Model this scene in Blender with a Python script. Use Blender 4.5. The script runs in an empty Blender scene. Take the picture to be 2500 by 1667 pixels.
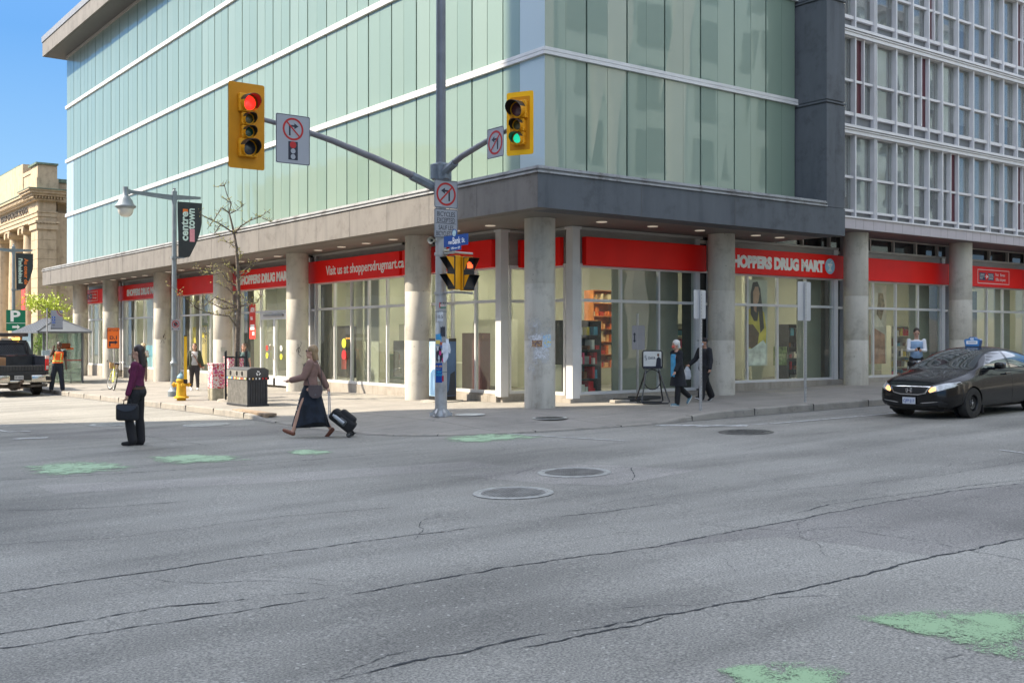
import bpy, bmesh, math, random
from mathutils import Vector, Matrix, Euler
from mathutils.geometry import delaunay_2d_cdt
from mathutils.bvhtree import BVHTree
rad = math.radians
S = bpy.context.scene
C = S.collection
# ------------------------------------------------------------- camera, sky, sun
cam = bpy.data.cameras.new('camera'); camo = bpy.data.objects.new('camera', cam); C.objects.link(camo)
camo.location = (0, 0, 1.8); camo.rotation_euler = (rad(90), 0, rad(53.02 - 90))
cam.sensor_width = 36; cam.lens = 37.24; cam.shift_y = -.0038; cam.clip_end = 3000; cam.clip_start = .05
S.camera = camo
W = bpy.data.worlds.new('World'); S.world = W; W.use_nodes = True
nt = W.node_tree; bg = nt.nodes['Background']
sky = nt.nodes.new('ShaderNodeTexSky'); sky.sky_type = 'NISHITA'; sky.sun_disc = False
SH = Vector((-.805, .594, .92)).normalized()          # towards the sun
ELEV = math.asin(SH.z)
sky.sun_elevation = ELEV; sky.sun_rotation = math.atan2(SH.x, SH.y)
sky.air_density = .8; sky.dust_density = .3; sky.ozone_density = 3.0
hs = nt.nodes.new('ShaderNodeHueSaturation'); hs.inputs['Saturation'].default_value = .38
nt.links.new(sky.outputs[0], hs.inputs['Color']); nt.links.new(hs.outputs[0], bg.inputs[0]); bg.inputs[1].default_value = .15
sl = bpy.data.lights.new('sun', 'SUN'); sl.energy = 2.0; sl.angle = rad(.5); sl.color = (1, .88, .70)
so = bpy.data.objects.new('sun', sl); C.objects.link(so)
so.rotation_euler = SH.to_track_quat('Z', 'Y').to_euler()
S.view_settings.view_transform = 'Standard'; S.view_settings.look = 'None'
S.view_settings.gamma = 1; S.view_settings.exposure = 2.45
S.cycles.use_denoising = True
try: S.cycles.denoiser = 'OPENIMAGEDENOISE'
except Exception: pass
S.cycles.max_bounces = 7; S.cycles.transparent_max_bounces = 16
S.cycles.sample_clamp_indirect = 8; S.cycles.caustics_reflective = False; S.cycles.caustics_refractive = False

# ------------------------------------------------------------- ground law (the street falls gently to the left, rises to the right)
def G(x, y): return .017 * (x - 15.4) - .0095 * (y - 20)

# ------------------------------------------------------------- materials
MATS = {}
def hexc(r, g, b): return tuple(((v / 255) ** 2.2) for v in (r, g, b))
def pm(name, col, rough=.6, var=.12, scale=4., bump=0., bscale=60., metal=0., coat=0., spec=.5, stretch=(1, 1, 1), emit=0., ecol=None, alpha=1., detail=4., col2=None, coatr=.03, cscale=None):
    if name in MATS: return MATS[name]
    m = bpy.data.materials.new(name); m.use_nodes = True; n = m.node_tree; L = n.links
    p = n.nodes['Principled BSDF']
    p.inputs['Roughness'].default_value = rough; p.inputs['Metallic'].default_value = metal
    p.inputs['Coat Weight'].default_value = coat; p.inputs['Coat Roughness'].default_value = coatr
    p.inputs['Specular IOR Level'].default_value = spec
    tc = n.nodes.new('ShaderNodeTexCoord'); mp = n.nodes.new('ShaderNodeMapping'); mp.inputs['Scale'].default_value = stretch
    L.new(tc.outputs['Object'], mp.inputs[0])
    if var > 0 or col2:
        t = n.nodes.new('ShaderNodeTexNoise'); t.inputs['Scale'].default_value = scale; t.inputs['Detail'].default_value = detail
        L.new(mp.outputs[0], t.inputs['Vector'])
        r = n.nodes.new('ShaderNodeValToRGB'); L.new(t.outputs[0], r.inputs[0])
        c2 = col2 or tuple(min(1, c * (1 + var)) for c in col)
        c1 = col if col2 else tuple(c * (1 - var) for c in col)
        r.color_ramp.elements[0].position = .35; r.color_ramp.elements[1].position = .65
        r.color_ramp.elements[0].color = (*c1, 1); r.color_ramp.elements[1].color = (*c2, 1)
        L.new(r.outputs[0], p.inputs['Base Color'])
    else: p.inputs['Base Color'].default_value = (*col, 1)
    if bump > 0:
        t2 = n.nodes.new('ShaderNodeTexNoise'); t2.inputs['Scale'].default_value = bscale; L.new(mp.outputs[0], t2.inputs['Vector'])
        b = n.nodes.new('ShaderNodeBump'); b.inputs['Strength'].default_value = bump; b.inputs['Distance'].default_value = .01
        L.new(t2.outputs[0], b.inputs['Height']); L.new(b.outputs[0], p.inputs['Normal'])
    if emit > 0:
        p.inputs['Emission Color'].default_value = (*(ecol or col), 1); p.inputs['Emission Strength'].default_value = emit
    p.inputs['Alpha'].default_value = alpha
    MATS[name] = m; return m

def node(m, t, **kw):
    n = m.node_tree.nodes.new(t)
    for k, v in kw.items():
        if k in n.inputs: n.inputs[k].default_value = v
        else: setattr(n, k, v)
    return n
def ramp(m, src, stops):
    r = m.node_tree.nodes.new('ShaderNodeValToRGB'); e = r.color_ramp.elements
    while len(e) < len(stops): e.new(.5)
    for i, (p, c) in enumerate(stops): e[i].position = p; e[i].color = (*c, 1) if len(c) == 3 else c
    m.node_tree.links.new(src, r.inputs[0]); return r.outputs[0]
def mixc(m, fac, a, b, mode='MIX'):
    n = m.node_tree.nodes.new('ShaderNodeMix'); n.data_type = 'RGBA'; n.blend_type = mode; L = m.node_tree.links
    if hasattr(fac, 'links'): L.new(fac, n.inputs['Factor'])
    else: n.inputs['Factor'].default_value = fac
    for s, v in ((6, a), (7, b)):
        if hasattr(v, 'links'): L.new(v, n.inputs[s])
        else: n.inputs[s].default_value = (*v, 1)
    return n.outputs[2]

def asphalt(name, base, lightc):
    m = pm(name, base, rough=.85, var=0); n = m.node_tree; L = n.links; p = n.nodes['Principled BSDF']
    tc = node(m, 'ShaderNodeTexCoord'); o = tc.outputs['Object']
    big = node(m, 'ShaderNodeTexNoise', Scale=.28, Detail=5.); L.new(o, big.inputs['Vector'])
    mp = node(m, 'ShaderNodeMapping'); mp.inputs['Scale'].default_value = (.18, .9, 1); mp.inputs['Rotation'].default_value = (0, 0, rad(-4)); L.new(o, mp.inputs[0])
    streak = node(m, 'ShaderNodeTexNoise', Scale=1.3, Detail=6.); L.new(mp.outputs[0], streak.inputs['Vector'])
    fine = node(m, 'ShaderNodeTexNoise', Scale=62., Detail=5., Roughness=.65); L.new(o, fine.inputs['Vector'])
    vor = node(m, 'ShaderNodeTexVoronoi', Scale=52.); L.new(o, vor.inputs['Vector'])
    c = ramp(m, big.outputs[0], [(.3, tuple(v * .78 for v in base)), (.5, base), (.72, lightc)])
    s2 = ramp(m, streak.outputs[0], [(.34, (.74, .74, .74)), (.48, (.96, .96, .96)), (.68, (1.12, 1.12, 1.12))])
    c = mixc(m, 1., c, s2, 'MULTIPLY')
    f = ramp(m, fine.outputs[0], [(.36, (.50, .50, .51)), (.5, (1., 1., 1.)), (.64, (1.55, 1.53, 1.5))])
    c = mixc(m, 1., c, f, 'MULTIPLY')
    sp = ramp(m, vor.outputs['Color'], [(.86, (0, 0, 0)), (.97, (.55, .55, .55))])
    c = mixc(m, sp, c, tuple(min(1, v * 1.9) for v in lightc))
    L.new(c, p.inputs['Base Color'])
    b = node(m, 'ShaderNodeBump', Strength=.5, Distance=.006); L.new(fine.outputs[0], b.inputs['Height']); L.new(b.outputs[0], p.inputs['Normal'])
    return m

def concrete(name, base, stain, streaky=True, pits=True, scale=1.):
    m = pm(name, base, rough=.8, var=0); n = m.node_tree; L = n.links; p = n.nodes['Principled BSDF']
    tc = node(m, 'ShaderNodeTexCoord'); o = tc.outputs['Object']
    mp = node(m, 'ShaderNodeMapping'); mp.inputs['Scale'].default_value = (2.2, 2.2, .35 if streaky else 2.2); L.new(o, mp.inputs[0])
    a = node(m, 'ShaderNodeTexNoise', Scale=1.2 * scale, Detail=7., Roughness=.62); L.new(mp.outputs[0], a.inputs['Vector'])
    bb = node(m, 'ShaderNodeTexNoise', Scale=2.3 * scale, Detail=8., Roughness=.7); L.new(o, bb.inputs['Vector'])
    c = ramp(m, a.outputs[0], [(.28, stain), (.47, base), (.75, tuple(min(1, v * 1.18) for v in base))])
    c2 = ramp(m, bb.outputs[0], [(.3, (.72, .70, .68)), (.48, (1, 1, 1)), (.7, (1.07, 1.07, 1.06))])
    c = mixc(m, 1., c, c2, 'MULTIPLY')
    if pits:
        v = node(m, 'ShaderNodeTexVoronoi', Scale=9.); L.new(o, v.inputs['Vector'])
        wn = node(m, 'ShaderNodeTexNoise', Scale=3.5, Detail=3.); L.new(o, wn.inputs['Vector'])
        gate = ramp(m, wn.outputs[0], [(.52, (0, 0, 0)), (.6, (1, 1, 1))])
        d = ramp(m, v.outputs['Distance'], [(.08, (1, 1, 1)), (.14, (0, 0, 0))])
        g = mixc(m, 1., d, gate, 'MULTIPLY')
        c = mixc(m, g, c, tuple(v * .35 for v in base))
    L.new(c, p.inputs['Base Color'])
    b = node(m, 'ShaderNodeBump', Strength=.25, Distance=.01); L.new(bb.outputs[0], b.inputs['Height']); L.new(b.outputs[0], p.inputs['Normal'])
    return m

def pane(name, tint=(.86, .92, .88), refl=1.0, rough=.0, dirt=0.06, dcol=(.6, .62, .55)):
    m = bpy.data.materials.new(name); m.use_nodes = True; n = m.node_tree; n.nodes.clear(); L = n.links
    out = n.nodes.new('ShaderNodeOutputMaterial')
    tr = node(m, 'ShaderNodeBsdfTransparent'); tr.inputs[0].default_value = (*tint, 1)
    gl = node(m, 'ShaderNodeBsdfGlossy'); gl.inputs['Roughness'].default_value = rough; gl.inputs[0].default_value = (.95, .97, .97, 1)
    df = node(m, 'ShaderNodeBsdfDiffuse'); df.inputs[0].default_value = (*dcol, 1)
    tc = node(m, 'ShaderNodeTexCoord'); nz = node(m, 'ShaderNodeTexNoise', Scale=.9, Detail=1.); L.new(tc.outputs['Object'], nz.inputs['Vector'])
    b = node(m, 'ShaderNodeBump', Strength=.10, Distance=.05); L.new(nz.outputs[0], b.inputs['Height']); L.new(b.outputs[0], gl.inputs['Normal'])
    ge = node(m, 'ShaderNodeNewGeometry'); dt = node(m, 'ShaderNodeVectorMath', operation='DOT_PRODUCT'); L.new(ge.outputs['Normal'], dt.inputs[0]); L.new(ge.outputs['Incoming'], dt.inputs[1])
    ab = node(m, 'ShaderNodeMath', operation='ABSOLUTE'); L.new(dt.outputs['Value'], ab.inputs[0]); s1 = node(m, 'ShaderNodeMath', operation='SUBTRACT'); s1.inputs[0].default_value = 1; L.new(ab.outputs[0], s1.inputs[1])
    pw = node(m, 'ShaderNodeMath', operation='POWER'); L.new(s1.outputs[0], pw.inputs[0]); pw.inputs[1].default_value = 4.2
    ma = node(m, 'ShaderNodeMath', operation='MULTIPLY_ADD', use_clamp=True); L.new(pw.outputs[0], ma.inputs[0]); ma.inputs[1].default_value = .9; ma.inputs[2].default_value = .05 * refl
    mx0 = node(m, 'ShaderNodeMixShader'); mx0.inputs[0].default_value = dirt; L.new(tr.outputs[0], mx0.inputs[1]); L.new(df.outputs[0], mx0.inputs[2])
    mx = node(m, 'ShaderNodeMixShader'); L.new(ma.outputs[0], mx.inputs[0]); L.new(mx0.outputs[0], mx.inputs[1]); L.new(gl.outputs[0], mx.inputs[2])
    L.new(mx.outputs[0], out.inputs[0]); MATS[name] = m; return m

def brick(name, c1, c2, mortar, sx=1.):
    m = pm(name, c1, rough=.85, var=0); n = m.node_tree; L = n.links
    tc = node(m, 'ShaderNodeTexCoord'); geo = node(m, 'ShaderNodeNewGeometry')
    sp = node(m, 'ShaderNodeSeparateXYZ'); L.new(tc.outputs['Object'], sp.inputs[0])
    ad = node(m, 'ShaderNodeMath', operation='ADD'); L.new(sp.outputs[0], ad.inputs[0]); L.new(sp.outputs[1], ad.inputs[1])
    cb = node(m, 'ShaderNodeCombineXYZ'); L.new(ad.outputs[0], cb.inputs[0]); L.new(sp.outputs[2], cb.inputs[1])
    bt = node(m, 'ShaderNodeTexBrick', Scale=1.); bt.inputs['Brick Width'].default_value = .24 * sx; bt.inputs['Row Height'].default_value = .08 * sx; bt.inputs['Mortar Size'].default_value = .008
    bt.inputs['Color1'].default_value = (*c1, 1); bt.inputs['Color2'].default_value = (*c2, 1); bt.inputs['Mortar'].default_value = (*mortar, 1)
    L.new(cb.outputs[0], bt.inputs['Vector']); L.new(bt.outputs[0], n.nodes['Principled BSDF'].inputs['Base Color'])
    return m

# ------------------------------------------------------------- mesh builder
class MB:
    def __init__(s, M=None): s.v = []; s.f = []; s.mi = []; s.M = M or Matrix(); s.cur = 0
    def add(s, vs, fs, M=None):
        T = s.M @ M if M else s.M; k = len(s.v)
        s.v += [tuple(T @ Vector(p)) for p in vs]; s.f += [tuple(k + i for i in f) for f in fs]; s.mi += [s.cur] * len(fs); return s
    def box(s, x0, x1, y0, y1, z0, z1, M=None):
        return s.add([(x0, y0, z0), (x1, y0, z0), (x1, y1, z0), (x0, y1, z0), (x0, y0, z1), (x1, y0, z1), (x1, y1, z1), (x0, y1, z1)],
                     [(0, 3, 2, 1), (4, 5, 6, 7), (0, 1, 5, 4), (1, 2, 6, 5), (2, 3, 7, 6), (3, 0, 4, 7)], M)
    def bbox(s, x0, x1, y0, y1, z0, z1, b=.01, M=None):      # box with bevelled edges
        bm = bmesh.new(); bmesh.ops.create_cube(bm, size=1)
        for v in bm.verts: v.co = Vector(((x0 + x1) / 2 + v.co.x * (x1 - x0), (y0 + y1) / 2 + v.co.y * (y1 - y0), (z0 + z1) / 2 + v.co.z * (z1 - z0)))
        bmesh.ops.bevel(bm, geom=bm.edges[:], offset=b, segments=2, affect='EDGES', profile=.5)
        bm.verts.index_update(); s.add([v.co[:] for v in bm.verts], [[v.index for v in f.verts] for f in bm.faces], M); bm.free(); return s
    def prism(s, pts, z0, z1, M=None):                         # polygon (x,y) extruded in z
        n = len(pts); a = sum(pts[i][0] * pts[(i + 1) % n][1] - pts[(i + 1) % n][0] * pts[i][1] for i in range(n))
        if a < 0: pts = pts[::-1]
        return s.add([(p[0], p[1], z0) for p in pts] + [(p[0], p[1], z1) for p in pts],
                     [tuple(range(n))[::-1], tuple(range(n, 2 * n))] + [(i, (i + 1) % n, n + (i + 1) % n, n + i) for i in range(n)], M)
    def cyl(s, p0, p1, r0, r1=None, n=16, cap=True, M=None):
        r1 = r0 if r1 is None else r1; p0 = Vector(p0); p1 = Vector(p1); d = (p1 - p0)
        q = d.to_track_quat('Z', 'Y').to_matrix(); vs = []
        for p, r in ((p0, r0), (p1, r1)):
            for i in range(n): t = 2 * math.pi * i / n; vs.append(tuple(p + q @ Vector((r * math.cos(t), r * math.sin(t), 0))))
        fs = [(i, (i + 1) % n, n + (i + 1) % n, n + i) for i in range(n)]
        if cap: fs += [tuple(range(n))[::-1], tuple(range(n, 2 * n))]
        return s.add(vs, fs, M)
    def tube(s, path, r, n=8, M=None, closed=False):
        P = [Vector(p) for p in path]; k = len(P); vs = []; rs = r if isinstance(r, (list, tuple)) else [r] * k; up = None
        for i in range(k):
            a = P[(i - 1) % k] if (i > 0 or closed) else P[0]; b = P[(i + 1) % k] if (i < k - 1 or closed) else P[-1]
            d = (b - a).normalized()
            if up is None: up = d.orthogonal().normalized()
            up = (up - d * up.dot(d)).normalized(); si = d.cross(up)
            for j in range(n): t = 2 * math.pi * j / n; vs.append(tuple(P[i] + rs[i] * (math.cos(t) * up + math.sin(t) * si)))
        fs = [(i * n + j, i * n + (j + 1) % n, ((i + 1) % k) * n + (j + 1) % n, ((i + 1) % k) * n + j) for i in range(k if closed else k - 1) for j in range(n)]
        if not closed: fs += [tuple(range(n))[::-1], tuple(range((k - 1) * n, k * n))]
        return s.add(vs, fs, M)
    def lathe(s, prof, n=24, M=None, c=(0, 0), cap=True):
        vs = []; k = len(prof)
        for r, z in prof:
            for j in range(n): t = 2 * math.pi * j / n; vs.append((c[0] + r * math.cos(t), c[1] + r * math.sin(t), z))
        fs = [(i * n + j, i * n + (j + 1) % n, (i + 1) * n + (j + 1) % n, (i + 1) * n + j) for i in range(k - 1) for j in range(n)]
        if cap and prof[0][0] > 1e-4: fs.append(tuple(range(n))[::-1])
        if cap and prof[-1][0] > 1e-4: fs.append(tuple(range((k - 1) * n, k * n)))
        return s.add(vs, fs, M)
    def sph(s, c, r, n=16, k=10, M=None, sc=(1, 1, 1)):
        pr = [(math.sin(math.pi * i / k), -math.cos(math.pi * i / k)) for i in range(k + 1)]
        vs = []
        for a, z in pr:
            for j in range(n): t = 2 * math.pi * j / n; vs.append((c[0] + r * sc[0] * a * math.cos(t), c[1] + r * sc[1] * a * math.sin(t), c[2] + r * sc[2] * z))
        return s.add(vs, [(i * n + j, i * n + (j + 1) % n, (i + 1) * n + (j + 1) % n, (i + 1) * n + j) for i in range(k) for j in range(n)], M)
    def loft(s, rings, M=None, cap=True):
        n = len(rings[0]); vs = [p for r in rings for p in r]
        fs = [(i * n + j, i * n + (j + 1) % n, (i + 1) * n + (j + 1) % n, (i + 1) * n + j) for i in range(len(rings) - 1) for j in range(n)]
        if cap: fs += [tuple(range(n))[::-1], tuple(range((len(rings) - 1) * n, len(rings) * n))]
        return s.add(vs, fs, M)
    def m(s, i): s.cur = i; return s
    def build(s, name, mats, parent=None, smooth=None, world=False, label=None):
        me = bpy.data.meshes.new(name); vs = s.v
        if parent is not None and world:
            Mi = parent.matrix_basis.inverted()
            if parent.parent: Mi = (parent.parent.matrix_basis @ parent.matrix_basis).inverted()
            vs = [tuple(Mi @ Vector(p)) for p in vs]
        me.from_pydata(vs, [], s.f)
        for m_ in (mats if isinstance(mats, (list, tuple)) else [mats]): me.materials.append(m_)
        me.polygons.foreach_set('material_index', s.mi)
        bm = bmesh.new(); bm.from_mesh(me); bmesh.ops.recalc_face_normals(bm, faces=bm.faces[:]); bm.to_mesh(me); bm.free()
        if smooth: me.shade_smooth(); me.set_sharp_from_angle(angle=rad(smooth if smooth > 1 else 40))
        o = bpy.data.objects.new(name, me); C.objects.link(o)
        if parent is not None: o.parent = parent
        if label: o['label'] = label
        return o
def tag(o, label=None, cat=None, group=None, kind=None):
    if label: o['label'] = label
    if cat: o['category'] = cat
    if group: o['group'] = group
    if kind: o['kind'] = kind
    return o
def empty(name, loc=(0, 0, 0), rz=0, label=None, cat=None, group=None):
    o = bpy.data.objects.new(name, None); C.objects.link(o); o.empty_display_size = .2
    o.matrix_basis = Matrix.Translation(loc) @ Matrix.Rotation(rz, 4, 'Z')
    return tag(o, label, cat, group)
def copy_tree(o, parent=None):
    c = o.copy(); C.objects.link(c)
    if parent is not None: c.parent = parent
    for ch in [k for k in bpy.data.objects if k.parent == o and k is not c]: copy_tree(ch, c)
    return c
def text_mesh(txt, size, mat, M, name='lettering', parent=None, bold=0., sx=1., align='LEFT', depth=.004, space=1., world=True, label=None, fit=None):
    cu = bpy.data.curves.new('tmp', 'FONT'); cu.body = txt; cu.size = size; cu.offset = bold; cu.extrude = depth; cu.align_x = align
    cu.space_character = space; cu.resolution_u = 3
    t = bpy.data.objects.new('tmp', cu); C.objects.link(t); dg = bpy.context.evaluated_depsgraph_get(); dg.update()
    me = bpy.data.meshes.new_from_object(t.evaluated_get(dg)); bpy.data.objects.remove(t)
    xs = [v.co.x for v in me.vertices]
    if fit and xs:
        sx = fit / (max(xs) - min(xs))
        if align == 'LEFT':
            mn = min(xs)
            for v in me.vertices: v.co.x -= mn
    T = M @ Matrix.Diagonal((sx, 1, 1, 1))
    if parent is not None and world: T = parent.matrix_basis.inverted() @ T if not parent.parent else (parent.parent.matrix_basis @ parent.matrix_basis).inverted() @ T
    me.transform(T); me.materials.clear(); me.materials.append(mat)
    o = bpy.data.objects.new(name, me); C.objects.link(o)
    if parent is not None: o.parent = parent
    if label: o['label'] = label
    return o
def facing(origin, right, up=(0, 0, 1)):                        # matrix: local x -> right, y -> up, z -> out of the face
    r = Vector(right).normalized(); u = Vector(up).normalized(); w = r.cross(u)
    M = Matrix(((r.x, u.x, w.x, origin[0]), (r.y, u.y, w.y, origin[1]), (r.z, u.z, w.z, origin[2]), (0, 0, 0, 1))); return M
# ============================================================= low sky all round the horizon
def skyring():
    m = bpy.data.materials.new('low_sky'); m.use_nodes = True; n = m.node_tree; n.nodes.clear(); L = n.links
    out = n.nodes.new('ShaderNodeOutputMaterial'); em = n.nodes.new('ShaderNodeEmission'); tc = node(m, 'ShaderNodeTexCoord'); sp = node(m, 'ShaderNodeSeparateXYZ'); L.new(tc.outputs['Object'], sp.inputs[0])
    dv = node(m, 'ShaderNodeMath', operation='DIVIDE'); L.new(sp.outputs[2], dv.inputs[0]); dv.inputs[1].default_value = 460.
    c = ramp(m, dv.outputs[0], [(0, (.62, .78, .95)), (.25, (.34, .62, .93)), (.62, (.17, .43, .87)), (.85, (.20, .46, .95)), (1, (.5, .75, 1.))])
    L.new(c, em.inputs[0]); em.inputs[1].default_value = .20; L.new(em.outputs[0], out.inputs[0])
    r = MB(); R_ = 1100; pr = [(R_, -150)] + [(math.sqrt(max(0, R_ * R_ - z * z)), z) for z in range(0, 461, 46)]
    n_ = 64; vs = [(a * math.cos(2 * math.pi * j / n_), a * math.sin(2 * math.pi * j / n_), z) for a, z in pr for j in range(n_)]
    r.add(vs, [(i * n_ + j, i * n_ + (j + 1) % n_, (i + 1) * n_ + (j + 1) % n_, (i + 1) * n_ + j) for i in range(len(pr) - 1) for j in range(n_)])
    tag(r.build('sky', m, smooth=60), kind='structure')
skyring()
# ============================================================= ground
KERB = [(10.05, 130), (10.05, 60), (10.0, 40), (10.05, 30), (10.15, 24), (10.05, 21.3), (9.93, 19.6), (10.02, 18.2), (10.45, 17.1), (11.15, 16.5), (12.2, 16.05), (13.2, 15.78), (14.2, 15.58), (15.2, 15.46), (17, 15.42), (19, 15.34), (22.4, 15.05), (30, 14.7), (60, 14.5), (160, 14.5)]
def smooth_poly(P, it=2):
    for _ in range(it):
        Q = [P[0]]
        for a, b in zip(P, P[1:]): Q += [(a[0] * .75 + b[0] * .25, a[1] * .75 + b[1] * .25), (a[0] * .25 + b[0] * .75, a[1] * .25 + b[1] * .75)]
        P = Q + [P[-1]]
    return P
KP = smooth_poly(KERB)
def seg_dist(x, y):
    best = 1e9; bp = None
    for a, b in zip(KP, KP[1:]):
        dx, dy = b[0] - a[0], b[1] - a[1]; t = max(0, min(1, ((x - a[0]) * dx + (y - a[1]) * dy) / (dx * dx + dy * dy)))
        px, py = a[0] + t * dx, a[1] + t * dy; d = math.hypot(x - px, y - py)
        if d < best: best = d; bp = (px, py)
    return best, bp
def sstep(a, b, x): t = max(0, min(1, (x - a) / (b - a))); return t * t * (3 - 2 * t)
def kerb_h(x, y):                                               # kerb upstand: dropped round the corner
    if y > x + 2: return .13 * sstep(22.4, 24.6, y) + .02
    return .13 * sstep(15.0, 17.3, x) + .02
def walk_h(x, y):
    d, bp = seg_dist(x, y); k = kerb_h(*bp); return k + (.15 - k) * sstep(0, 3.0, d)
def SW(x, y): return G(x, y) + walk_h(x, y)
ASP = asphalt('asphalt', (.228, .22, .198), (.274, .265, .241))
r = MB(); N = 24
r.add([(x, y, G(x, y)) for x, y in ((-1090, -1090), (1090, -1090), (1090, 1090), (-1090, 1090))], [(0, 1, 2, 3)])
tag(r.build('road', ASP), kind='structure')
# sidewalk sheet
def walkmat():
    m = pm('sidewalk_concrete', (.36, .34, .31), rough=.9, var=0); L = m.node_tree.links; p = m.node_tree.nodes['Principled BSDF']
    tc = node(m, 'ShaderNodeTexCoord'); o = tc.outputs['Object']
    a = node(m, 'ShaderNodeTexNoise', Scale=.8, Detail=8., Roughness=.65); L.new(o, a.inputs['Vector'])
    c = ramp(m, a.outputs[0], [(.3, (.20, .188, .17)), (.48, (.262, .243, .217)), (.72, (.305, .28, .25))])
    bt = node(m, 'ShaderNodeTexBrick', Scale=1.); L.new(o, bt.inputs['Vector']); bt.offset = 0.
    bt.inputs['Brick Width'].default_value = 2.4; bt.inputs['Row Height'].default_value = 1.9; bt.inputs['Mortar Size'].default_value = .012; bt.inputs['Mortar Smooth'].default_value = .1
    bt.inputs['Color1'].default_value = (1, 1, 1, 1); bt.inputs['Color2'].default_value = (.93, .93, .93, 1); bt.inputs['Mortar'].default_value = (.45, .44, .42, 1)
    c = mixc(m, 1., c, bt.outputs[0], 'MULTIPLY')
    f = node(m, 'ShaderNodeTexNoise', Scale=45., Detail=4.); L.new(o, f.inputs['Vector'])
    c = mixc(m, 1., c, ramp(m, f.outputs[0], [(.3, (.8, .8, .8)), (.7, (1.15, 1.15, 1.14))]), 'MULTIPLY')
    mp = node(m, 'ShaderNodeMapping'); mp.inputs['Scale'].default_value = (1, 18, 1); mp.inputs['Rotation'].default_value = (0, 0, rad(37)); L.new(o, mp.inputs[0])
    g = node(m, 'ShaderNodeTexNoise', Scale=1.1, Detail=3.); L.new(mp.outputs[0], g.inputs['Vector'])
    c = mixc(m, 1., c, ramp(m, g.outputs[0], [(.4, (.93, .93, .93)), (.6, (1.05, 1.05, 1.05))]), 'MULTIPLY')
    L.new(c, p.inputs['Base Color']); return m
WALK = walkmat(); KERBM = concrete('kerb_concrete', (.26, .24, .21), (.17, .165, .155), streaky=False, pits=True)
def inner(dist):                                                 # kerb line moved inwards
    out = []
    for i, p in enumerate(KP):
        a = KP[max(0, i - 1)]; b = KP[min(len(KP) - 1, i + 1)]; dx, dy = b[0] - a[0], b[1] - a[1]; l = math.hypot(dx, dy)
        out.append((p[0] - dy / l * dist, p[1] + dx / l * dist))
    return out
K0, K1 = KP, inner(.17)
bnd = [p for p in K1] + [(160, 130)]
pts = [Vector(p) for p in bnd]; nb = len(pts); edges = [(i, (i + 1) % nb) for i in range(nb)]
x = 9.9
while x < 32:
    y = 15.
    while y < 34:
        d, bp = seg_dist(x, y)
        if d > .35 and ((x > bp[0] and y > 19) or (y > bp[1] and x > 13.5) or (x > 10.6 and y > 17.2)): pts.append(Vector((x, y)))
        y += .55
    x += .55
res = delaunay_2d_cdt(pts, edges, [list(range(nb))], 1, 1e-5)
r = MB(); r.add([(v.x, v.y, SW(v.x, v.y)) for v in res[0]], [tuple(f) for f in res[2]])
tag(r.build('sidewalk', WALK, smooth=60), kind='structure')
r = MB(); n = len(K0)
vs = []; fs = []
for i in range(n):
    (ax, ay), (bx, by) = K0[i], K1[i]; h = kerb_h(ax, ay)
    ox, oy = (ax - bx) * .12, (ay - by) * .12
    vs += [(ax + ox, ay + oy, G(ax, ay) - .02), (ax + ox * .2, ay + oy * .2, G(ax, ay) + h - .015), (ax - ox * .6, ay - oy * .6, G(ax, ay) + h), (bx, by, G(bx, by) + h + .002)]
for i in range(n - 1):
    for j in range(3): k = i * 4 + j; fs.append((k, k + 1, k + 5, k + 4))
r.add(vs, fs); tag(r.build('kerb', KERBM, smooth=30), kind='structure')
# concrete gutter strip in front of the dropped kerb is part of the road surface: kerb joints as thin dark cuts
r = MB()
for i in range(2, 90):
    s = i * 1.9; acc = 0
    for a, b in zip(K0, K0[1:]):
        l = math.hypot(b[0] - a[0], b[1] - a[1])
        if acc + l > s + 66:
            t = (s + 66 - acc) / l; px, py = a[0] + (b[0] - a[0]) * t, a[1] + (b[1] - a[1]) * t; nx, ny = (b[1] - a[1]) / l, -(b[0] - a[0]) / l; tx, ty = (b[0] - a[0]) / l, (b[1] - a[1]) / l
            h = kerb_h(px, py); M = Matrix(((tx, nx, 0, px), (ty, ny, 0, py), (0, 0, 1, G(px, py)), (0, 0, 0, 1)))
            r.box(-.006, .006, -.165, .024, .0, h + .005, M); break
        acc += l
tag(r.build('kerb_joints', pm('joint_dark', (.05, .048, .045), var=0)), kind='structure')

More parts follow.
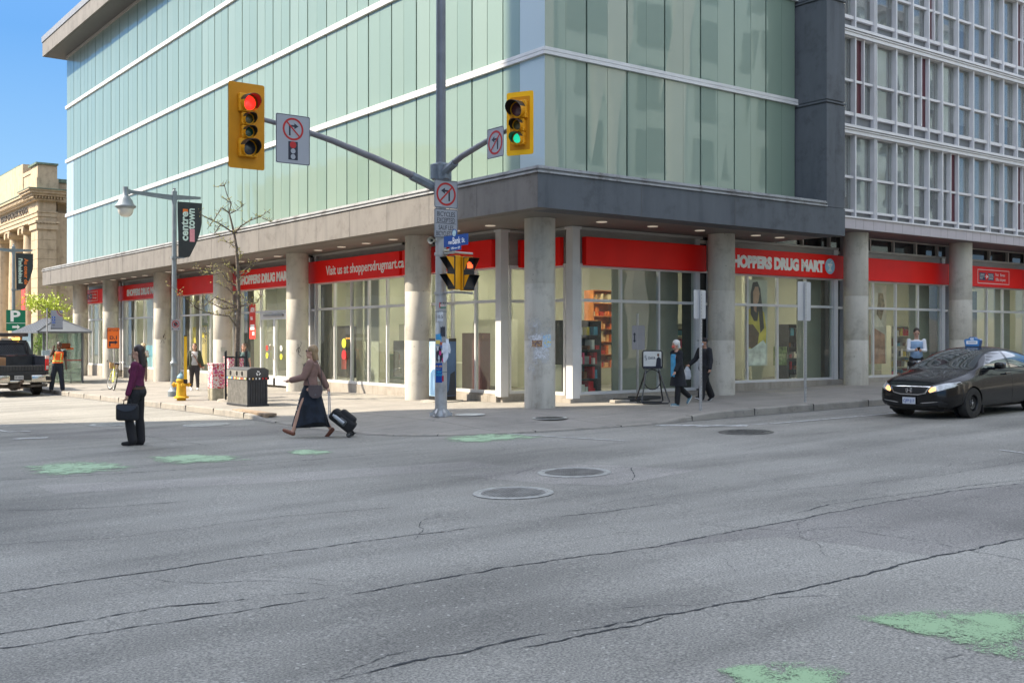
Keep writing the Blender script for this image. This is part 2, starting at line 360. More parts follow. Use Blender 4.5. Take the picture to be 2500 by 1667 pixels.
# thin surface sheets
r = MB(); GP = inner(-.035); GQ = inner(-.11); random.seed(6)
for i in range(6, len(GP) - 8):
    a, b, c, d = GP[i], GP[i + 1], GQ[i + 1], GQ[i]; r.add([(q[0], q[1], G(*q) + .0035) for q in (a, b, c, d)], [(0, 1, 2, 3)])
tag(r.build('gutter_band', pm('gutter_dark', (.10, .095, .088), var=.5, scale=30)), kind='structure')  # thin dark band along the kerb foot
def sheet(name, poly, mat, dz=.004, fn=G, **kw):
    r = MB(); r.add([(p[0], p[1], fn(p[0], p[1]) + dz) for p in poly], [tuple(range(len(poly)))]); o = r.build(name, mat); tag(o, kind='structure', **kw); return o
random.seed(5)
def band(P, w, jit=.0, dz=.006, fn=G, taper=True, r=None):
    Q = []
    for a, b in zip(P, P[1:]):
        k = max(1, int(math.hypot(b[0] - a[0], b[1] - a[1]) / .045)) if jit else 1
        for i in range(k): t = i / k; Q.append((a[0] + (b[0] - a[0]) * t, a[1] + (b[1] - a[1]) * t))
    Q.append(P[-1]); r = r or MB(); vs = []; n = len(Q); off = 0
    for i, p in enumerate(Q):
        a = Q[max(0, i - 1)]; b = Q[min(n - 1, i + 1)]; dx, dy = b[0] - a[0], b[1] - a[1]; l = math.hypot(dx, dy) or 1
        off = off * .82 + random.uniform(-1, 1) * jit; ww = w * (1 if not jit else random.uniform(.15, 1.45)) * (min(1, i / 6, (n - 1 - i) / 6) if taper and jit else 1)
        cx, cy = p[0] - dy / l * off, p[1] + dx / l * off
        for s in (-1, 1): qx, qy = cx - dy / l * ww / 2 * s, cy + dx / l * ww / 2 * s; vs.append((qx, qy, fn(qx, qy) + dz))
    r.add(vs, [(2 * i, 2 * i + 1, 2 * i + 3, 2 * i + 2) for i in range(n - 1)]); return r
CRK = pm('crack_fill', (.032, .034, .038), rough=.95, var=.3, scale=20)
CR = [([(1.72, 8.72), (2.78, 8.66), (3.96, 8.67), (5.22, 8.54), (6.11, 8.44)],.02), ([(1.48, 7.47), (1.97, 7.42), (2.58, 7.46), (2.85, 7.34), (3.18, 7.27)],.022), ([(3.18, 7.27), (3.71, 7.06)],.012), ([(1.4, 7.1), (2.39, 7.03), (3.62, 6.88)],.016), ([(3.62, 6.88), (5.14, 6.86), (6.55, 6.64), (9.76, 6.66), (11.18, 6.6), (12.36, 6.36)],.022), ([(2.64, 5.22), (3.19, 5.21), (3.89, 5.19), (4.21, 5.12)],.026), ([(4.21, 5.12), (5.28, 4.94), (6.54, 4.83), (7.94, 4.83), (9.19, 4.73)],.026), ([(3.75, 5.02), (4.01, 4.99), (4.73, 4.93), (5.12, 4.98)],.018), ([(3.15, 15.95), (5.33, 15.23), (6.96, 14.94), (9.6, 14.87)],.022), ([(8.69, 6.83), (9.36, 6.96), (9.98, 6.94), (10.61, 6.85), (11.97, 6.65), (12.62, 6.49)],.012), ([(6.73, 8.42), (7.45, 8.25), (7.91, 8.24), (8.43, 8.2)],.016), ([(8.44, 11.21), (9.17, 11.7), (10.18, 10.73), (9.3, 9.8), (9.1, 9.85)],.016), ([(2.58, 13.03), (3.44, 12.44), (4.51, 12.14)],.014), ([(2.13, 10.79), (3.14, 10.4), (4.83, 10.38), (6.15, 10.04)],.01), ([(9.17, 8.34), (10.41, 7.8), (12.34, 7.39), (14.4, 7.41)],.01), ([(6.6, 28.58), (6.76, 23.53), (6.88, 20.23), (7.03, 18.12)],.012), ([(5.43, 3.28), (5.67, 3.27), (5.77, 3.13)],.008), ([(7.61, 7.18), (7.86, 6.59), (8.08, 6.1)],.008), ([(8.41, 6.07), (8.44, 5.25), (8.29, 4.26)],.008)]
r = MB()
def ext(P):
    if len(P) < 2: return P
    Q = list(P)
    for e, o, i in ((0, 1, 0), (-1, -2, len(P))):
        x_, y_ = P[e]; t_ = .6018 * x_ + .7986 * y_; l_ = .7986 * x_ - .6018 * y_
        if abs(l_ / t_) > .46: dx, dy = x_ - P[o][0], y_ - P[o][1]; d_ = math.hypot(dx, dy); q_ = (x_ + dx / d_ * 2.5, y_ + dy / d_ * 2.5); Q.insert(i if i == 0 else len(Q), q_)
    return Q
for P, w in CR: P = ext(P); band(P, w * .95, .014, dz=.004, r=r)
random.seed(31)
for k in range(30):
    x_, y_ = random.uniform(2.5, 17), random.uniform(4, 14.5); a_ = rad(random.choice([-22, -18, 60, 70, -30]) + random.uniform(-18, 18)); P = [(x_, y_)]
    for j in range(random.randint(3, 8)): a_ += random.uniform(-.5, .5); x_ += math.cos(a_) * .28; y_ += math.sin(a_) * .28; P.append((x_, y_))
    band(P, random.uniform(.004, .008), .016, dz=.004, r=r)
tag(r.build('road_cracks', CRK), kind='structure')
random.seed(12); r = MB()
for k in range(26):
    x_, y_ = random.uniform(10.8, 15.6), random.uniform(18.2, 36); a_ = random.uniform(0, 6.28); P = [(x_, y_)]
    for j in range(random.randint(3, 7)): a_ += random.uniform(-.6, .6); x_ += math.cos(a_) * .25; y_ += math.sin(a_) * .25; P.append((x_, y_))
    if all(seg_dist(*q)[0] > .4 and q[0] > 10.6 and (q[1] > 17.5) for q in P): band(P, .009, .015, dz=.006, fn=SW, r=r)
tag(r.build('sidewalk_cracks', CRK), kind='structure')
STN_ = pm('sidewalk_stain', (.14, .13, .12), var=.3); r = MB()
for k in range(60):
    x_, y_ = random.uniform(10.9, 30), random.uniform(15.8, 34)
    if seg_dist(x_, y_)[0] > .4 and (x_ < 15.6 or y_ < 19.6) and (x_ > 11 and (y_ > 17.6 or x_ > 15.5)): rr_ = random.uniform(.012, .035); r.add([(x_ + rr_ * math.cos(a), y_ + rr_ * math.sin(a), SW(x_, y_) + .007) for a in (0, 1, 2, 3, 4, 5)], [(0, 1, 2, 3, 4, 5)])
tag(r.build('sidewalk_spots', STN_), kind='structure')
# patches of newer and older asphalt
AS2 = asphalt('asphalt_dark', (.19, .18, .166), (.225, .214, .198)); AS3 = asphalt('asphalt_pale', (.27, .256, .236), (.31, .295, .272))
def blob(name, P, mat, dz, rough=.12, sub=14):
    Q = []
    n = len(P)
    for i in range(n):
        a, b = P[i], P[(i + 1) % n]; L_ = math.hypot(b[0] - a[0], b[1] - a[1])
        for k in range(sub): t = k / sub; j = rough * L_ * .25; Q.append((a[0] + (b[0] - a[0]) * t + random.uniform(-j, j), a[1] + (b[1] - a[1]) * t + random.uniform(-j, j)))
    return sheet(name, Q, mat, dz)
blob('asphalt_patch', [(5.2, 25.2), (9.8, 21.4), (9.9, 18.3), (5.2, 22.0)], AS2, .0015, .02)
blob('asphalt_patch', [(7.9, 11.9), (9.9, 11.6), (10.6, 9.9), (8.8, 9.6), (8.3, 10.4)], AS3, .002, .015)
blob('asphalt_patch', [(6.38, 6.65), (7.93, 6.64), (9.76, 6.66), (11.18, 6.6), (12.36, 6.36), (13.19, 6.28), (9.88, 4.7), (9.19, 4.73), (7.94, 4.83), (7.88, 5.4), (7.68, 6.2)], AS2, .0012, .004)
blob('asphalt_patch', [(3.4, 14.0), (6.0, 12.9), (9.0, 12.1), (9.0, 13.0), (6.0, 13.8), (3.4, 15.0)], AS3, .0012, .01)
# painted markings
def edge_attr(me, vals):
    a = me.attributes.new('edge', 'FLOAT', 'POINT'); a.data.foreach_set('value', vals)
def pblob(name, P, mat, dz):
    P = smooth_poly(P + [P[0]], 2); n = len(P); cx = sum(p[0] for p in P) / n; cy = sum(p[1] for p in P) / n; r = MB(); rings = (1.12, .92, .7, .4); vals = []
    for k, s_ in enumerate(rings):
        for p in P: x_, y_ = cx + (p[0] - cx) * s_, cy + (p[1] - cy) * s_; r.v.append((x_, y_, G(x_, y_) + dz)); vals.append((0, .33, .55, .68)[k])
    for k in range(3):
        for i in range(n): j = (i + 1) % n; r.f.append((k * n + i, k * n + j, k * n + n + j, k * n + n + i)); r.mi.append(0)
    r.f.append(tuple(3 * n + i for i in range(n))); r.mi.append(0); o = r.build(name, mat); tag(o, kind='structure'); edge_attr(o.data, vals)
def paint(name, col, wear=.5, sc=3.):
    m = bpy.data.materials.new(name); m.use_nodes = True; L = m.node_tree.links; p = m.node_tree.nodes['Principled BSDF']
    p.inputs['Base Color'].default_value = (*col, 1); p.inputs['Roughness'].default_value = .8
    tc = node(m, 'ShaderNodeTexCoord'); a = node(m, 'ShaderNodeTexNoise', Scale=sc, Detail=9., Roughness=.72); L.new(tc.outputs['Object'], a.inputs['Vector'])
    f = node(m, 'ShaderNodeTexNoise', Scale=70., Detail=3.); L.new(tc.outputs['Object'], f.inputs['Vector'])
    c = mixc(m, .35, a.outputs[0], f.outputs[0]); 
    al = ramp(m, c, [(wear - .05, (0, 0, 0)), (wear + .03, (1, 1, 1))])
    at = node(m, 'ShaderNodeAttribute', attribute_name='edge'); e2 = node(m, 'ShaderNodeMath', operation='MULTIPLY_ADD'); L.new(at.outputs['Fac'], e2.inputs[0]); e2.inputs[1].default_value = .30; L.new(c, e2.inputs[2])
    al = ramp(m, e2.outputs[0], [(.60, (0, 0, 0)), (.69, (1, 1, 1))])
    L.new(al, p.inputs['Alpha']); return m
GREEN = paint('green_paint', (.25, .37, .215), .44, 2.6); GREEN2 = paint('green_paint_faded', (.33, .46, .30), .44, 3.2); WHT = paint('white_paint', (.48, .48, .47), .45, 5.)
for P in ([(3.73, 17.41), (4.23, 17.78), (4.94, 17.19), (5.14, 16.39), (4.74, 15.7), (4.16, 15.65), (3.56, 16.13)], [(5.59, 17.31), (6.25, 17.38), (6.82, 16.18), (6.75, 15.61), (6.09, 15.7), (5.43, 15.95)], [(7.54, 16.35), (7.99, 16.51), (8.26, 15.85), (7.88, 15.39), (7.42, 15.71)], [(10.74, 16.39), (11.93, 16.49), (12.31, 15.09), (11.54, 14.84), (10.51, 15.14), (10.29, 15.58)]):
    pblob('green_road_paint', P, GREEN2, .009)
for P in ([(5.83, 4.12), (6.15, 4.08), (6.5, 3.86), (6.9, 3.55), (6.9, 3.15), (5.8, 2.92), (5.72, 3.25), (5.85, 3.6), (5.85, 3.85)], [(4.42, 3.95), (4.66, 3.96), (4.93, 3.76), (4.93, 3.3), (4.3, 3.2), (4.2, 3.6)]):
    pblob('green_road_paint', P, GREEN, .009)
for P, w in (([(15.3, 14.35), (16.9, 13.70), (20.2, 13.42), (60, 12.6)], .11), ([(11.95, 16.02), (12.55, 13.4)], .07), ([(15.05, 15.2), (16.1, 13.75)], .30),
             ([(13.6, 6.55), (15.6, 6.43)], .11), ([(15.4, 8.3), (14.6, 6.1)], .05), ([(5.0, 24.6), (4.6, 31.5)], .09), ([(4.7, 22.6), (5.3, 22.4)], .25), ([(5.0, 24.55), (5.4, 24.3)], .12)):
    o = band(P, w, 0, dz=.011).build('road_line', WHT); tag(o, kind='structure'); edge_attr(o.data, [.62] * len(o.data.vertices))
# manhole and drain covers (each lies in the road: a thing)
IRON = pm('cast_iron', (.11, .108, .10), rough=.55, var=.3, scale=12, metal=.35, bump=.2); IRONP = pm('worn_iron', (.33, .33, .31), rough=.6, var=.2, scale=10, metal=.2)
def manhole(x, y, R, label, mat=IRON, ring=IRONP, kind='grid', fn=G, grp=None):
    z = fn(x, y); t = empty('manhole_cover', (x, y, z), .4, label, 'manhole cover', grp)
    t.matrix_basis = Matrix.Translation((x, y, z)) @ Euler((-.0095, -.017, 0)).to_matrix().to_4x4() @ Matrix.Rotation(.4, 4, 'Z')
    r = MB(); r.lathe([(R * .84, .006), (R * .86, .016), (R * .97, .016), (R, .008)], 48); r.lathe([(R, .007), (R * .8, .007)], 48); r.build('frame_ring', ring, t)
    r = MB(); r.lathe([(.001, .0125), (R * .79, .0125), (R * .80, .008)], 48)
    if kind == 'grid':
        k = int(R * .76 / .055)
        for i in range(-k, k + 1):
            for j in range(-k, k + 1):
                if math.hypot(i, j) * .055 < R * .76: r.box(i * .055 - .017, i * .055 + .017, j * .055 - .017, j * .055 + .017, .012, .017)
    elif kind == 'slots':
        for i in range(-4, 5):
            for j in range(-3, 4):
                if math.hypot(i * .07, j * .1) < R * .72: r.box(i * .07 - .014, i * .07 + .014, j * .1 - .04, j * .1 + .04, .012, .018)
    r.build('lid', mat, t)
manhole(7.54, 9.99, .48, 'large round iron cover nearest the camera, in the bare asphalt', pm('iron_near', (.20, .195, .185), var=.25, rough=.55))
manhole(9.24, 10.88, .5, 'round iron cover set in a pale cracked square patch of asphalt', pm('iron_mid', (.17, .165, .155), var=.2, rough=.6))
manhole(15.13, 12.95, .5, 'dark slotted drain cover in the lane in front of the black car', IRON, IRON, 'slots')
manhole(7.31, 24.77, .55, 'round cover lying left, just behind the woman in purple', IRONP)
manhole(8.75, 22.9, .52, 'pale smooth round cover in the shade between the two crossing women', pm('concrete_lid', (.3, .3, .28), var=.1), IRONP, 'flat')
manhole(14.06, 17.35, .38, 'small dark cover in the sidewalk in front of the corner column', IRON, IRONP, 'grid', SW)
manhole(13.1, 18.9, .33, 'plain pale disc let into the sidewalk left of the corner column', pm('pale_lid', (.5, .5, .47), var=.08), pm('pale_lid2', (.45, .45, .43), var=.05), 'flat', SW)
# storm drain inlet cut in the left kerb
t = empty('storm_drain', (10.27, 24.1, G(10.27, 24.1)), rad(90), 'dark drain opening in the kerb beside the slatted bin', 'storm drain')
r = MB(); r.box(-.85, .85, -.03, .0, .015, .095); r.build('opening', pm('black_hole', (.008, .008, .008), var=0, rough=1), t)
r = MB(); r.bbox(-1.0, 1.0, -.24, .045, .095, .16, .01); r.box(-1.0, -.85, -.04, .05, 0, .1); r.box(.85, 1.0, -.04, .05, 0, .1); r.build('frame', pm('rust_frame', (.26, .19, .13), var=.3, rough=.8), t)

# ============================================================= corner building
CONC = concrete('column_concrete', (.49, .465, .41), (.35, .32, .27)); PLINTH = concrete('plinth_concrete', (.33, .30, .26), (.23, .205, .17), pits=False)
FAS = concrete('fascia_panel', (.155, .145, .135), (.115, .11, .105), pits=False); FASD = concrete('fascia_dark', (.088, .098, .112), (.062, .07, .082), pits=False)
SOF = pm('soffit', (.155, .145, .132), var=.06, scale=1); WMET = pm('white_metal', (.60, .60, .60), rough=.35, var=.05, scale=2, spec=.5)
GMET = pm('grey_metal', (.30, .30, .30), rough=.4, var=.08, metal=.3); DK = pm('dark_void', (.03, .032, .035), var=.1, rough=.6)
RED = pm('red_sign', (.92, .012, .008), rough=.45, var=.04, scale=1.5, spec=.22); REDD = RED
WHITE = pm('white_letter', (.95, .94, .92), var=0, rough=.5); CREAM = pm('cream_wall', (.46, .46, .36), var=.05, scale=1.2); CREAM2 = pm('cream_panel', (.58, .57, .46), var=.03)
FLASH = concrete('weathered_flashing', (.30, .31, .32), (.10, .085, .08), pits=False)
LAMP = pm('ceiling_lamp', (1, .97, .88), var=0, emit=6.5, ecol=(1, .93, .78)); DL = pm('downlight_lens', (.5, .45, .38), var=0, emit=.06, ecol=(1, .86, .68))
def glassfacade(name, base, base2, cr=.02):
    m = pm(name, base, rough=.35, var=0, coat=.85, coatr=cr); L = m.node_tree.links; p = m.node_tree.nodes['Principled BSDF']; p.inputs['Coat IOR'].default_value = 1.65
    oi = node(m, 'ShaderNodeObjectInfo'); tc = node(m, 'ShaderNodeTexCoord'); nz = node(m, 'ShaderNodeTexNoise', Scale=.45, Detail=1.); L.new(tc.outputs['Object'], nz.inputs['Vector'])
    c = mixc(m, oi.outputs['Random'], base, base2)
    L.new(c, p.inputs['Base Color']); b = node(m, 'ShaderNodeBump', Strength=.35, Distance=.02); L.new(nz.outputs[0], b.inputs['Height']); L.new(b.outputs[0], p.inputs['Coat Normal']); return m
GF = glassfacade('fritted_glass', (.175, .245, .195), (.21, .28, .228)); GF2 = glassfacade('fritted_glass_pale', (.19, .258, .205), (.225, .292, .238)); GFP = glassfacade('corner_glass', (.38, .46, .48), (.41, .48, .49))  # corner panels paler and bluer: bright reflection put into their base colour
PANE = pane('shop_pane', tint=(.84, .90, .84)); PANEF = pane('office_pane', tint=(.80, .83, .84), refl=1.4, dirt=.17, dcol=(.55, .55, .53))
gb = empty('corner_store_building', (15.4, 20, 0), 0, 'large green glass building on round concrete columns at the corner', 'building')
def P_(mb, name, mat, par=gb, **k): return mb.build(name, mat, par, world=True, **k)
# core
r = MB(); r.box(15.12, 23.87, 18.80, 59.1, 5.25, 16.9); r.box(23.87, 39, 19.4, 59.1, 5.25, 16.9); P_(r, 'wall', pm('dark_backing', (.008, .012, .012), var=.1))
r = MB(); r.prism([(13.97, 17.64), (24.66, 17.64), (24.66, 30), (39.5, 30), (39.5, 60.16), (13.97, 60.16)], 16.75, 17.5); P_(r, 'roof', FAS)
r = MB(); r.prism([(13.93, 17.60), (24.66, 17.60), (24.66, 30), (39.5, 30), (39.5, 60.2), (13.93, 60.2)], 17.5, 17.8); P_(r, 'roof_cap', GMET)
r = MB(); r.prism([(14.07, 17.74), (24.56, 17.74), (24.56, 30), (39.4, 30), (39.4, 60.06), (14.07, 60.06)], 16.735, 16.76); P_(r, 'roof_soffit', pm('roof_soffit', (.085, .085, .088), var=.05))
# canopy: left fascia in pale panels, right fascia in dark ones
r = MB(); r.box(13.97, 14.35, 17.65, 60.16, 4.57, 5.31)
for i in range(1, 17): pass
P_(r, 'canopy_fascia', FAS)
r = MB(); r.box(13.972, 24.67, 17.64, 18.3, 4.572, 5.308); P_(r, 'canopy_fascia', FASD, label='dark grey canopy fascia facing the wide street')
r = MB()
for i in range(20): y = 19.9 + i * 2.03; r.box(13.966, 13.98, y - .006, y + .006, 4.575, 5.305)
for x_ in (17.0, 20.2): r.box(x_ - .005, x_ + .005, 17.636, 17.65, 4.58, 5.3)
P_(r, 'fascia_joints', pm('joint_grey', (.11, .105, .10), var=0))
r = MB(); r.prism([(14.3, 18.2), (24.6, 18.2), (24.6, 24), (38, 24), (38, 60.1), (14.3, 60.1)], 4.62, 5.26); P_(r, 'canopy_slab', SOF)
r = MB(); r.prism([(14.36, 18.31), (24.62, 18.31), (24.62, 30), (16.6, 30), (16.6, 60.05), (14.36, 60.05)], 4.574, 4.615); P_(r, 'soffit', SOF)
r = MB()
for z0, z1, o in ((5.312, 5.352, .035), (5.352, 5.40, -.03), (5.40, 5.435, .02), (5.435, 5.47, -.015)):
    r.box(13.97 - o, 14.9, 17.64 - o, 60.16 + o, z0, z1 - .001); r.box(14.9, 23.86, 17.64 - o, 18.6, z0, z1 - .001)
P_(r, 'flashing', FLASH)
# tower
r = MB(); r.box(23.87, 24.67, 17.645, 19.2, 5.32, 8.10); r.box(23.87, 24.67, 17.645, 19.2, 8.22, 10.9); r.box(23.87, 24.67, 17.645, 19.2, 11.02, 20); r.box(23.89, 24.65, 17.68, 19.2, 8.1, 8.22); r.box(23.89, 24.65, 17.68, 19.2, 10.9, 11.02); r.box(23.84, 24.685, 17.62, 19.2, 8.135, 8.18); r.box(23.84, 24.685, 17.62, 19.2, 10.94, 10.98)
P_(r, 'dark_tower', FASD)
# glass panels, in pairs, storey by storey
ROWS = [(5.30, 8.19), (8.36, 11.06), (11.23, 13.91), (14.08, 16.60)]
random.seed(2)
LJ = [19.58 + i * .6487 for i in range(61)]; RJ = [14.97, 15.59, 16.22, 16.87, 17.5, 18.14, 18.77, 19.42, 20.05, 20.69, 21.33, 21.98, 22.59, 23.25, 23.83]
left_pairs = [(18.65, 19.58, None)] + [(19.58, LJ[1], None)] + [(LJ[i], LJ[i + 1], LJ[min(i + 2, 60)]) for i in range(1, 59, 2)] + [(LJ[59], LJ[60], 59.24)]
def panel(r, axis, a, b, z0, z1, g0, g1):
    t = [random.uniform(-.004, .004) for _ in range(4)]
    if axis == 'L': r.add([(14.97 + t[0], a + g0, z0), (14.97 + t[1], b - g1, z0), (14.97 + t[2], b - g1, z1), (14.97 + t[3], a + g0, z1), (15.02, a + g0, z0), (15.02, b - g1, z0), (15.02, b - g1, z1), (15.02, a + g0, z1)], [(0, 1, 2, 3), (4, 5, 6, 7), (0, 1, 5, 4), (1, 2, 6, 5), (2, 3, 7, 6), (3, 0, 4, 7)])
    else: r.add([(a + g0, 18.65 + t[0], z0), (b - g1, 18.65 + t[1], z0), (b - g1, 18.65 + t[2], z1), (a + g0, 18.65 + t[3], z1), (a + g0, 18.70, z0), (b - g1, 18.70, z0), (b - g1, 18.70, z1), (a + g0, 18.70, z1)], [(0, 1, 2, 3), (4, 5, 6, 7), (0, 1, 5, 4), (1, 2, 6, 5), (2, 3, 7, 6), (3, 0, 4, 7)])
rest = MB(); cnt = 0
for ri, (z0, z1) in enumerate(ROWS):
    for k, (a, b, c) in enumerate(left_pairs):
        corner = k == 0
        r = MB() if (cnt < 96) else rest
        r.m(0); panel(r, 'L', a, b, z0, z1, .03 if (k > 1) else .004, .008); r.m(1)
        if c: panel(r, 'L', b, c, z0, z1, .008, .03)
        if r is not rest: P_(r, 'glass_panel', [GFP, GFP] if corner or k == len(left_pairs) - 1 else [GF, GF2]); cnt += 1
    for i in range(0, 14, 2):
        r = MB() if (cnt < 96 or ri < 2 and False) else rest
        r.m(0); panel(r, 'R', RJ[i], RJ[i + 1], z0, z1, .025 if i else .004, .004); r.m(1); panel(r, 'R', RJ[i + 1], RJ[i + 2], z0, z1, .004, .025)
        if r is not rest: P_(r, 'glass_panel', [GF, GF2]); cnt += 1
o = P_(rest, 'upper_glass_panels', [GF, GF2]); tag(o, kind='stuff')
for i, z in enumerate((8.19, 11.06, 13.91)):
    r = MB()
    for a, b in ((0, .077), (.087, .165)):
        r.box(14.90, 15.0, 18.58, 59.30, z + a, z + b); r.box(15.0, 23.90, 18.58, 18.7, z + a, z + b)
    r.box(14.92, 15.0, 18.60, 59.28, z + .06, z + .1); r.box(15., 23.88, 18.60, 18.68, z + .06, z + .1)
    P_(r, 'storey_band', WMET)
r = MB(); r.box(14.93, 15.0, 18.6, 59.3, 16.60, 16.73); r.box(15., 23.86, 18.61, 18.7, 16.60, 16.73); P_(r, 'head_trim', pm('trim_tan', (.36, .33, .30), var=.05))
# round columns
for cx, cy in ((15.44, 19.42), (15.44, 24.79), (15.44, 32.33), (15.44, 38.76), (15.44, 45.58), (15.44, 53.06), (15.44, 58.42), (21.69, 19.42), (27.7, 19.42), (33.55, 19.42), (39.4, 19.42)):
    r = MB(); top = 4.575 if cx < 24 else 5.0
    r.lathe([(.362, SW(cx, cy) - .1), (.362, 1.72), (.359, 1.725), (.362, 1.73), (.362, 3.05), (.359, 3.055), (.362, 3.06), (.362, top)], 48, c=(cx, cy))
    P_(r, 'column', CONC, smooth=50)
# soffit downlights
DLP = [(15.35 + random.uniform(-.02, .02), y) for y in [21.3 + i * 1.55 for i in range(24)]] + [(x_, 19.0) for x_ in (17.0, 18.7, 20.4, 22.6, 23.6)]
DLP = [p for p in DLP if all(math.hypot(p[0] - 15.44, p[1] - c) > .5 for c in (19.42, 24.79, 32.33, 38.76, 45.58, 53.06, 58.42))]
for x_, y_ in DLP:
    r = MB(); r.lathe([(.13, 4.560), (.13, 4.576)], 16, c=(x_, y_)); r.lathe([(.001, 4.558), (.10, 4.558), (.13, 4.560)], 16, c=(x_, y_)); P_(r, 'downlight', DL)
# ---- shop floor behind the glass
r = MB(); r.prism([(16.25, 21.95), (17.25, 21.95), (17.25, 20.3), (40, 20.3), (40, 25.6), (21.6, 25.6), (21.6, 59.3), (16.25, 59.3)], -.35, .30); P_(r, 'shop_floor', pm('floor_tile', (.34, .32, .28), var=.1, rough=.5))
r = MB(); r.prism([(16.25, 21.95), (17.25, 21.95), (17.25, 20.3), (40, 20.3), (40, 25.6), (21.6, 25.6), (21.6, 59.3), (16.25, 59.3)], 4.40, 4.50); P_(r, 'shop_ceiling', pm('ceiling_tile', (.62, .60, .54), var=.03))
r = MB(); r.box(39.8, 40, 20.3, 25.6, -.2, 4.4); r.box(21.3, 21.6, 25.6, 59.3, .3, 4.4); r.box(21.6, 40, 25.3, 25.6, .3, 4.4); r.box(16.3, 21.3, 59.0, 59.3, -.3, 4.4)
for y in (27.3, 31.8, 35.3, 40.9, 47.2, 51.0, 55.8): r.box(17.6, 18.1, y, y + .45, .3, 4.4)
for y in (25.2, 33.2, 39.4, 46.8, 54): r.box(19.0, 21.3, y, y + .15, .3, 4.4)
for x_ in (20.7, 25.5, 31.2): r.box(x_, x_ + .5, 21.6, 22.0, .3, 4.4)
P_(r, 'interior_wall', CREAM)
r = MB()                                                          # window backings behind some panes
r.box(18.75, 20.05, 20.55, 20.58, .35, 3.6); r.box(20.1, 21.4, 20.75, 20.78, .3, 4.3)
r.box(26.35, 27.5, 20.55, 20.58, .5, 4.3); r.box(32.3, 33.5, 20.55, 20.58, .5, 4.3); r.box(37.7, 38.8, 20.5, 20.53, .5, 4.3)
r.box(16.5, 16.53, 28.8, 29.7, .4, 4.2); r.box(16.9, 16.95, 44.2, 45.5, .4, 4.2)
P_(r, 'window_backing', pm('blind_grey', (.30, .30, .25), var=.06, scale=1.3))
for (a, b) in [(17.6, y) for y in (23.6, 28.5, 33.8, 39.8, 44.8, 49.6, 56)] + [(19.6, y) for y in (26, 31, 37, 42, 48, 54)] + [(x_, 22.4) for x_ in (19.4, 23.4, 28.3, 32.6, 37.)]:
    r = MB(); r.box(a - .3, a + .3, b - .6, b + .6, 4.36, 4.398); P_(r, 'ceiling_lamp', LAMP)
# ---- storefront bays
ML = Matrix(((0, -1, 0, 16.12), (1, 0, 0, 0), (0, 0, 1, 0), (0, 0, 0, 1)))     # u = Y, v = outwards (-X)
MR = Matrix(((1, 0, 0, 0), (0, -1, 0, 20.2), (0, 0, 1, 0), (0, 0, 0, 1)))      # u = X, v = outwards (-Y)
MN = Matrix(((0, -1, 0, 17.1), (1, 0, 0, 0), (0, 0, 1, 0), (0, 0, 0, 1)))      # notch, facing -X
MQ = Matrix(((1, 0, 0, 0), (0, -1, 0, 21.86), (0, 0, 1, 0), (0, 0, 0, 1)))     # notch, facing -Y
def bay(M, u0, u1, mull, zb, sign=None, pier=(1, 1), top=4.5, door=None, sgn=.2):
    f = MB(M); h = .055
    zs = 3.60
    f.box(u0, u1, -.03, .05, zb - .08, zb); f.box(u0, u1, -.03, .05, 2.70, 2.775); f.box(u0, u1, -.03, .06, 3.56, 3.66)
    for u in [u0 + .03] + mull + [u1 - .03]: f.box(u - .028, u + .028, -.05, .045, zb - .01, 3.6)
    if door:
        d0, d1 = door
        for u in (d0, (d0 + d1) / 2 - .04, (d0 + d1) / 2 + .04, d1): f.box(u - .045, u + .045, -.04, .065, .1, 2.7)
        f.box(d0, d1, -.04, .065, .1, .35); f.box(d0, d1, -.04, .07, 2.45, 2.68)
    w = P_(f, 'window', WMET)
    g = MB(M); zl = zb - .02 if not door else .12; g.add([(u0 + .02, -.01, zl), (u1 - .02, -.01, zl), (u1 - .02, -.01, 3.6), (u0 + .02, -.01, 3.6)], [(0, 1, 2, 3)])
    gm = g.build('pane', PANE, w); gm.data.transform(gb.matrix_basis.inverted())
    s = MB(M); s.box(u0, u1, -.1, .03, 3.66, 4.5); P_(s, 'head_panel', pm('head_metal', (.26, .25, .235), rough=.4, var=.08, scale=3, stretch=(1, 1, 6)))
    s = MB(M); s.box(u0 - .2, u1 + .2, -.1, .10, 4.50, 4.565); P_(s, 'head_trim', pm('trim_light', (.40, .39, .37), var=.04))
    if sign:
        s = MB(M); s.bbox(sign[0], sign[1], .035, sgn, 3.61, 4.32, .008); return P_(s, 'sign_board', RED)
for a, b, m_, sg in ((22.0, 26.4, [22.98, 24.1, 25.25], (22.02, 26.45)), (26.5, 32.15, [27.6, 28.72, 29.83, 30.96], (26.6, 32.58)), (33.1, 38.6, [34.2, 36.77], (33.2, 39.2)), (40.1, 45.2, [41.74, 42.89, 43.99], (39.7, 45.75)), (46.6, 53.0, [47.5, 48.75, 50.05, 51.41, 52.7], (47.0, 53.45)), (54.1, 59.2, [55.1, 56.2, 57.34, 58.49], (54.0, 59.4))):
    d = (34.35, 36.7) if a == 33.1 else None
    sb = bay(ML, a, b, m_, .43, sg, door=d)
    if a == 26.5: text_mesh('Visit us at shoppersdrugmart.ca', .42, WHITE, facing((15.915, 31.21, 3.83), (0, -1, 0)), parent=sb, fit=4.88, bold=.006)
    if a == 33.1: text_mesh('SHOPPERS DRUG MART', .42, WHITE, facing((15.915, 38.32, 3.81), (0, -1, 0)), parent=sb, fit=4.42, bold=.026)
    if a == 46.6: text_mesh('SHOPPERS DRUG MART', .40, WHITE, facing((15.915, 52.06, 3.81), (0, -1, 0)), parent=sb, fit=4.6, bold=.026)
    if a == 54.1: PO_L = sb
BR = []
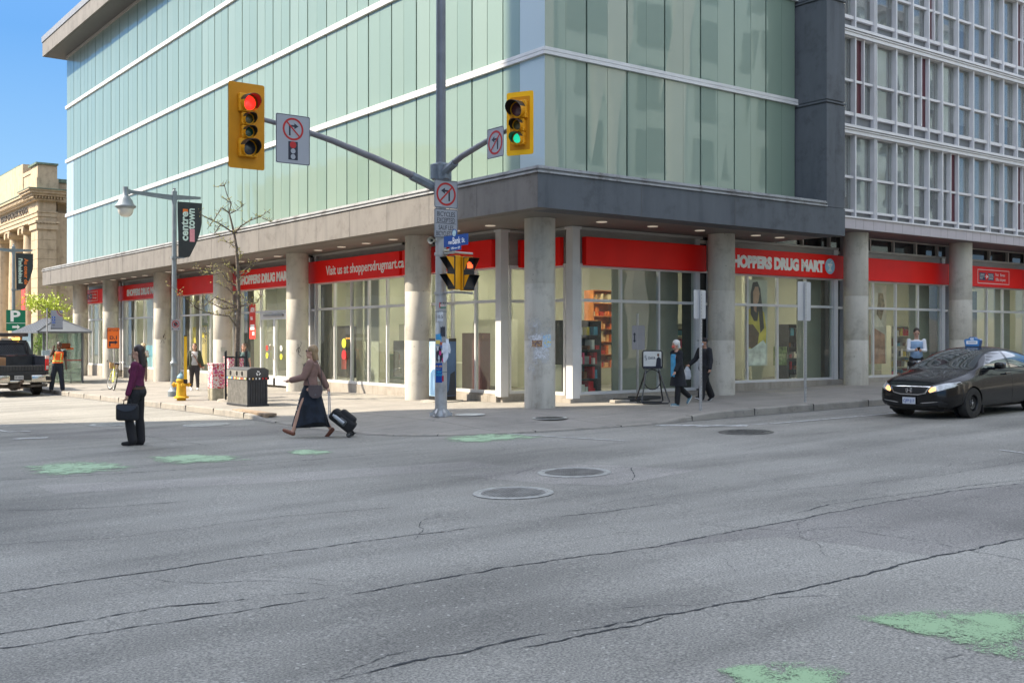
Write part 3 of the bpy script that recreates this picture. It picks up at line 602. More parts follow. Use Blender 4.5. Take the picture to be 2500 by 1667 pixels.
for a, b, m_, sg, zb in ((17.3, 21.5, [18.72, 20.09], (17.38, 21.74), .44), (22.3, 27.6, [23.63, 24.96, 26.27], (22.2, 27.92), .58), (28.3, 33.6, [29.7, 30.95, 32.23], (28.3, 33.92), .59), (34.3, 39.3, [35.3, 36.58, 37.69], (34.3, 39.6), .60)):
    sb = bay(MR, a, b, m_, zb, sg); BR.append(sb)
text_mesh('SHOPPERS DRUG MART', .44, WHITE, facing((22.60, 19.993, 3.80), (1, 0, 0)), parent=BR[1], fit=4.32, bold=.03)
r = MB(); r.cyl((27.2, 19.998, 3.97), (27.2, 19.985, 3.97), .235, n=32); lg = r.build('logo_disc', pm('logo_blue', (.36, .62, .78), var=0), BR[1], world=True)
r = MB(); r.M = facing((27.2, 19.984, 3.97), (1, 0, 0))
r.prism([(-.12, .08), (.12, .08), (.1, .02), (-.1, .02)], 0, .003); r.prism([(-.09, .01), (.09, .01), (.02, -.04), (.07, -.12), (-.07, -.12), (-.02, -.04)], 0, .003); r.prism([(-.1, -.13), (.1, -.13), (.08, -.16), (-.08, -.16)], 0, .003); r.prism([(-.02, .09), (.1, .17), (.12, .15), (.01, .09)], 0, .003)
r.build('logo_mark', WHITE, BR[1], world=True)
def post_sign(M, par, w=2.0):
    r = MB(M)
    for a in ((0, w, 0, .018), (0, w, .48, .498)): r.box(a[0], a[1], a[2], a[3], 0, .003)
    r.box(0, .018, 0, .498, 0, .003); r.box(w - .018, w, 0, .498, 0, .003); r.box(.12, .56, .245, .255, .003, .006); r.box(.64, 1.08, .245, .255, .003, .006)
    r.build('border', WHITE, par, world=True)
    r = MB(M); r.box(.12, 1.08, .12, .38, 0, .0028); r.build('logo_panel', pm('logo_navy', (.03, .05, .13), var=0), par, world=True)
    r = MB(M); r.cyl((.6, .25, .002), (.6, .25, .005), .13, n=24); r.build('logo_disc', RED, par, world=True)
    r = MB(M); r.prism([(.56, .33), (.68, .25), (.56, .17), (.58, .25)], .005, .007); r.build('logo_mark', WHITE, par, world=True)
    for t, x_, y_, s, f in (('CANADA', .15, .285, .075, .3), ('POST', .15, .155, .075, .2), ('POSTES', .73, .285, .075, .3), ('CANADA', .73, .155, .075, .3), ('Post', 1.2, .29, .12, .2), ('Office', 1.2, .12, .12, .26), ('Bureau', 1.53, .29, .12, .32), ('de poste', 1.53, .12, .12, .36)):
        text_mesh(t, s * 1.25, WHITE, M @ Matrix.Translation((x_, y_, .004)), parent=par, fit=f, depth=.001)
post_sign(facing((34.9 + .75, 19.997, 3.72), (1, 0, 0)), BR[3], 2.15)
post_sign(facing((15.918, 59.05, 3.72), (0, -1, 0)), PO_L, 2.1)
# corner notch bays
sb = bay(MQ, 16.35, 17.05, [], .43, (16.62, 17.1), sgn=.17); bay(MN, 20.45, 21.75, [21.0], .43, (20.5, 21.75), sgn=.17)
for (x0, x1, y0, y1) in ((16.03, 16.27, 21.76, 22.0), (17.01, 17.25, 20.09, 20.34)):
    r = MB(); r.box(x0, x1, y0, y1, .28, 2.70); r.box(x0 + .004, x1 - .004, y0 + .004, y1 - .004, 2.70, 2.712); r.box(x0, x1, y0, y1, 2.712, 4.5); r.box(x0 - .03, x1 + .03, y0 - .03, y1 + .03, 4.5, 4.565); P_(r, 'corner_pier', WMET)
# piers and slots between bays
def pil(M, *bx): r = MB(M); r.box(*bx); P_(r, 'pilaster', WMET)
for a, b in ((32.17, 32.30), (32.62, 32.72), (32.82, 32.93), (39.25, 39.4), (38.6, 38.8), (45.25, 45.42), (45.9, 46.0), (46.4, 46.55), (53.02, 53.2), (53.55, 53.62), (53.95, 54.05)): pil(ML, a, b, -.1, .08, .2, 4.5)
for a, b in ((21.45, 21.62), (28.1, 28.17), (27.6, 27.8), (33.6, 33.8), (34.05, 34.12), (39.3, 39.5), (22.05, 22.15)): pil(MR, a, b, -.1, .07, .4, 4.5)
for u in (28.13, 34.08): pil(MR, u - .035, u + .035, -.1, .07, 4.5, 5.0)
for a, b in ((32.3, 32.9), (38.9, 40.0), (45.6, 46.5), (53.2, 54.0)): r = MB(ML); r.box(a, b, -.1, .03, 2.68, 2.76); P_(r, 'cross_bar', WMET)
for a, b in ((21.6, 22.3), (27.8, 28.3), (33.8, 34.3)):
    for z_, z__ in ((2.69, 2.76), (3.58, 3.64), (.42, .5)): r = MB(MR); r.box(a, b, -.1, .03, z_, z__); P_(r, 'cross_bar', WMET)
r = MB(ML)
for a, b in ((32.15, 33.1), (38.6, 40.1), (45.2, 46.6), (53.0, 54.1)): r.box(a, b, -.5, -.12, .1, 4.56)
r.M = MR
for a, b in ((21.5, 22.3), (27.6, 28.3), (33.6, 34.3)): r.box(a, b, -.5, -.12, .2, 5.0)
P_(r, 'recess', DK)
r = MB(ML)
for a, b in ((22.0, 33.1), (37.2, 39.4), (40.0, 45.4), (46.5, 53.2), (54.0, 59.4)): r.box(a, b, -.3, .07, -.6, .35)
r.box(33.1, 34.3, -.3, .07, -.6, .35); r.box(36.75, 37.2, -.3, .07, -.6, .35)
r.box(21.93, 26.5, -.2, .12, -.3, .30)
r.M = MR; r.box(17.2, 22.0, -.3, .07, -.4, .35); r.box(16.93, 21.95, -.2, .12, -.3, .27); r.box(22.0, 28.0, -.3, .09, -.2, .51); r.box(28.0, 34.2, -.3, .09, -.2, .52); r.box(34.2, 40, -.3, .09, -.2, .53)
r.M = MN; r.box(20.2, 21.9, -.3, .07, -.4, .35); r.M = MQ; r.box(16.1, 17.1, -.3, .07, -.4, .35)
P_(r, 'plinth', PLINTH)
r = MB(MR)
for i, (a, b) in enumerate(((22.2, 28.1), (28.25, 34.05), (34.2, 40))):
    r.box(a, b, -.06, .04, 4.93, 5.0)
    for u in [a + (b - a) * k / 4.5 for k in range(5)]: r.box(u - .03, u + .03, -.06, .04, 4.565, 4.93)
P_(r, 'clerestory', pm('clerestory_frame', (.42, .38, .35), var=.03))
r = MB(MR); r.box(22, 40, -.09, -.07, 4.5, 5.0); P_(r, 'clerestory_glass', pm('dark_glass', (.02, .021, .024), rough=.06, var=0, spec=.8))
r = MB(); r.box(40.01, 60, 20.15, 20.4, -.3, 4.97); P_(r, 'end_wall', PLINTH)
# door handles, hardware
r = MB(); 
for y in (35.35, 35.7): r.tube([(16.0, y, 1.0), (15.96, y, 1.05), (15.96, y, 1.5), (16.0, y, 1.55)], .015, 6)
r.box(15.98, 16.05, 34.7, 36.3, 2.56, 2.64); P_(r, 'door_handle', GMET)

# ============================================================= office building
ob = empty('office_building', (32, 19, 0), 0, 'office block with white window grid and small maroon panels, right of the green glass building', 'building')
OX = [24.7, 25.9, 26.83, 27.83, 28.91, 29.8, 30.68, 31.45, 32.38, 33.3, 34.29, 35.21, 36.13, 37.05, 37.98, 38.9, 39.8, 40.75, 41.67, 42.6]
OW = pm('office_white', (.68, .665, .67), rough=.5, var=.05, scale=2); SPN = pm('spandrel_grey', (.15, .157, .172), rough=.4, var=.06); MAR = pm('maroon_panel', (.085, .016, .026), rough=.35, var=.08)
BLND = pm('office_blind', (.62, .63, .62), var=.14, scale=.8, stretch=(1, 1, .5))
def O_(mb, name, mat, **k): return mb.build(name, mat, ob, world=True, **k)
r = MB(); r.box(24.7, 60, 19.35, 45, 5.0, 26); O_(r, 'wall', SPN)
r = MB(); r.box(24.68, 60, 18.74, 19.6, 4.98, 5.29); O_(r, 'fascia', pm('pink_fascia', (.47, .43, .45), var=.04, rough=.6, scale=2))
r = MB()
for i in range(30): x_ = 26.6 + i * .5 + (0 if i % 3 else .12); r.box(x_ - .004, x_ + .004, 18.737, 18.75, 4.985, 5.285)
O_(r, 'fascia_joints', pm('joint_mauve', (.30, .27, .29), var=0))
r = MB(); r.box(24.7, 60, 18.8, 20.3, 4.965, 4.979); O_(r, 'soffit', pm('mauve_soffit', (.16, .135, .14), var=.08))
r = MB(); r.box(24.68, 60, 18.70, 18.98, 5.29, 5.335); O_(r, 'ledge', OW)
FL = [(5.34, 5.49, 5.56, 6.48, 6.55, 7.76), (8.05, 8.32, 8.42, 9.32, 9.39, 10.62), (10.88, 11.15, 11.25, 12.15, 12.22, 13.45), (13.72, 14.0, 14.1, 15.0, 15.1, 16.3)]
marc = {(1, 2): 'L', (1, 5): 'R', (0, 7): 'R', (2, 6): 'L', (2, 12): 'L', (1, 13): 'R', (0, 12): 'L'}
random.seed(9)
for fi, (s0, s1, w0, t0, t1, w1) in enumerate(FL):
    r = MB(); r.box(24.68, 60, 18.73, 19.3, w1 + .11, w1 + .15); r.box(24.68, 60, 18.70, 19.3, w1 + .17, w1 + .25); r.box(24.68, 60, 18.76, 19.3, w1, w1 + .10); O_(r, 'ledge', OW)
    for i in range(len(OX) - 1):
        a, b = OX[i], OX[i + 1]; r = MB(); da = .05 if i in (3, 10, 17) else .03; db = .05 if i + 1 in (3, 10, 17) else .03
        gl = .018
        def mull(x0, x1): r.box(x0, x1, 18.81, 18.98, s0 - .04, w1 + .02)
        if i in (3, 10, 17): mull(a + .03, a + .065)
        else: mull(a - .0, a + .027)
        if i + 1 in (3, 10, 17): mull(b - .065, b - .03)
        else: mull(b - .027, b - .001)
        r.box(a + .03, b - .03, 18.86, 18.99, s1, w0); r.box(a + .03, b - .03, 18.88, 18.99, t0, t1); r.box(a + .03, b - .03, 18.87, 18.99, w1 - .02, w1 + .02)
        d = marc.get((fi, i)); x_ = None
        if d: x_ = a + (b - a) * (.44 if d == 'L' else .55); r.box(x_ - .02, x_ + .02, 18.83, 18.99, w0, w1)
        wn = O_(r, 'window', OW); wn_inv = ob.matrix_basis.inverted()
        g = MB(); g.box(a + .03, b - .03, 18.985, 18.99, w0, w1); pn = g.build('pane', PANEF, wn); pn.data.transform(wn_inv)
        g = MB(); g.box(a + .03, b - .03, 18.955, 18.985, s0, s1); pn = g.build('spandrel', SPN, wn); pn.data.transform(wn_inv)
        if d:
            g = MB()
            if d == 'L': g.box(a + .04, x_ - .02, 18.93, 18.98, w0, t0); g.box(a + .04, x_ - .02, 18.93, 18.98, t1, w1)
            else: g.box(x_ + .02, b - .04, 18.93, 18.98, w0, t0); g.box(x_ + .02, b - .04, 18.93, 18.98, t1, w1)
            pn = g.build('maroon_panel', MAR, wn); pn.data.transform(wn_inv)
    r = MB(); zz = random.uniform(.0, .3); 
    for i in range(len(OX) - 1): r.box(OX[i] + .04, OX[i + 1] - .04, 19.10, 19.12, w0 + random.choice([0, .05, .4, .7, .9]), w1)
    O_(r, 'blinds', BLND)

# ============================================================= classical bank far left
bk = empty('bank_building', (17.1, 75, 0), 0, 'tan stone classical bank with columns and carved name, far left', 'building')
STN = concrete('sandstone', (.44, .345, .225), (.29, .225, .14), pits=False); GCOP = pm('copper_edge', (.12, .17, .12), var=.3)
def B_(mb, name, mat=STN, **k): return mb.build(name, mat, bk, world=True, **k)
r = MB(); r.box(18.6, 45, 76.0, 103, -1, 12.1); B_(r, 'wall')
r = MB(); r.box(18.3, 44, 75.5, 76.1, -1, 10.2); r.box(18.1, 44, 75.3, 76.5, 10.9, 11.6); r.box(18.4, 44, 75.6, 76.5, 11.6, 12.25); B_(r, 'side_wall')
r = MB()
for i in range(16): z0 = 8.93 - (i + 1) * .637; r.box(17.12, 18.3, 75.02, 76.8, z0 + .02, z0 + .637); 
r.box(17.16, 18.26, 75.06, 76.75, -1, 8.95); B_(r, 'rusticated_pier')
r = MB(); r.box(17.02, 18.4, 74.92, 76.9, 9.0, 9.35); r.box(16.95, 18.5, 74.85, 77.0, 9.42, 9.56); r.box(17.1, 18.3, 75.0, 76.8, 8.93, 9.6)
for k in range(6): r.box(17.12 + k * .2, 17.22 + k * .2, 74.86, 75, 9.36, 9.42)
B_(r, 'pier_capital')
r = MB(); r.box(17.15, 18.3, 75.05, 103, 9.6, 9.85); r.box(17.1, 18.35, 75.0, 103, 9.85, 10.12); r.box(17.05, 18.4, 74.95, 103, 10.12, 10.2); r.box(17.15, 18.3, 75.05, 103, 10.2, 10.9); B_(r, 'entablature')
r = MB(); r.box(16.9, 18.5, 74.8, 77.1, 10.9, 11.0); r.box(16.65, 18.7, 74.5, 77.3, 11.18, 11.34); r.box(16.5, 18.9, 74.35, 77.4, 11.34, 11.5); r.box(16.4, 19.0, 74.25, 77.5, 11.5, 11.58)
r.box(16.95, 18.5, 77, 103, 10.9, 11.0); r.box(16.8, 18.7, 77, 103, 11.18, 11.34); r.box(16.7, 18.9, 77, 103, 11.34, 11.5); r.box(16.9, 18.3, 74.9, 103, 11.0, 11.18); B_(r, 'cornice')
r = MB()
for k in range(11): r.box(16.72 + k * .19, 16.82 + k * .19, 74.62, 74.9, 11.02, 11.18)
for k in range(60): r.box(16.72, 16.9, 75 + k * .4, 75.2 + k * .4, 11.02, 11.18)
B_(r, 'dentils')
r = MB(); r.box(16.38, 19.05, 74.2, 77.5, 11.58, 11.64); r.box(16.66, 18.9, 77.5, 103, 11.5, 11.56); r.box(17.0, 18.4, 74.9, 77.2, 13.3, 13.42); r.box(18.3, 44, 75.5, 76.6, 12.25, 12.5); r.box(17.3, 18.3, 81.2, 103, 13.95, 14.05); B_(r, 'copper_edge', GCOP)
r = MB(); r.box(17.12, 18.35, 75.02, 76.9, 11.64, 13.3); r.box(17.06, 18.42, 74.96, 77.1, 11.64, 12.4); r.box(17.25, 18.2, 76.9, 81, 11.56, 12.95); r.box(17.2, 18.2, 79.6, 103, 11.56, 13.9); r.box(17.2, 18.2, 77.2, 79.6, 12.95, 13.2); B_(r, 'parapet')
for y in (80.2, 84.6, 89.0, 93.4):
    r = MB(); r.lathe([(.80, -.8), (.80, -.2), (.66, .1), (.66, 3), (.63, 6), (.56, 9.0), (.62, 9.05), (.62, 9.15)], 28, c=(17.95, y)); r.box(17.2, 18.7, y - .75, y + .75, 9.45, 9.6)
    for s in (-1, 1): r.cyl((17.15, y + s * .6, 9.25), (18.75, y + s * .6, 9.25), .24, n=16)
    r.box(17.3, 18.6, y - .6, y + .6, 9.25, 9.46); B_(r, 'stone_column', smooth=40)
text_mesh('BANK OF NOVA SCOTIA', .55, pm('letter_dark', (.12, .10, .08), var=0), facing((17.12, 86.3, 10.33), (0, -1, 0)), parent=bk, fit=8.6, depth=.03, bold=.006)
r = MB(); r.box(18.4, 18.5, 77.2, 80, -1, 9.4); B_(r, 'inner_wall')
r = MB(); r.box(17.0, 17.04, 78.1, 79.1, 2.6, 6.2); o = r.build('banner', pm('banner_red', (.7, .05, .04), var=0)); tag(o, 'red banner hanging between the stone bank columns behind the parking sign', 'banner')

# ============================================================= streets around the camera (out of view; placed for their reflections and shade)
BRW = brick('brick_white', (.72, .71, .68), (.62, .61, .59), (.64, .62, .58)); BRO = brick('brick_orange', (.22, .10, .06), (.17, .08, .05), (.25, .22, .18)); WINR = pm('window_dark', (.04, .055, .055), rough=.08, var=0, spec=.8)
def block(name, x0, x1, y0, y1, h, base, upper, label, ax, zsplit=5., pitch=4.6, w=2.7, fh=3.3, oz=6.2):
    e = empty(name, ((x0 + x1) / 2, (y0 + y1) / 2, 0), 0, label, 'building')
    r = MB(); r.box(x0, x1, y0, y1, -2, zsplit); r.build('ground_storey', base, e, world=True)
    r = MB(); r.box(x0 + .1, x1 - .1, y0 + .1, y1 - .1, zsplit, h); r.build('wall', upper, e, world=True)
    r = MB(); r.box(x0 - .2, x1 + .2, y0 - .2, y1 + .2, h, h + .5); r.build('roof', GMET, e, world=True)
    z = oz
    while z + 2 < h:
        rr = MB(); u0, u1 = (x0, x1) if ax == 'y' else (y0, y1); u = u0 + 1.6
        while u + w < u1 - .5:
            if ax == 'y': rr.box(u, u + w, y1 - .04, y1 + .02, z, z + 1.9); rr.box(u - .1, u + w + .1, y1 - .04, y1 + .08, z - .15, z)
            else: rr.box(x1 - .04, x1 + .02, u, u + w, z, z + 1.9); rr.box(x1 - .04, x1 + .08, u - .1, u + w + .1, z - .15, z)
            u += pitch
        rr.build('window_row', WINR, e, world=True); z += fh
    return e
block('shade_tower', -22, -8, 28.5, 37.2, 47, BRO, pm('render_tan', (.42, .39, .34), var=.1), 'tall narrow tan tower across the left street, unseen, sized to shade the crossing', 'x', pitch=2.8, w=1.5)  # unseen; follows the shadow edge, height and width set to shape the shade
block('shade_terrace', -22, -8, 7, 28, 25, BRW, pm('render_cream', (.50, .47, .41), var=.08), 'unseen cream block added beside the tan tower, kept low to let skylight in', 'x', pitch=3.6, w=1.9)  # unseen block added to shade the foreground, kept low to open the sky
block('brick_building', 14, 70, -24, -3, 23, pm('stone_grey', (.13, .13, .13), var=.15), pm('panel_teal', (.40, .50, .49), var=.08, scale=.3), 'unseen building across the wide street, white brick piers, teal panels added for the reflections', 'y', zsplit=6.6, oz=7.6, pitch=4.6, w=1.7)  # unseen; teal and grey walls chosen for how glass and car reflect them
bb_ = bpy.data.objects['brick_building']
for x_ in (31.4, 36.1, 40.6, 56): r = MB(); r.box(x_, x_ + 1.35, -3.4, -2.6, -1, 23.2); r.build('brick_pier', BRW, bb_, world=True)
block('low_shop_building', -34, -8, 38.5, 60, 8.5, BRO, BRO, 'low brick shops across the left street', 'x', pitch=3.2, w=1.7)
block('stepped_building', -36, -8.5, 64, 92, 15, BRW, pm('render_grey', (.26, .27, .26), var=.1), 'mid-height grey building further along the left street', 'x', pitch=3.4, w=1.8)
# ============================================================= street furniture
GALV = concrete('galvanised', (.42, .42, .42), (.30, .30, .29), pits=False); GALV.node_tree.nodes['Principled BSDF'].inputs['Metallic'].default_value = .35; GALV.node_tree.nodes['Principled BSDF'].inputs['Roughness'].default_value = .45
ARM = pm('arm_grey', (.17, .17, .19), rough=.5, var=.1); CLMP = pm('clamp_steel', (.16, .19, .22), rough=.5, var=.15, scale=8)
YEL = pm('signal_yellow', (.74, .33, .012), rough=.4, var=.05, spec=.3); YELP = pm('signal_plate', (.52, .22, .008), rough=.5, var=.06, spec=.25); YELB = pm('signal_bright', (.86, .46, .01), rough=.45, var=.03, spec=.3)  # plate yellows differ by light: darker copy as shaded, brighter copy as lit
BLK = pm('black_paint', (.012, .012, .014), rough=.45, var=.1); SGW = pm('sign_white', (.31, .325, .36), rough=.45, var=.03, scale=1); SGK = pm('sign_black', (.012, .014, .03), rough=.5, var=0); SGR = pm('sign_ring_red', (.40, .01, .012), rough=.5, var=0)
PX, PY = 12.53, 19.19
def rrect(w, h, rc, n=5):
    P = []
    for cx, cy, a0 in ((w / 2 - rc, h / 2 - rc, 0), (-w / 2 + rc, h / 2 - rc, 90), (-w / 2 + rc, -h / 2 + rc, 180), (w / 2 - rc, -h / 2 + rc, 270)):
        for i in range(n + 1): a = rad(a0 + 90 * i / n); P.append((cx + rc * math.cos(a), cy + rc * math.sin(a)))
    return P
def plate(M, w, h, par, mat=SGW, name='plate', rc=.03, t=.004, edge=None):
    r = MB(M); r.prism(rrect(w, h, rc), -t, 0); o = r.build(name, mat, par, world=True)
    if edge:
        r = MB(M); P = rrect(w - .015, h - .015, rc); n = len(P); Q = rrect(w - .035, h - .035, rc * .9)
        r.add([(p[0], p[1], .0015) for p in P] + [(p[0], p[1], .0015) for p in Q], [(i, (i + 1) % n, n + (i + 1) % n, n + i) for i in range(n)]); r.build('border', edge, par, world=True)
    return o
def ringsign(M, par, R, arrow, z=.0025):
    r = MB(M); n = 40
    r.add([(R * math.cos(2 * math.pi * i / n), R * math.sin(2 * math.pi * i / n), z) for i in range(n)] + [(R * .82 * math.cos(2 * math.pi * i / n), R * .82 * math.sin(2 * math.pi * i / n), z) for i in range(n)], [(i, (i + 1) % n, n + (i + 1) % n, n + i) for i in range(n)])
    s = 1 if arrow == 'L' else -1; a = rad(45) * s; c, sn = math.cos(a), math.sin(a); hw = R * .07
    r.add([(x * c - y * sn, x * sn + y * c, z + .002) for x, y in ((-R * .9, -hw), (R * .9, -hw), (R * .9, hw), (-R * .9, hw))], [(0, 1, 2, 3)])
    r.build('prohibition_ring', SGR, par, world=True)
    r = MB(M); f = -s; R2 = R
    P = [(.25, -.55), (.25, .12), (.0, .12), (-.02, .12)]
    def X(p): return [(-f * 1 * q[0] * R2 if s == 1 else q[0] * -R2, q[1] * R2) for q in p]
    stem = [(.24, -.58), (.24, .20), (.40, .20), (.40, -.58)]; bar = [(.40, .20), (.40, .36), (-.12, .36), (-.12, .20)]; head = [(-.12, .02), (-.12, .54), (-.52, .28)]
    sg = 1 if s == 1 else -1
    for q in (stem, bar, head): r.prism([(p[0] * R * sg, p[1] * R) for p in q], z - .0012, z)
    r.build('arrow', SGK, par, world=True)
pole = empty('signal_pole', (PX, PY, SW(PX, PY)), 0, 'tall grey steel signal pole with two arms, plastered with torn posters', 'signal pole')
z0 = SW(PX, PY)
r = MB(); r.cyl((PX, PY, z0 + .1), (PX, PY, 5.15), .132, .112, 32); r.build('mast', GALV, pole, smooth=40, world=True)
r = MB(); r.cyl((PX, PY, 5.15), (PX, PY, 12.5), .108, .095, 32); r.build('upper_mast', pm('mast_dark', (.15, .16, .18), rough=.4, var=.1, metal=.3), pole, smooth=40, world=True)
r = MB(); r.prism([(PX + .2 * math.cos(rad(a)), PY + .2 * math.sin(rad(a))) for a in range(0, 360, 45)], z0 + .0, z0 + .03)
for a in range(0, 360, 60):
    M = Matrix.Translation((PX, PY, 0)) @ Matrix.Rotation(rad(a + 20), 4, 'Z'); r.add([(.13, -.02, z0 + .02), (.25, -.02, z0 + .02), (.13, -.02, z0 + .17), (.13, .02, z0 + .02), (.25, .02, z0 + .02), (.13, .02, z0 + .17)], [(0, 1, 2), (3, 5, 4), (0, 3, 4, 1), (1, 4, 5, 2), (2, 5, 3, 0)], M); r.cyl((.23, 0, z0), (.23, 0, z0 + .09), .018, n=8, M=M)
r.cyl((PX, PY, z0), (PX, PY, z0 + .14), .17, .14, 32); r.build('base', GALV, pole, world=True)
r = MB(); r.bbox(PX - .15, PX + .15, PY - .15, PY + .15, 5.18, 5.56, .03)
for dx, dy in ((-.19, 0), (0, -.19), (.19, 0)): r.bbox(PX + dx - .05, PX + dx + .05, PY + dy - .06, PY + dy + .06, 5.2, 5.52, .01)
r.build('clamp', CLMP, pole, world=True)
r = MB(); r.tube([(PX - .12, PY, 5.03), (PX - .7, PY, 5.22), (10.9, PY, 5.50), (9.9, PY, 5.76), (9.2, PY, 5.90), (8.5, PY, 5.99), (8.25, PY + .0, 6.01)], [.085, .08, .072, .062, .054, .046, .04], 16); r.build('arm', ARM, pole, smooth=40, world=True)
r = MB(); r.tube([(PX - .1, PY, 5.0), (PX - .75, PY, 5.225)], .10, 8); r.build('arm_sleeve', CLMP, pole, world=True)
r = MB(); r.tube([(PX, PY - .12, 5.38), (PX, PY - .8, 5.60), (PX, 17.4, 5.80), (PX, 16.9, 5.88), (PX - .02, 16.3, 5.93)], [.07, .062, .055, .048, .04], 16); r.build('arm', ARM, pole, smooth=40, world=True)
r = MB(); r.tube([(PX, PY - .1, 5.33), (PX, PY - .55, 5.50)], .085, 8); r.build('arm_sleeve', CLMP, pole, world=True)
# traffic lights: local x right, y up, z out of the face
def lens_mat(name, col, e, ecol=None): return pm(name, col, rough=.25, var=.25, scale=14, coat=.5, emit=e, ecol=ecol)
LR = lens_mat('lens_red_lit', (.8, .015, .01), .42, (1, .02, .012)); LG = lens_mat('lens_green_lit', (.01, .40, .26), .16, (.02, .8, .45)); LDR = lens_mat('lens_red_off', (.10, .035, .04), 0); LDY = lens_mat('lens_amber_off', (.10, .085, .025), 0); LDG = lens_mat('lens_green_off', (.015, .09, .06), 0); LBK = lens_mat('lens_dark', (.03, .035, .05), 0)
def traffic_light(M, w, h, secs, label, plate_mat, inner=None):
    loc = M.to_translation(); t = empty('traffic_light', loc, 0, label, 'traffic light')
    def b(r, n, m, **k): return r.build(n, m, t, world=True, **k)
    r = MB(M); r.prism(rrect(w, h, .04), -.01, 0); b(r, 'backplate', plate_mat)
    if inner: r = MB(M); r.prism(rrect(w * .74, h * .84, .01), 0, .004); b(r, 'plate_centre', YELP)
    tot = sum(s[0] * 2.35 for s in secs); y = tot / 2
    for R, lm in secs:
        cy = y - R * 1.17; hw = R * 1.2
        r = MB(M); r.bbox(-hw, hw, cy - R * 1.14, cy + R * 1.14, 0, .10, .015)
        for sx in (-1, 1):
            for sy in (-.6, .6): r.box(sx * hw - .012, sx * hw + .012, cy + sy * R - .02, cy + sy * R + .02, .05, .085)
        sec = b(r, 'signal_section', YEL)
        r = MB(M); k = 24; vs = []; L_ = R * 2.1                  # hood: long above, cut away below
        for j in range(k + 1):
            a = rad(-62 + 304 * j / k); ln = L_ * (.28 + .72 * max(0, (math.sin(a) + .9) / 1.9))
            for rr in (R * 1.06, R * 1.12):
                vs.append((rr * math.cos(a), cy + rr * math.sin(a), .09)); vs.append((rr * math.cos(a), cy + rr * math.sin(a) - ln * .12, .09 + ln))
        r.add(vs, [f for j in range(k) for f in ((4 * j, 4 * j + 1, 4 * j + 5, 4 * j + 4), (4 * j + 2, 4 * j + 3, 4 * j + 7, 4 * j + 6), (4 * j + 1, 4 * j + 3, 4 * j + 7, 4 * j + 5))])
        hd = r.build('hood', [YEL, BLK], None); 
        for p in hd.data.polygons:
            c_ = (M.inverted() @ Vector(p.center)); n_ = (M.to_3x3().inverted() @ p.normal); rr = math.hypot(c_.x, c_.y - cy)
            if rr < R * 1.085: p.material_index = 1
        hd.data.transform(sec.parent.matrix_basis.inverted()); hd.parent = sec
        r = MB(M); r.sph((0, cy, .085), R * .98, 20, 12, sc=(1, 1, .28)); ln_ = r.build('lens', lm, None, smooth=60); ln_.data.transform(t.matrix_basis.inverted()); ln_.parent = sec
        y -= R * 2.35
    return t
def Mface(x, y, z, rv): return facing((x, y, z), rv)
traffic_light(Mface(8.05, 19.04, 5.80, (1, 0, 0)), .715, 1.62, [(.15, LR), (.105, LDY), (.105, LDG), (.15, LBK)], 'four-lamp amber traffic light with its top lamp lit red', YELP)
traffic_light(Mface(12.42, 16.24, 5.93, (.437, -.9, 0)), .575, 1.22, [(.15, LDR), (.108, LDY), (.108, LG)], 'three-lamp yellow traffic light with its bottom lamp lit green', YELB, True)
for z in (1.05, 2.35, 3.95, 4.0, 4.55, 4.62): r = MB(); r.cyl((PX, PY, z), (PX, PY, z + .018), .1365 - .004 * z, n=24); r.build('steel_band', CLMP, pole, world=True)
r = MB(); r.tube([(PX + .10, PY - .10, 5.2), (PX + .16, PY - .12, 4.4), (PX + .12, PY - .11, 3.6), (PX + .13, PY - .2, 3.5)], .008, 5); r.build('cable', BLK, pole, world=True)
# signs on the arms and mast
def sign(name, M, w, h, label, edge=SGK, rc=.03):
    t = empty(name, M.to_translation(), 0, label, 'sign'); plate(M, w, h, t, edge=edge, rc=rc); return t
M = Mface(9.02, 19.08, 5.66, (1, 0, 0)); t = sign('turn_sign', M, .72, .96, 'tall no right turn sign with a small signal symbol, on the long arm')
ringsign(M @ Matrix.Translation((0, .20, 0)), t, .22, 'R')
r = MB(M); r.prism([(-.10, -.40), (.10, -.40), (.10, -.04), (-.10, -.04)], 0, .002); r.build('symbol', SGK, t, world=True)
r = MB(M); r.cyl((0, -.105, .002), (0, -.105, .004), .068, n=24); r.build('symbol_dot', SGR, t, world=True); 
for yy in (-.225, -.335): r = MB(M); r.cyl((0, yy, .002), (0, yy, .004), .05, n=24); r.build('symbol_dot', SGW, t, world=True)
M = Mface(12.43, 17.06, 5.68, (0, -1, 0)); t = sign('turn_sign', M, .56, .60, 'square no left turn sign on the short arm beside the green light'); ringsign(M, t, .24, 'L')
M = Mface(12.57, 19.05, 4.88, (1, 0, 0)); t = sign('turn_sign', M, .60, .60, 'square no left turn sign on the mast, above the bicycles plate'); ringsign(M, t, .25, 'L')
M = Mface(12.57, 19.05, 4.25, (1, 0, 0)); t = sign('exception_sign', M, .60, .62, 'white bilingual bicycles excepted plate under the no left turn sign')
for s_, yy, ff in (('BICYCLES', .15, .46), ('EXCEPTED', .02, .46), ('SAUF LES', -.14, .38), ('BICYCLETTES', -.27, .50)): text_mesh(s_, .145, SGK, M @ Matrix.Translation((-ff / 2, yy, .002)), parent=t, fit=ff, depth=.001)
r = MB(M); r.box(-.25, .25, -.005, .005, .001, .003); r.build('divider', SGK, t, world=True)
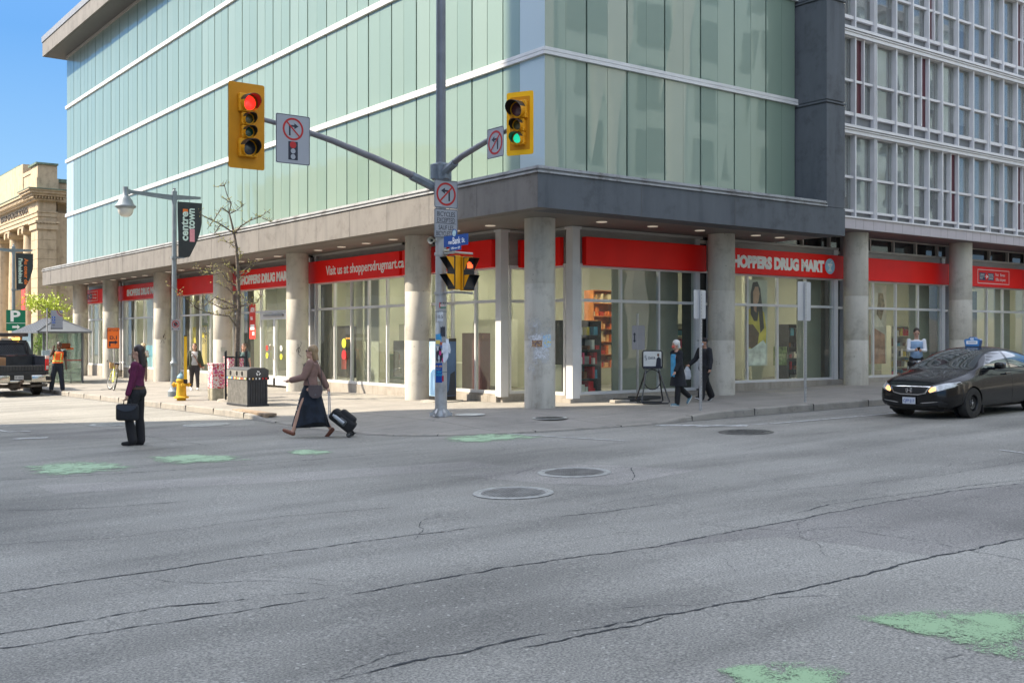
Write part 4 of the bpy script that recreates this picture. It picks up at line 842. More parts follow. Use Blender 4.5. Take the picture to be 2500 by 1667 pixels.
# street name sign
SBL = pm('street_blue', (.012, .07, .30), rough=.4, var=.04)
M = Mface(12.36, 18.40, 3.82, (0, -1, 0)); t = empty('street_name_sign', M.to_translation(), 0, 'blue street name sign with a crest disc, sticking out of the signal pole', 'sign')
r = MB(M); r.prism([(-.42, -.11), (-.20, -.11), (-.20, -.20), (.22, -.20), (.22, -.11), (.48, -.11), (.48, .12), (-.42, .12)], -.012, 0); r.build('plate', SBL, t, world=True)
r = MB(M); r.cyl((-.02, .16, -.012), (-.02, .16, .001), .085, n=24); r.build('crest', SBL, t, world=True); r = MB(M); r.cyl((-.02, .16, .001), (-.02, .16, .003), .068, n=24); r.build('crest_face', pm('crest_pale', (.45, .62, .66), var=.2, scale=20), t, world=True)
for s_, xx, yy, sz, ff in (('rue', -.24, -.055, .12, .13), ('Bank', -.08, -.065, .2, .29), ('St.', .26, -.05, .13, .12), ('1190', -.14, -.175, .07, .10), ('171', .12, -.175, .07, .07)): text_mesh(s_, sz, WHITE, M @ Matrix.Translation((xx, yy, .002)), parent=t, fit=ff, depth=.001, bold=.002)
r = MB(M); r.prism([(-.02, -.155), (.01, -.14), (.01, -.150), (.09, -.150), (.09, -.160), (.01, -.160), (.01, -.17)], .001, .003); r.build('arrow', WHITE, t, world=True)
# loudspeakers
HORN = pm('horn_beige', (.50, .47, .38), rough=.6, var=.05)
for (x, y, z, d, lb) in ((PX - .22, PY - .02, 3.88, (-.8, -.55, -.05), 'beige horn loudspeaker on the left side of the signal pole'), (PX + .02, PY - .26, 3.66, (.3, -.9, .02), 'beige horn loudspeaker tucked under the blue street name sign')):
    D = Vector(d).normalized(); t = empty('loudspeaker', (x, y, z), 0, lb, 'loudspeaker'); q = D.to_track_quat('Z', 'Y').to_matrix().to_4x4(); M = Matrix.Translation((x, y, z)) @ q
    r = MB(M); r.lathe([(.03, -.1), (.035, 0), (.05, .07), (.075, .13), (.07, .13), (.045, .07), (.02, .02)], 20); r.build('horn', HORN, t, smooth=40, world=True)
    r = MB(M); r.cyl((0, 0, .02), (0, 0, .08), .022, n=12); r.box(-.015, .015, -.09, 0, -.06, -.03); r.build('driver', BLK, t, world=True)
# pedestrian signals
PED = pm('ped_black', (.015, .015, .017), rough=.6, var=.1)
HANDM = pm('hand_lit', (1, .08, .03), var=0, emit=.5, ecol=(1, .10, .03))
def ped(x, y, z, rv, label, lit):
    M = Mface(x, y, z, rv); t = empty('pedestrian_signal', (x, y, z), 0, label, 'pedestrian signal')
    r = MB(M); r.bbox(-.14, .14, -.36, .36, -.14, 0, .02); r.build('housing', YEL, t, world=True)
    r = MB(M); r.bbox(-.135, .135, -.35, .35, 0, .03, .01); r.build('door', PED, t, world=True)
    for cy in (.18, -.18):
        r = MB(M)                                                # snout shaped visor: black inside, yellow top and sides
        a, b = [(-.13, cy + .14, .03), (.13, cy + .14, .03), (-.135, cy + .145, .23), (.135, cy + .145, .23)], [(-.13, cy - .12, .03), (.13, cy - .12, .03)]
        r.add(a + b, [(0, 1, 3, 2), (0, 4, 2), (1, 5, 3)]); r.m(1); e = .006
        r.add([(p[0] * .96, p[1] - e, p[2]) for p in a] + [(p[0] * .96, p[1] + e, p[2]) for p in b], [(0, 1, 3, 2), (0, 4, 2), (1, 5, 3)])
        r.build('visor', [YEL, PED], t, world=True)
        r = MB(M); r.box(-.12, .12, cy - .11, cy + .11, .03, .036); r.build('lens', pm('ped_lens', (.03, .03, .035), rough=.3, var=.2), t, world=True)
    if lit:
        r = MB(M)
        for i, (dx, hh) in enumerate(((-.045, .05), (-.018, .07), (.01, .072), (.038, .055))): r.bbox(dx - .011, dx + .011, .17, .17 + hh, .036, .040, .003)
        r.bbox(-.055, .05, .11, .175, .036, .040, .01); r.bbox(.05, .08, .12, .19, .036, .040, .006); r.build('lit_hand', HANDM, t, world=True)
    return t
ped(12.42, 18.60, 3.17, (0, -1, 0), 'pedestrian signal with dark lamps, turned left', False)
ped(12.72, 18.42, 3.15, (1, 0, 0), 'pedestrian signal with the lit red hand, turned right', True)
for z in (3.60, 2.76): r = MB(); r.tube([(PX, PY - .1, z), (PX, 18.6, z)], .025, 10); r.tube([(PX - .05, 18.6, z), (PX + .35, 18.5, z - .02)], .025, 10); r.cyl((PX, PY, z - .03), (PX, PY, z + .03), .14, n=24); r.build('bracket', GALV, pole, world=True)
# posters wrapped round the mast
random.seed(3)
def wrap(name, zc, h, a0, a1, mat, label=None, par=None, rr=.137, torn=0.):
    n = 10; vs = []
    base = math.atan2(-PY, -PX)
    for i in range(n + 1):
        a = base + rad(-a0 + (a0 - a1) * i / n) * -1 if False else base - rad(a0 + (a1 - a0) * i / n) * -1
        tt = torn * (random.random() - .5) * h; bb = torn * (random.random() - .5) * h
        for dz in (-h / 2 + bb, h / 2 + tt): vs.append((PX + rr * math.cos(a), PY + rr * math.sin(a), zc + dz))
    r = MB(); r.add(vs, [(2 * i, 2 * i + 2, 2 * i + 3, 2 * i + 1) for i in range(n)]); o = r.build(name, mat, par, world=True) if par else r.build(name, mat)
    if label: tag(o, label, 'poster')
    return o
def c_(r, g, b): return pm('paper_%d_%d_%d' % (r, g, b), hexc(r, g, b), rough=.8, var=.08, scale=9)
def pzz(y): return 1.8 + (824 - y) * .00878
p = wrap('sticker', pzz(745), .13, -12, 48, c_(225, 222, 215), 'small red, black and green slogan sticker, topmost on the signal pole')
wrap('stripe', pzz(740), .04, -12, 48, c_(20, 20, 22), par=None).parent = p; wrap('stripe', pzz(750.5), .035, -12, 48, c_(50, 130, 90), rr=.1372).parent = p; wrap('stripe', pzz(745), .11, -14, -6, c_(200, 30, 30), rr=.138).parent = p
def wtxt(s, y, sz, ang, par, mat, fit=None):
    a = math.atan2(-PY, -PX) + rad(ang); o = Vector((PX + .1385 * math.cos(a), PY + .1385 * math.sin(a), pzz(y))); rv = (-math.sin(a), math.cos(a), 0)
    f = facing(o, rv); return text_mesh(s, sz, mat, f @ Matrix.Translation((-fit / 2, -sz * .35, 0)), parent=None, fit=fit, depth=.0005)
for s_, yy, ff in (('END THE', 739.5, .10), ('GENOCIDE', 745, .11), ('IN GAZA', 750.5, .10)): wtxt(s_, yy, .035, 18, p, SGW if yy != 745 else SGR, ff).parent = p
p = wrap('sticker', pzz(773), .20, -38, 20, c_(205, 208, 212), 'pale worn sticker reading 105 on the signal pole', torn=.1); wtxt('10:5', 773, .10, -10, p, SGK, .13).parent = p
wrap('notice', pzz(801), .25, -58, -20, c_(196, 198, 200), 'white notice sheet left on the signal pole', torn=.15)
wrap('notice', pzz(809), .20, -5, 42, c_(60, 62, 70), 'small dark notice on the signal pole, level with the white sheet', torn=.3)
p = wrap('poster', pzz(828), .24, -55, 5, c_(70, 150, 200), 'blue and yellow beach poster on the signal pole', torn=.15); wrap('yellow_part', pzz(835), .09, -54, -5, c_(225, 200, 110), rr=.1385).parent = p; wrap('orange_part', pzz(839), .07, -10, 18, c_(190, 90, 50), rr=.139).parent = p
p = wrap('poster', pzz(865), .30, -50, 25, c_(50, 48, 58), 'torn black and pink poster below the beach poster on the signal pole', torn=.25)
for a_, z_, c__ in ((-40, 850, c_(215, 215, 220)), (-15, 862, c_(200, 60, 130)), (5, 858, c_(230, 230, 232)), (-28, 874, c_(190, 195, 205)), (10, 878, c_(205, 70, 120)), (-5, 846, c_(90, 110, 160))): wrap('scrap', pzz(z_), .09, a_, a_ + 18, c__, rr=.139, torn=.7).parent = p
p = wrap('poster', pzz(910), .42, -58, 12, c_(20, 70, 150), 'blue slogan poster, lowest on the signal pole', torn=.02)
for s_, yy, ff, mt in (('WE ARE', 894, .16, c_(240, 180, 60)), ('NOT', 901, .11, SGW), ('CHEAP', 908, .14, c_(60, 190, 210)), ('LABOUR', 915, .16, c_(60, 190, 210))): wtxt(s_, yy, .06, -22, p, mt, ff).parent = p
wrap('poster_edge', pzz(924), .12, 10, 26, c_(170, 40, 50), rr=.1384).parent = p
# torn loose sheets
r = MB()
for k in range(9):
    a = math.atan2(-PY, -PX) + rad(random.uniform(10, 75)); z = pzz(random.uniform(822, 866)); rr = .14; o_ = Vector((PX + rr * math.cos(a), PY + rr * math.sin(a), z)); u = Vector((-math.sin(a), math.cos(a), 0)) * random.uniform(.05, .10); d = Vector((math.cos(a), math.sin(a), 0)) * random.uniform(.02, .07)
    r.add([tuple(o_), tuple(o_ + u + d * .5), tuple(o_ + u * .8 + d + Vector((0, 0, -.14))), tuple(o_ + d * .6 + Vector((0, 0, -.19))), tuple(o_ + u * .4 + d + Vector((0, 0, -.22)))], [(0, 1, 2, 4, 3)])
tag(r.build('torn_paper', c_(214, 218, 228)), 'loose white torn paper flapping on the signal pole', 'poster')

# small cast lamp posts with banners
LPM = pm('lamp_post_grey', (.21, .245, .27), rough=.45, var=.08, scale=6, metal=.2); BAN = pm('banner_dark', (.03, .038, .042), rough=.7, var=.1); GLB = pm('lamp_glass', (.62, .62, .58), rough=.25, var=.06, coat=.4)
def lamp_post(x, y, label, blabel, words):
    z0 = SW(x, y); t = empty('street_lamp', (x, y, z0), 0, label, 'street lamp')
    r = MB(); r.lathe([(.20, .0), (.20, .16), (.155, .20), (.135, .28), (.115, .34), (.12, .42), (.105, .95), (.13, .98), (.135, 1.05), (.085, 1.12), (.08, 1.3)], 12); r.build('base', LPM, t, smooth=35)
    r = MB(); r.cyl((0, 0, 1.25), (0, 0, 6.1), .082, .068, 20); r.cyl((0, 0, 4.30), (0, 0, 4.38), .11, n=16); r.tube([(0, 0, 4.34), (.32, 0, 4.34)], .016, 8); r.build('post', LPM, t, smooth=40)
    r = MB(); r.bbox(-.075, .075, -.05, .05, 6.02, 6.42, .015); r.lathe([(.05, 6.42), (.03, 6.46), (.05, 6.5), (.001, 6.53)], 12); r.build('finial', LPM, t)
    r = MB(); r.add([(0, -.03, 6.12), (0, .03, 6.12), (0, .03, 6.28), (0, -.03, 6.28), (-1.40, -.02, 6.24), (-1.40, .02, 6.24), (-1.40, .02, 6.34), (-1.40, -.02, 6.34)], [(0, 4, 7, 3), (1, 2, 6, 5), (3, 7, 6, 2), (0, 1, 5, 4), (4, 5, 6, 7)])
    r.add([(0, -.03, 6.14), (0, .03, 6.14), (0, .03, 6.30), (0, -.03, 6.30), (.84, -.02, 6.22), (.84, .02, 6.22), (.84, .02, 6.30), (.84, -.02, 6.30)], [(0, 3, 7, 4), (1, 5, 6, 2), (3, 2, 6, 7), (0, 4, 5, 1), (4, 7, 6, 5)]); r.box(-1.42, .84, -.035, .035, 6.27, 6.29); r.build('arm', LPM, t)
    r = MB(); r.lathe([(.085, 6.42), (.085, 6.16), (.10, 6.14), (.12, 6.12), (.20, 6.02), (.235, 5.92), (.31, 5.84), (.31, 5.81), (.24, 5.76), (.235, 5.77)], 28, c=(-1.5, 0)); r.box(-1.44, -1.36, -.03, .03, 6.2, 6.36); hd = r.build('lamp_head', LPM, t, smooth=40)
    r = MB(); r.lathe([(.232, 5.78), (.23, 5.70), (.20, 5.60), (.13, 5.53), (.001, 5.50)], 28, c=(-1.5, 0)); r.build('lens', GLB, hd, smooth=60)
    b = empty('banner', (x, y, z0), 0, blabel, 'banner'); n = 14
    def w_at(k): s = k / n; return .78 - .40 * max(0, s - .35) ** 1.5 * 1.9
    r = MB(); vs = []
    for k in range(n + 1):
        z = 6.10 - 1.72 * k / n
        for q in (.10 + .03 * (k / n), .10 + w_at(k)): 
            for yy in (-.006, .006): vs.append((q, yy + .02 * math.sin(k * .5), z - (.08 * (q < .2) * (k == n))))
    r.add(vs, [f for k in range(n) for f in ((4 * k, 4 * k + 2, 4 * k + 6, 4 * k + 4), (4 * k + 1, 4 * k + 3, 4 * k + 7, 4 * k + 5), (4 * k, 4 * k + 4, 4 * k + 5, 4 * k + 1), (4 * k + 2, 4 * k + 3, 4 * k + 7, 4 * k + 6))] + [(0, 1, 3, 2), (4 * n, 4 * n + 2, 4 * n + 3, 4 * n + 1)]); r.build('cloth', BAN, b)
    for s_, xx, zz, sz, ff, mt, up in words:
        M = Matrix.Translation((x + xx, y - .035, z0 + zz)) @ facing((0, 0, 0), (0, 0, up), (-up, 0, 0)) if s_ != '#' else facing((x + xx, y - .03, z0 + zz), (1, 0, 0))
        if s_ == '#': r = MB(M); r.box(0, sz, 0, ff, 0, .002); r.build('colour_block', mt, b, world=True)
        else: text_mesh(s_, sz, mt, M, parent=b, fit=ff, depth=.001, bold=sz * .03)
    return t
PALE = c_(205, 225, 215); PINKC = c_(225, 150, 160); ORG = c_(225, 120, 60)
lp = lamp_post(11.50, 32.84, 'grey street lamp with glass bowl and arm, behind the yellow hydrant', 'dark banner with pale lettering, on the lamp behind the hydrant',
    [('centre', .42, 4.88, .34, .92, PALE, 1), ('town', .63, 5.25, .34, .66, PALE, 1), ('#', .26, 5.72, .16, .16, ORG, 1), ('#', .48, 4.86, .16, .40, PINKC, 1)])
lamp_post(11.45, 54.9, 'second, farther grey street lamp beyond the pickup truck', 'dark banner with orange lettering, on the farther lamp', [('Au coeur de', .48, 5.85, .24, 1.25, ORG, -1), ("l'inhabituel", .22, 5.85, .24, 1.2, PALE, -1)])
M = Mface(11.50, 32.72, 2.19, (1, 0, 0)); t = sign('no_stopping_sign', M, .30, .34, 'small white no stopping sign on the lamp post behind the hydrant', edge=None)
ringsign(M @ Matrix.Translation((0, .03, 0)), t, .115, 'R'); r = MB(M); r.cyl((0, .03, .0005), (0, .03, .0022), .07, n=8); r.prism([(-.12, -.12), (-.08, -.10), (-.08, -.14)], 0, .002); r.prism([(.12, -.12), (.08, -.10), (.08, -.14)], 0, .002); r.build('symbol', SGK, t, world=True)
M = Mface(11.52, 54.74, 2.62, (1, 0, 0)); PG = pm('parking_green', (.006, .19, .10), var=.04, rough=.4); t = empty('parking_sign', M.to_translation(), 0, 'green parking sign with a white P and an arrow, above the truck', 'sign')
plate(M, .86, 1.0, t, mat=PG); text_mesh('P', .72, WHITE, M @ Matrix.Translation((-.24, -.04, .002)), parent=t, fit=.44, bold=.02); r = MB(M); r.box(-.43, .43, -.14, -.12, 0, .002)
r.prism([(-.16, -.36), (.06, -.36), (.06, -.42), (.18, -.31), (.06, -.2), (.06, -.26), (-.16, -.26)], 0, .002); r.build('arrow', WHITE, t, world=True)

# hydrant
HY = concrete('hydrant_yellow', (.66, .38, .02), (.45, .22, .02), streaky=True, pits=True); x, y = 10.83, 30.34; z0 = SW(x, y)
t = empty('fire_hydrant', (x, y, z0), 0, 'yellow fire hydrant with a tall yellow marker bar', 'fire hydrant')
r = MB(); r.lathe([(.13, .0), (.13, .07), (.21, .07), (.21, .11), (.15, .13), (.14, .2), (.13, .46), (.135, .54), (.15, .55), (.15, .60), (.12, .63)], 20); r.build('barrel', HY, t, smooth=35)
r = MB(); r.lathe([(.12, .63), (.13, .66), (.11, .72), (.06, .77), (.04, .78), (.04, .83), (.001, .83)], 20); r.build('bonnet', pm('hydrant_blue', (.14, .26, .33), var=.2, scale=12), t, smooth=35)
for d, R_ in (((-.803, .6), .075), ((-.1, -.99), .06), ((.803, -.6), .06)):
    r = MB(); r.cyl((d[0] * .1, d[1] * .1, .46), (d[0] * .2, d[1] * .2, .46), R_ * .8, n=12); r.cyl((d[0] * .2, d[1] * .2, .46), (d[0] * .24, d[1] * .24, .46), R_, n=8); r.cyl((d[0] * .24, d[1] * .24, .46), (d[0] * .28, d[1] * .28, .46), .022, n=5); r.build('cap', HY, t)
r = MB(); r.cyl((0, 0, -.06), (0, 0, .0), .13, n=16); r.build('foot', pm('rust', (.12, .07, .04), var=.4, scale=15), t)
M = facing((.02, -.16, 0), (.8, -.6, 0)); r = MB(M); r.box(.0, .085, .52, 1.86, -.01, .01); r.build('marker_bar', pm('marker_yellow', (.82, .46, .01), var=.03), t); r = MB(M); r.box(-.004, .089, 1.86, 1.89, -.012, .012); r.box(-.01, .10, .50, .62, -.014, .012); r.build('marker_cap', BLK, t)

# slatted recycling bin
BX0, BX1, BY0, BY1 = 10.95, 11.52, 25.85, 27.18; z0 = SW(11.2, 26.5)
t = empty('recycling_bin', (11.2, 26.5, z0), 0, 'long slatted three-hole recycling bin at the kerb', 'bin')
SLT = pm('slat_black', (.03, .032, .038), rough=.5, var=.2, scale=7); SLG = pm('slat_grey', (.27, .26, .24), rough=.45, var=.2, scale=10, metal=.3)
r = MB(); r.box(BX0 + .03, BX1 - .03, BY0 + .03, BY1 - .03, z0 + .03, z0 + .68); r.build('liner', DK, t, world=True)
r = MB()
for i in range(8): u = BX0 + .01 + i * (BX1 - BX0 - .02) / 8; r.box(u, u + .055, BY0 - .012, BY0 + .01, z0 + .05, z0 + .70)
r.build('slats', SLT, t, world=True)
r = MB()
for i in range(26): u = BY0 + .01 + i * (BY1 - BY0 - .02) / 26; r.box(BX0 - .012, BX0 + .01, u, u + .030, z0 + .05, z0 + .70)
r.build('slats', SLG, t, world=True)
r = MB(); r.bbox(BX0 - .02, BX1 + .02, BY0 - .02, BY1 + .02, z0, z0 + .055, .01); r.build('base', SLT, t, world=True)
r = MB(); yc = (BY0 + BY1) / 2; r.m(0)
r.prism([(BX0 - .01, z0 + .75), (BX1 + .01, z0 + .75), (BX1 + .01, z0 + .94), (BX1 - .1, z0 + 1.0), (BX0 + .1, z0 + 1.0), (BX0 - .01, z0 + .95)], -(BY1 + .01), -(BY0 - .01), Matrix.Rotation(rad(90), 4, 'X')); r.build('hood', pm('hood_grey', (.055, .055, .055), rough=.5, var=.15), t, world=True)
r = MB(); r.box(BX0 - .018, BX0 - .012, BY0 - .01, BY1 + .01, z0 + .76, z0 + .93); r.build('hood_face', SLG, t, world=True)
for u in (26.15, 26.5, 26.92): r = MB(); r.cyl((BX0 - .019, u, z0 + .85), (BX0 - .022, u, z0 + .85), .065, n=20); r.build('hole', pm('black_hole', (.01, .01, .01), var=0), t, world=True)
r = MB(); r.box(BX0 - .022, BX1 + .022, BY0 - .022, BY1 + .022, z0 + .69, z0 + .755); bb = r.build('band', BLK, t, world=True)
random.seed(8); k = 0
for i in range(13): u = BY0 + .03 + i * .1; r = MB(); r.box(BX0 - .025, BX0 - .0225, u, u + random.uniform(.04, .085), z0 + .70, z0 + .748); s_ = r.build('pictogram', random.choice([c_(230, 225, 220), c_(210, 120, 90), c_(110, 150, 200), c_(225, 225, 150)]), bb); s_.data.transform(t.matrix_basis.inverted())
for i in range(6): u = BX0 + .03 + i * .09; r = MB(); r.box(u, u + random.uniform(.03, .06), BY0 - .025, BY0 - .0225, z0 + .70, z0 + .745); s_ = r.build('pictogram', random.choice([c_(230, 230, 230), c_(190, 60, 60), c_(120, 190, 70), c_(220, 180, 120)]), bb); s_.data.transform(t.matrix_basis.inverted())
M = facing((11.24, BY0 - .016, z0 + .86), (1, 0, 0)); r = MB(M)
for a in (90, 210, 330): q = Matrix.Rotation(rad(a), 4, 'Z'); r.prism([(.025, -.03), (.05, -.035), (.055, .01), (.07, .01), (.05, .04), (.02, .012), (.033, .011)], 0, .002, q)
r.build('recycling_mark', WHITE, t, world=True)

# tree with guard
TX, TY = 11.75, 28.55; z0 = SW(TX, TY); TT = .6018 * TX + .7986 * TY
BARK = pm('bark', (.13, .105, .085), rough=.9, var=.4, scale=18, bump=.5); BUD = pm('bud', (.38, .36, .12), rough=.7, var=.2)
tr = empty('street_tree', (TX, TY, z0), rad(-36.98), 'thin leafless young tree with first buds, growing in a black guard', 'tree')
def tp(u, v): px = 260 + u / 3.92; py = 420 + v / 3.92; return ((px - 552) * TT / 2586, 1.8 + (824 - py) * TT / 2586 - z0)
random.seed(21)
def path3(P, d0=0., dm=.5):
    out = []; d = d0; g = random.uniform(-dm, dm)
    for i, (u, v) in enumerate(P): x_, z_ = tp(u, v); out.append(Vector((x_, d0 + g * i * .35, z_)))
    return out
TRUNK = [(1150, 2200), (1152, 1900), (1158, 1568), (1175, 1290), (1170, 1110), (1160, 900), (1150, 720), (1130, 600), (1100, 470), (1080, 390), (1100, 300), (1060, 220), (1035, 130), (1060, 75)]
tpath = [Vector((tp(*p)[0], 0, tp(*p)[1])) for p in TRUNK]
r = MB(); r.tube([tuple(p) for p in tpath], [.085, .075, .07, .06, .052, .045, .038, .033, .026, .02, .016, .012, .009, .005], 10); r.build('trunk', BARK, tr, smooth=50)
BRS = [[(1125, 585), (1000, 500), (870, 440), (830, 400)], [(1000, 500), (940, 560), (900, 600)], [(1130, 590), (1200, 520), (1300, 470), (1400, 440), (1480, 390)], [(1400, 440), (1500, 490)], [(1080, 390), (1020, 350), (960, 470), (910, 560)], [(1085, 400), (1150, 360), (1220, 290)], [(1100, 300), (1040, 260), (1000, 240)], [(1035, 130), (950, 150)],
 [(1170, 1110), (1060, 1040), (1000, 960), (940, 900), (860, 950), (740, 940), (690, 900)], [(1000, 960), (930, 980), (790, 985)], [(1165, 1090), (1165, 1000), (1230, 920), (1340, 850)], [(1150, 1000), (1090, 900), (1040, 850)], [(1150, 700), (1190, 780), (1200, 880)], [(1150, 1200), (1080, 1120), (960, 1060)],
 [(1160, 1490), (1090, 1380), (930, 1360), (800, 1310), (680, 1200), (560, 1090)], [(1170, 1300), (1080, 1350), (1080, 1390)], [(1170, 1290), (1020, 1310), (880, 1240), (820, 1170)], [(1175, 1290), (1260, 1270), (1370, 1250), (1410, 1190), (1390, 1160)], [(1150, 740), (1080, 680), (960, 640)], [(1170, 1160), (1230, 1190), (1300, 1290)], [(1150, 960), (1060, 900), (980, 880)], [(1165, 1050), (1240, 960), (1290, 900)], [(1160, 1290), (960, 1200), (870, 1290), (770, 1290)]]
twg = MB(); buds = MB()
for bi, P in enumerate(BRS):
    pp = path3(P, 0, .55); n = len(pp); r0 = .024 if n > 3 else .016
    r = MB(); r.tube([tuple(p) for p in pp], [r0 * (1 - .75 * i / (n - 1)) for i in range(n)], 6); r.build('branch', BARK, tr, smooth=50)
    for a, b in zip(pp, pp[1:]):
        L_ = (b - a).length
        for k in range(int(L_ / .033)):
            s = a.lerp(b, random.random()); d = Vector((random.uniform(-1, 1), random.uniform(-1, 1), random.uniform(-.3, 1.2))).normalized() * random.uniform(.05, .22); m_ = s + d * .5 + Vector((random.uniform(-.03, .03), random.uniform(-.03, .03), 0.)); e_ = s + d
            twg.tube([tuple(s), tuple(m_), tuple(e_)], [.0075, .006, .004], 4)
            for q in (e_, m_):
                if random.random() < .5: buds.sph(tuple(q), random.uniform(.012, .02), 5, 3)
tag(twg.build('twigs', BARK, tr), kind='stuff'); tag(buds.build('buds', BUD, tr), kind='stuff')
g = empty('tree_guard', (TX, TY, z0), rad(-20), 'black steel guard of upright bars round the young tree', 'tree guard')
r = MB()
for i in range(3):
    for j in range(3):
        if i == 1 and j == 1: continue
        x_, y_ = (i - 1) * .28, (j - 1) * .28; r.box(x_ - .024, x_ + .024, y_ - .024, y_ + .024, 0, 1.38); r.add([(x_ - .024, y_ - .024, 1.38), (x_ + .024, y_ - .024, 1.43), (x_ + .024, y_ + .024, 1.43), (x_ - .024, y_ + .024, 1.38), (x_ - .024, y_ - .024, 1.37), (x_ + .024, y_ - .024, 1.37), (x_ + .024, y_ + .024, 1.37), (x_ - .024, y_ + .024, 1.37)], [(0, 1, 2, 3), (4, 7, 6, 5), (0, 4, 5, 1), (1, 5, 6, 2), (2, 6, 7, 3), (3, 7, 4, 0)])
r.build('upright_bars', BLK, g)
r = MB()
for z in (.18, .72, 1.24):
    for s in (-1, 1): r.box(-.3, .3, s * .28 - .017, s * .28 + .017, z - .02, z + .02); r.box(s * .28 - .0165, s * .28 + .0165, -.3, .3, z - .0195, z + .0195)
r.build('rails', BLK, g)
r = MB(); r.lathe([(.52, -.02), (.5, .06), (.001, .07)], 20); r.build('footing', PLINTH, g, smooth=40)
def splatter(name, c1, c2, c3, sc=14.):
    m = pm(name, c1, var=0, rough=.6); tc = node(m, 'ShaderNodeTexCoord'); v = node(m, 'ShaderNodeTexNoise', Scale=sc, Detail=3.); m.node_tree.links.new(tc.outputs['Object'], v.inputs['Vector'])
    m.node_tree.links.new(ramp(m, v.outputs[0], [(.40, c1), (.44, c2), (.52, c2), (.55, c1), (.62, c3)]), m.node_tree.nodes['Principled BSDF'].inputs['Base Color']); return m
SPL = splatter('red_artwork', (.62, .04, .05), (.80, .72, .70), (.60, .10, .28))
for (x, y, w, d, h0, h, lb) in ((11.62, 29.7, .36, .36, .0, 1.02, 'red and white patterned cabinet left of the tree guard'), (12.28, 30.0, .46, .40, .0, 1.20, 'taller red and white patterned cabinet right behind the tree guard')):
    z_ = SW(x, y); t = empty('utility_cabinet', (x, y, z_), 0, lb, 'utility cabinet')
    r = MB(); r.bbox(-w / 2, w / 2, -d / 2, d / 2, .34, h, .02); r.build('cabinet_body', SPL, t); r = MB()
    for i in range(7): u = -w / 2 + .01 + i * (w - .02) / 7; r.box(u, u + .03, -d / 2, -d / 2 + .01, 0, .34); r.box(-w / 2, -w / 2 + .01, u * d / w, u * d / w + .03, 0, .34)
    r.box(-w / 2 + .01, w / 2 - .01, -d / 2 + .01, d / 2 - .01, 0, .34); r.build('stand', pm('stand_cream', (.42, .39, .30), var=.2, scale=9), t)
    r = MB(); r.bbox(-w / 2 - .015, w / 2 + .015, -d / 2 - .015, d / 2 + .015, h, h + .04, .01); r.build('lid', SPL, t)
# advertising pillar
z0 = SW(15.4, 23.4); t = empty('advertising_pillar', (15.35, 23.45, z0), rad(-37), 'three-sided blue advertising pillar behind the signal pole', 'advertising pillar')
A = [(-.36, .22), (.36, .22), (-.02, -.30)]; r = MB(); r.prism(A, .02, 1.66); r.build('core', BLK, t)
ADL = pm('poster_pale_blue', (.33, .50, .68), var=.12, scale=2.5); ADD = pm('poster_blue_shaded', (.06, .12, .25), var=.2, scale=2)  # pale blue for the lit face, navy with the shade painted in
def side(p, q, m, nm, z1=.14, z2=1.58, off=.004):
    u = Vector((q[0] - p[0], q[1] - p[1], 0)); L_ = u.length; M = facing((p[0], p[1], 0), u.normalized()) @ Matrix.Translation((0, 0, off)); r = MB(M); r.box(.02, L_ - .02, z1, z2, 0, .003); o = r.build(nm, m, t); return M, L_
M1, L1 = side(A[0], A[2], ADL, 'poster_face'); M2, L2 = side(A[2], A[1], ADD, 'poster_face')
r = MB(M1); r.sph((L1 * .45, 1.02, .004), .12, 16, 10, sc=(.75, 1.15, .02)); r.build('portrait', pm('portrait_pale', (.55, .62, .68), var=.1), t); r = MB(M1); r.prism([(L1 * .12, .16), (L1 * .86, .16), (L1 * .82, .74), (L1 * .55, .84), (L1 * .35, .84), (L1 * .14, .74)], .003, .006); r.build('portrait_jacket', pm('jacket_blue', (.10, .19, .32), var=.1), t)
r = MB(M1); r.prism([(L1 * .45, .8), (L1 * .5, .5), (L1 * .45, .2), (L1 * .40, .5)], .006, .008); r.build('portrait_tie', pm('tie_blue', (.2, .33, .5), var=.1), t)
r = MB(M2); r.prism([(L2 * .3, .16), (L2 * .95, .16), (L2 * .9, .8), (L2 * .6, .72), (L2 * .5, .3)], .003, .006); r.build('portrait_jacket', pm('jacket_shaded', (.02, .03, .05), var=.1), t)  # jacket on the shaded face, its shade put into the near-black colour
r = MB(); r.lathe([(.58, -.03), (.56, .03), (.001, .04)], 24, c=(0, 0)); r.build('footing', PLINTH, t, smooth=40)

# detour sign with post
x, y = 11.75, 39.95; z0 = SW(x, y); rv = (.80, -.60, 0); t = empty('detour_sign', (x, y, z0), 0, 'orange detour sign with a black bent arrow above the yellow bicycle', 'sign')
r = MB(); r.box(-.02, .02, -.02, .02, 0, 2.3); r.build('post', GALV, t); OR = pm('detour_orange', (.85, .17, .02), rough=.4, var=.03)
M = facing((x - .04, y - .05, 1.78), rv); plate(M, .46, .76, t, mat=OR, rc=.04, edge=SGK); text_mesh('DETOUR', .12, SGK, M @ Matrix.Translation((-.2, .25, .002)), parent=t, fit=.40, depth=.001); text_mesh('D.1', .17, SGK, M @ Matrix.Translation((-.13, -.04, .002)), parent=t, fit=.26, depth=.001, bold=.004)
r = MB(M); r.prism([(-.16, -.30), (-.10, -.30), (-.10, -.19), (.06, -.19), (.06, -.23), (.17, -.155), (.06, -.08), (.06, -.12), (-.16, -.12)], 0, .002); r.build('arrow', SGK, t, world=True)
r = MB(M); r.box(-.42, .58, -1.95, -1.88, -.12, .12); r.build('rubber_base', pm('rubber', (.06, .05, .045), var=.3), t, world=True)
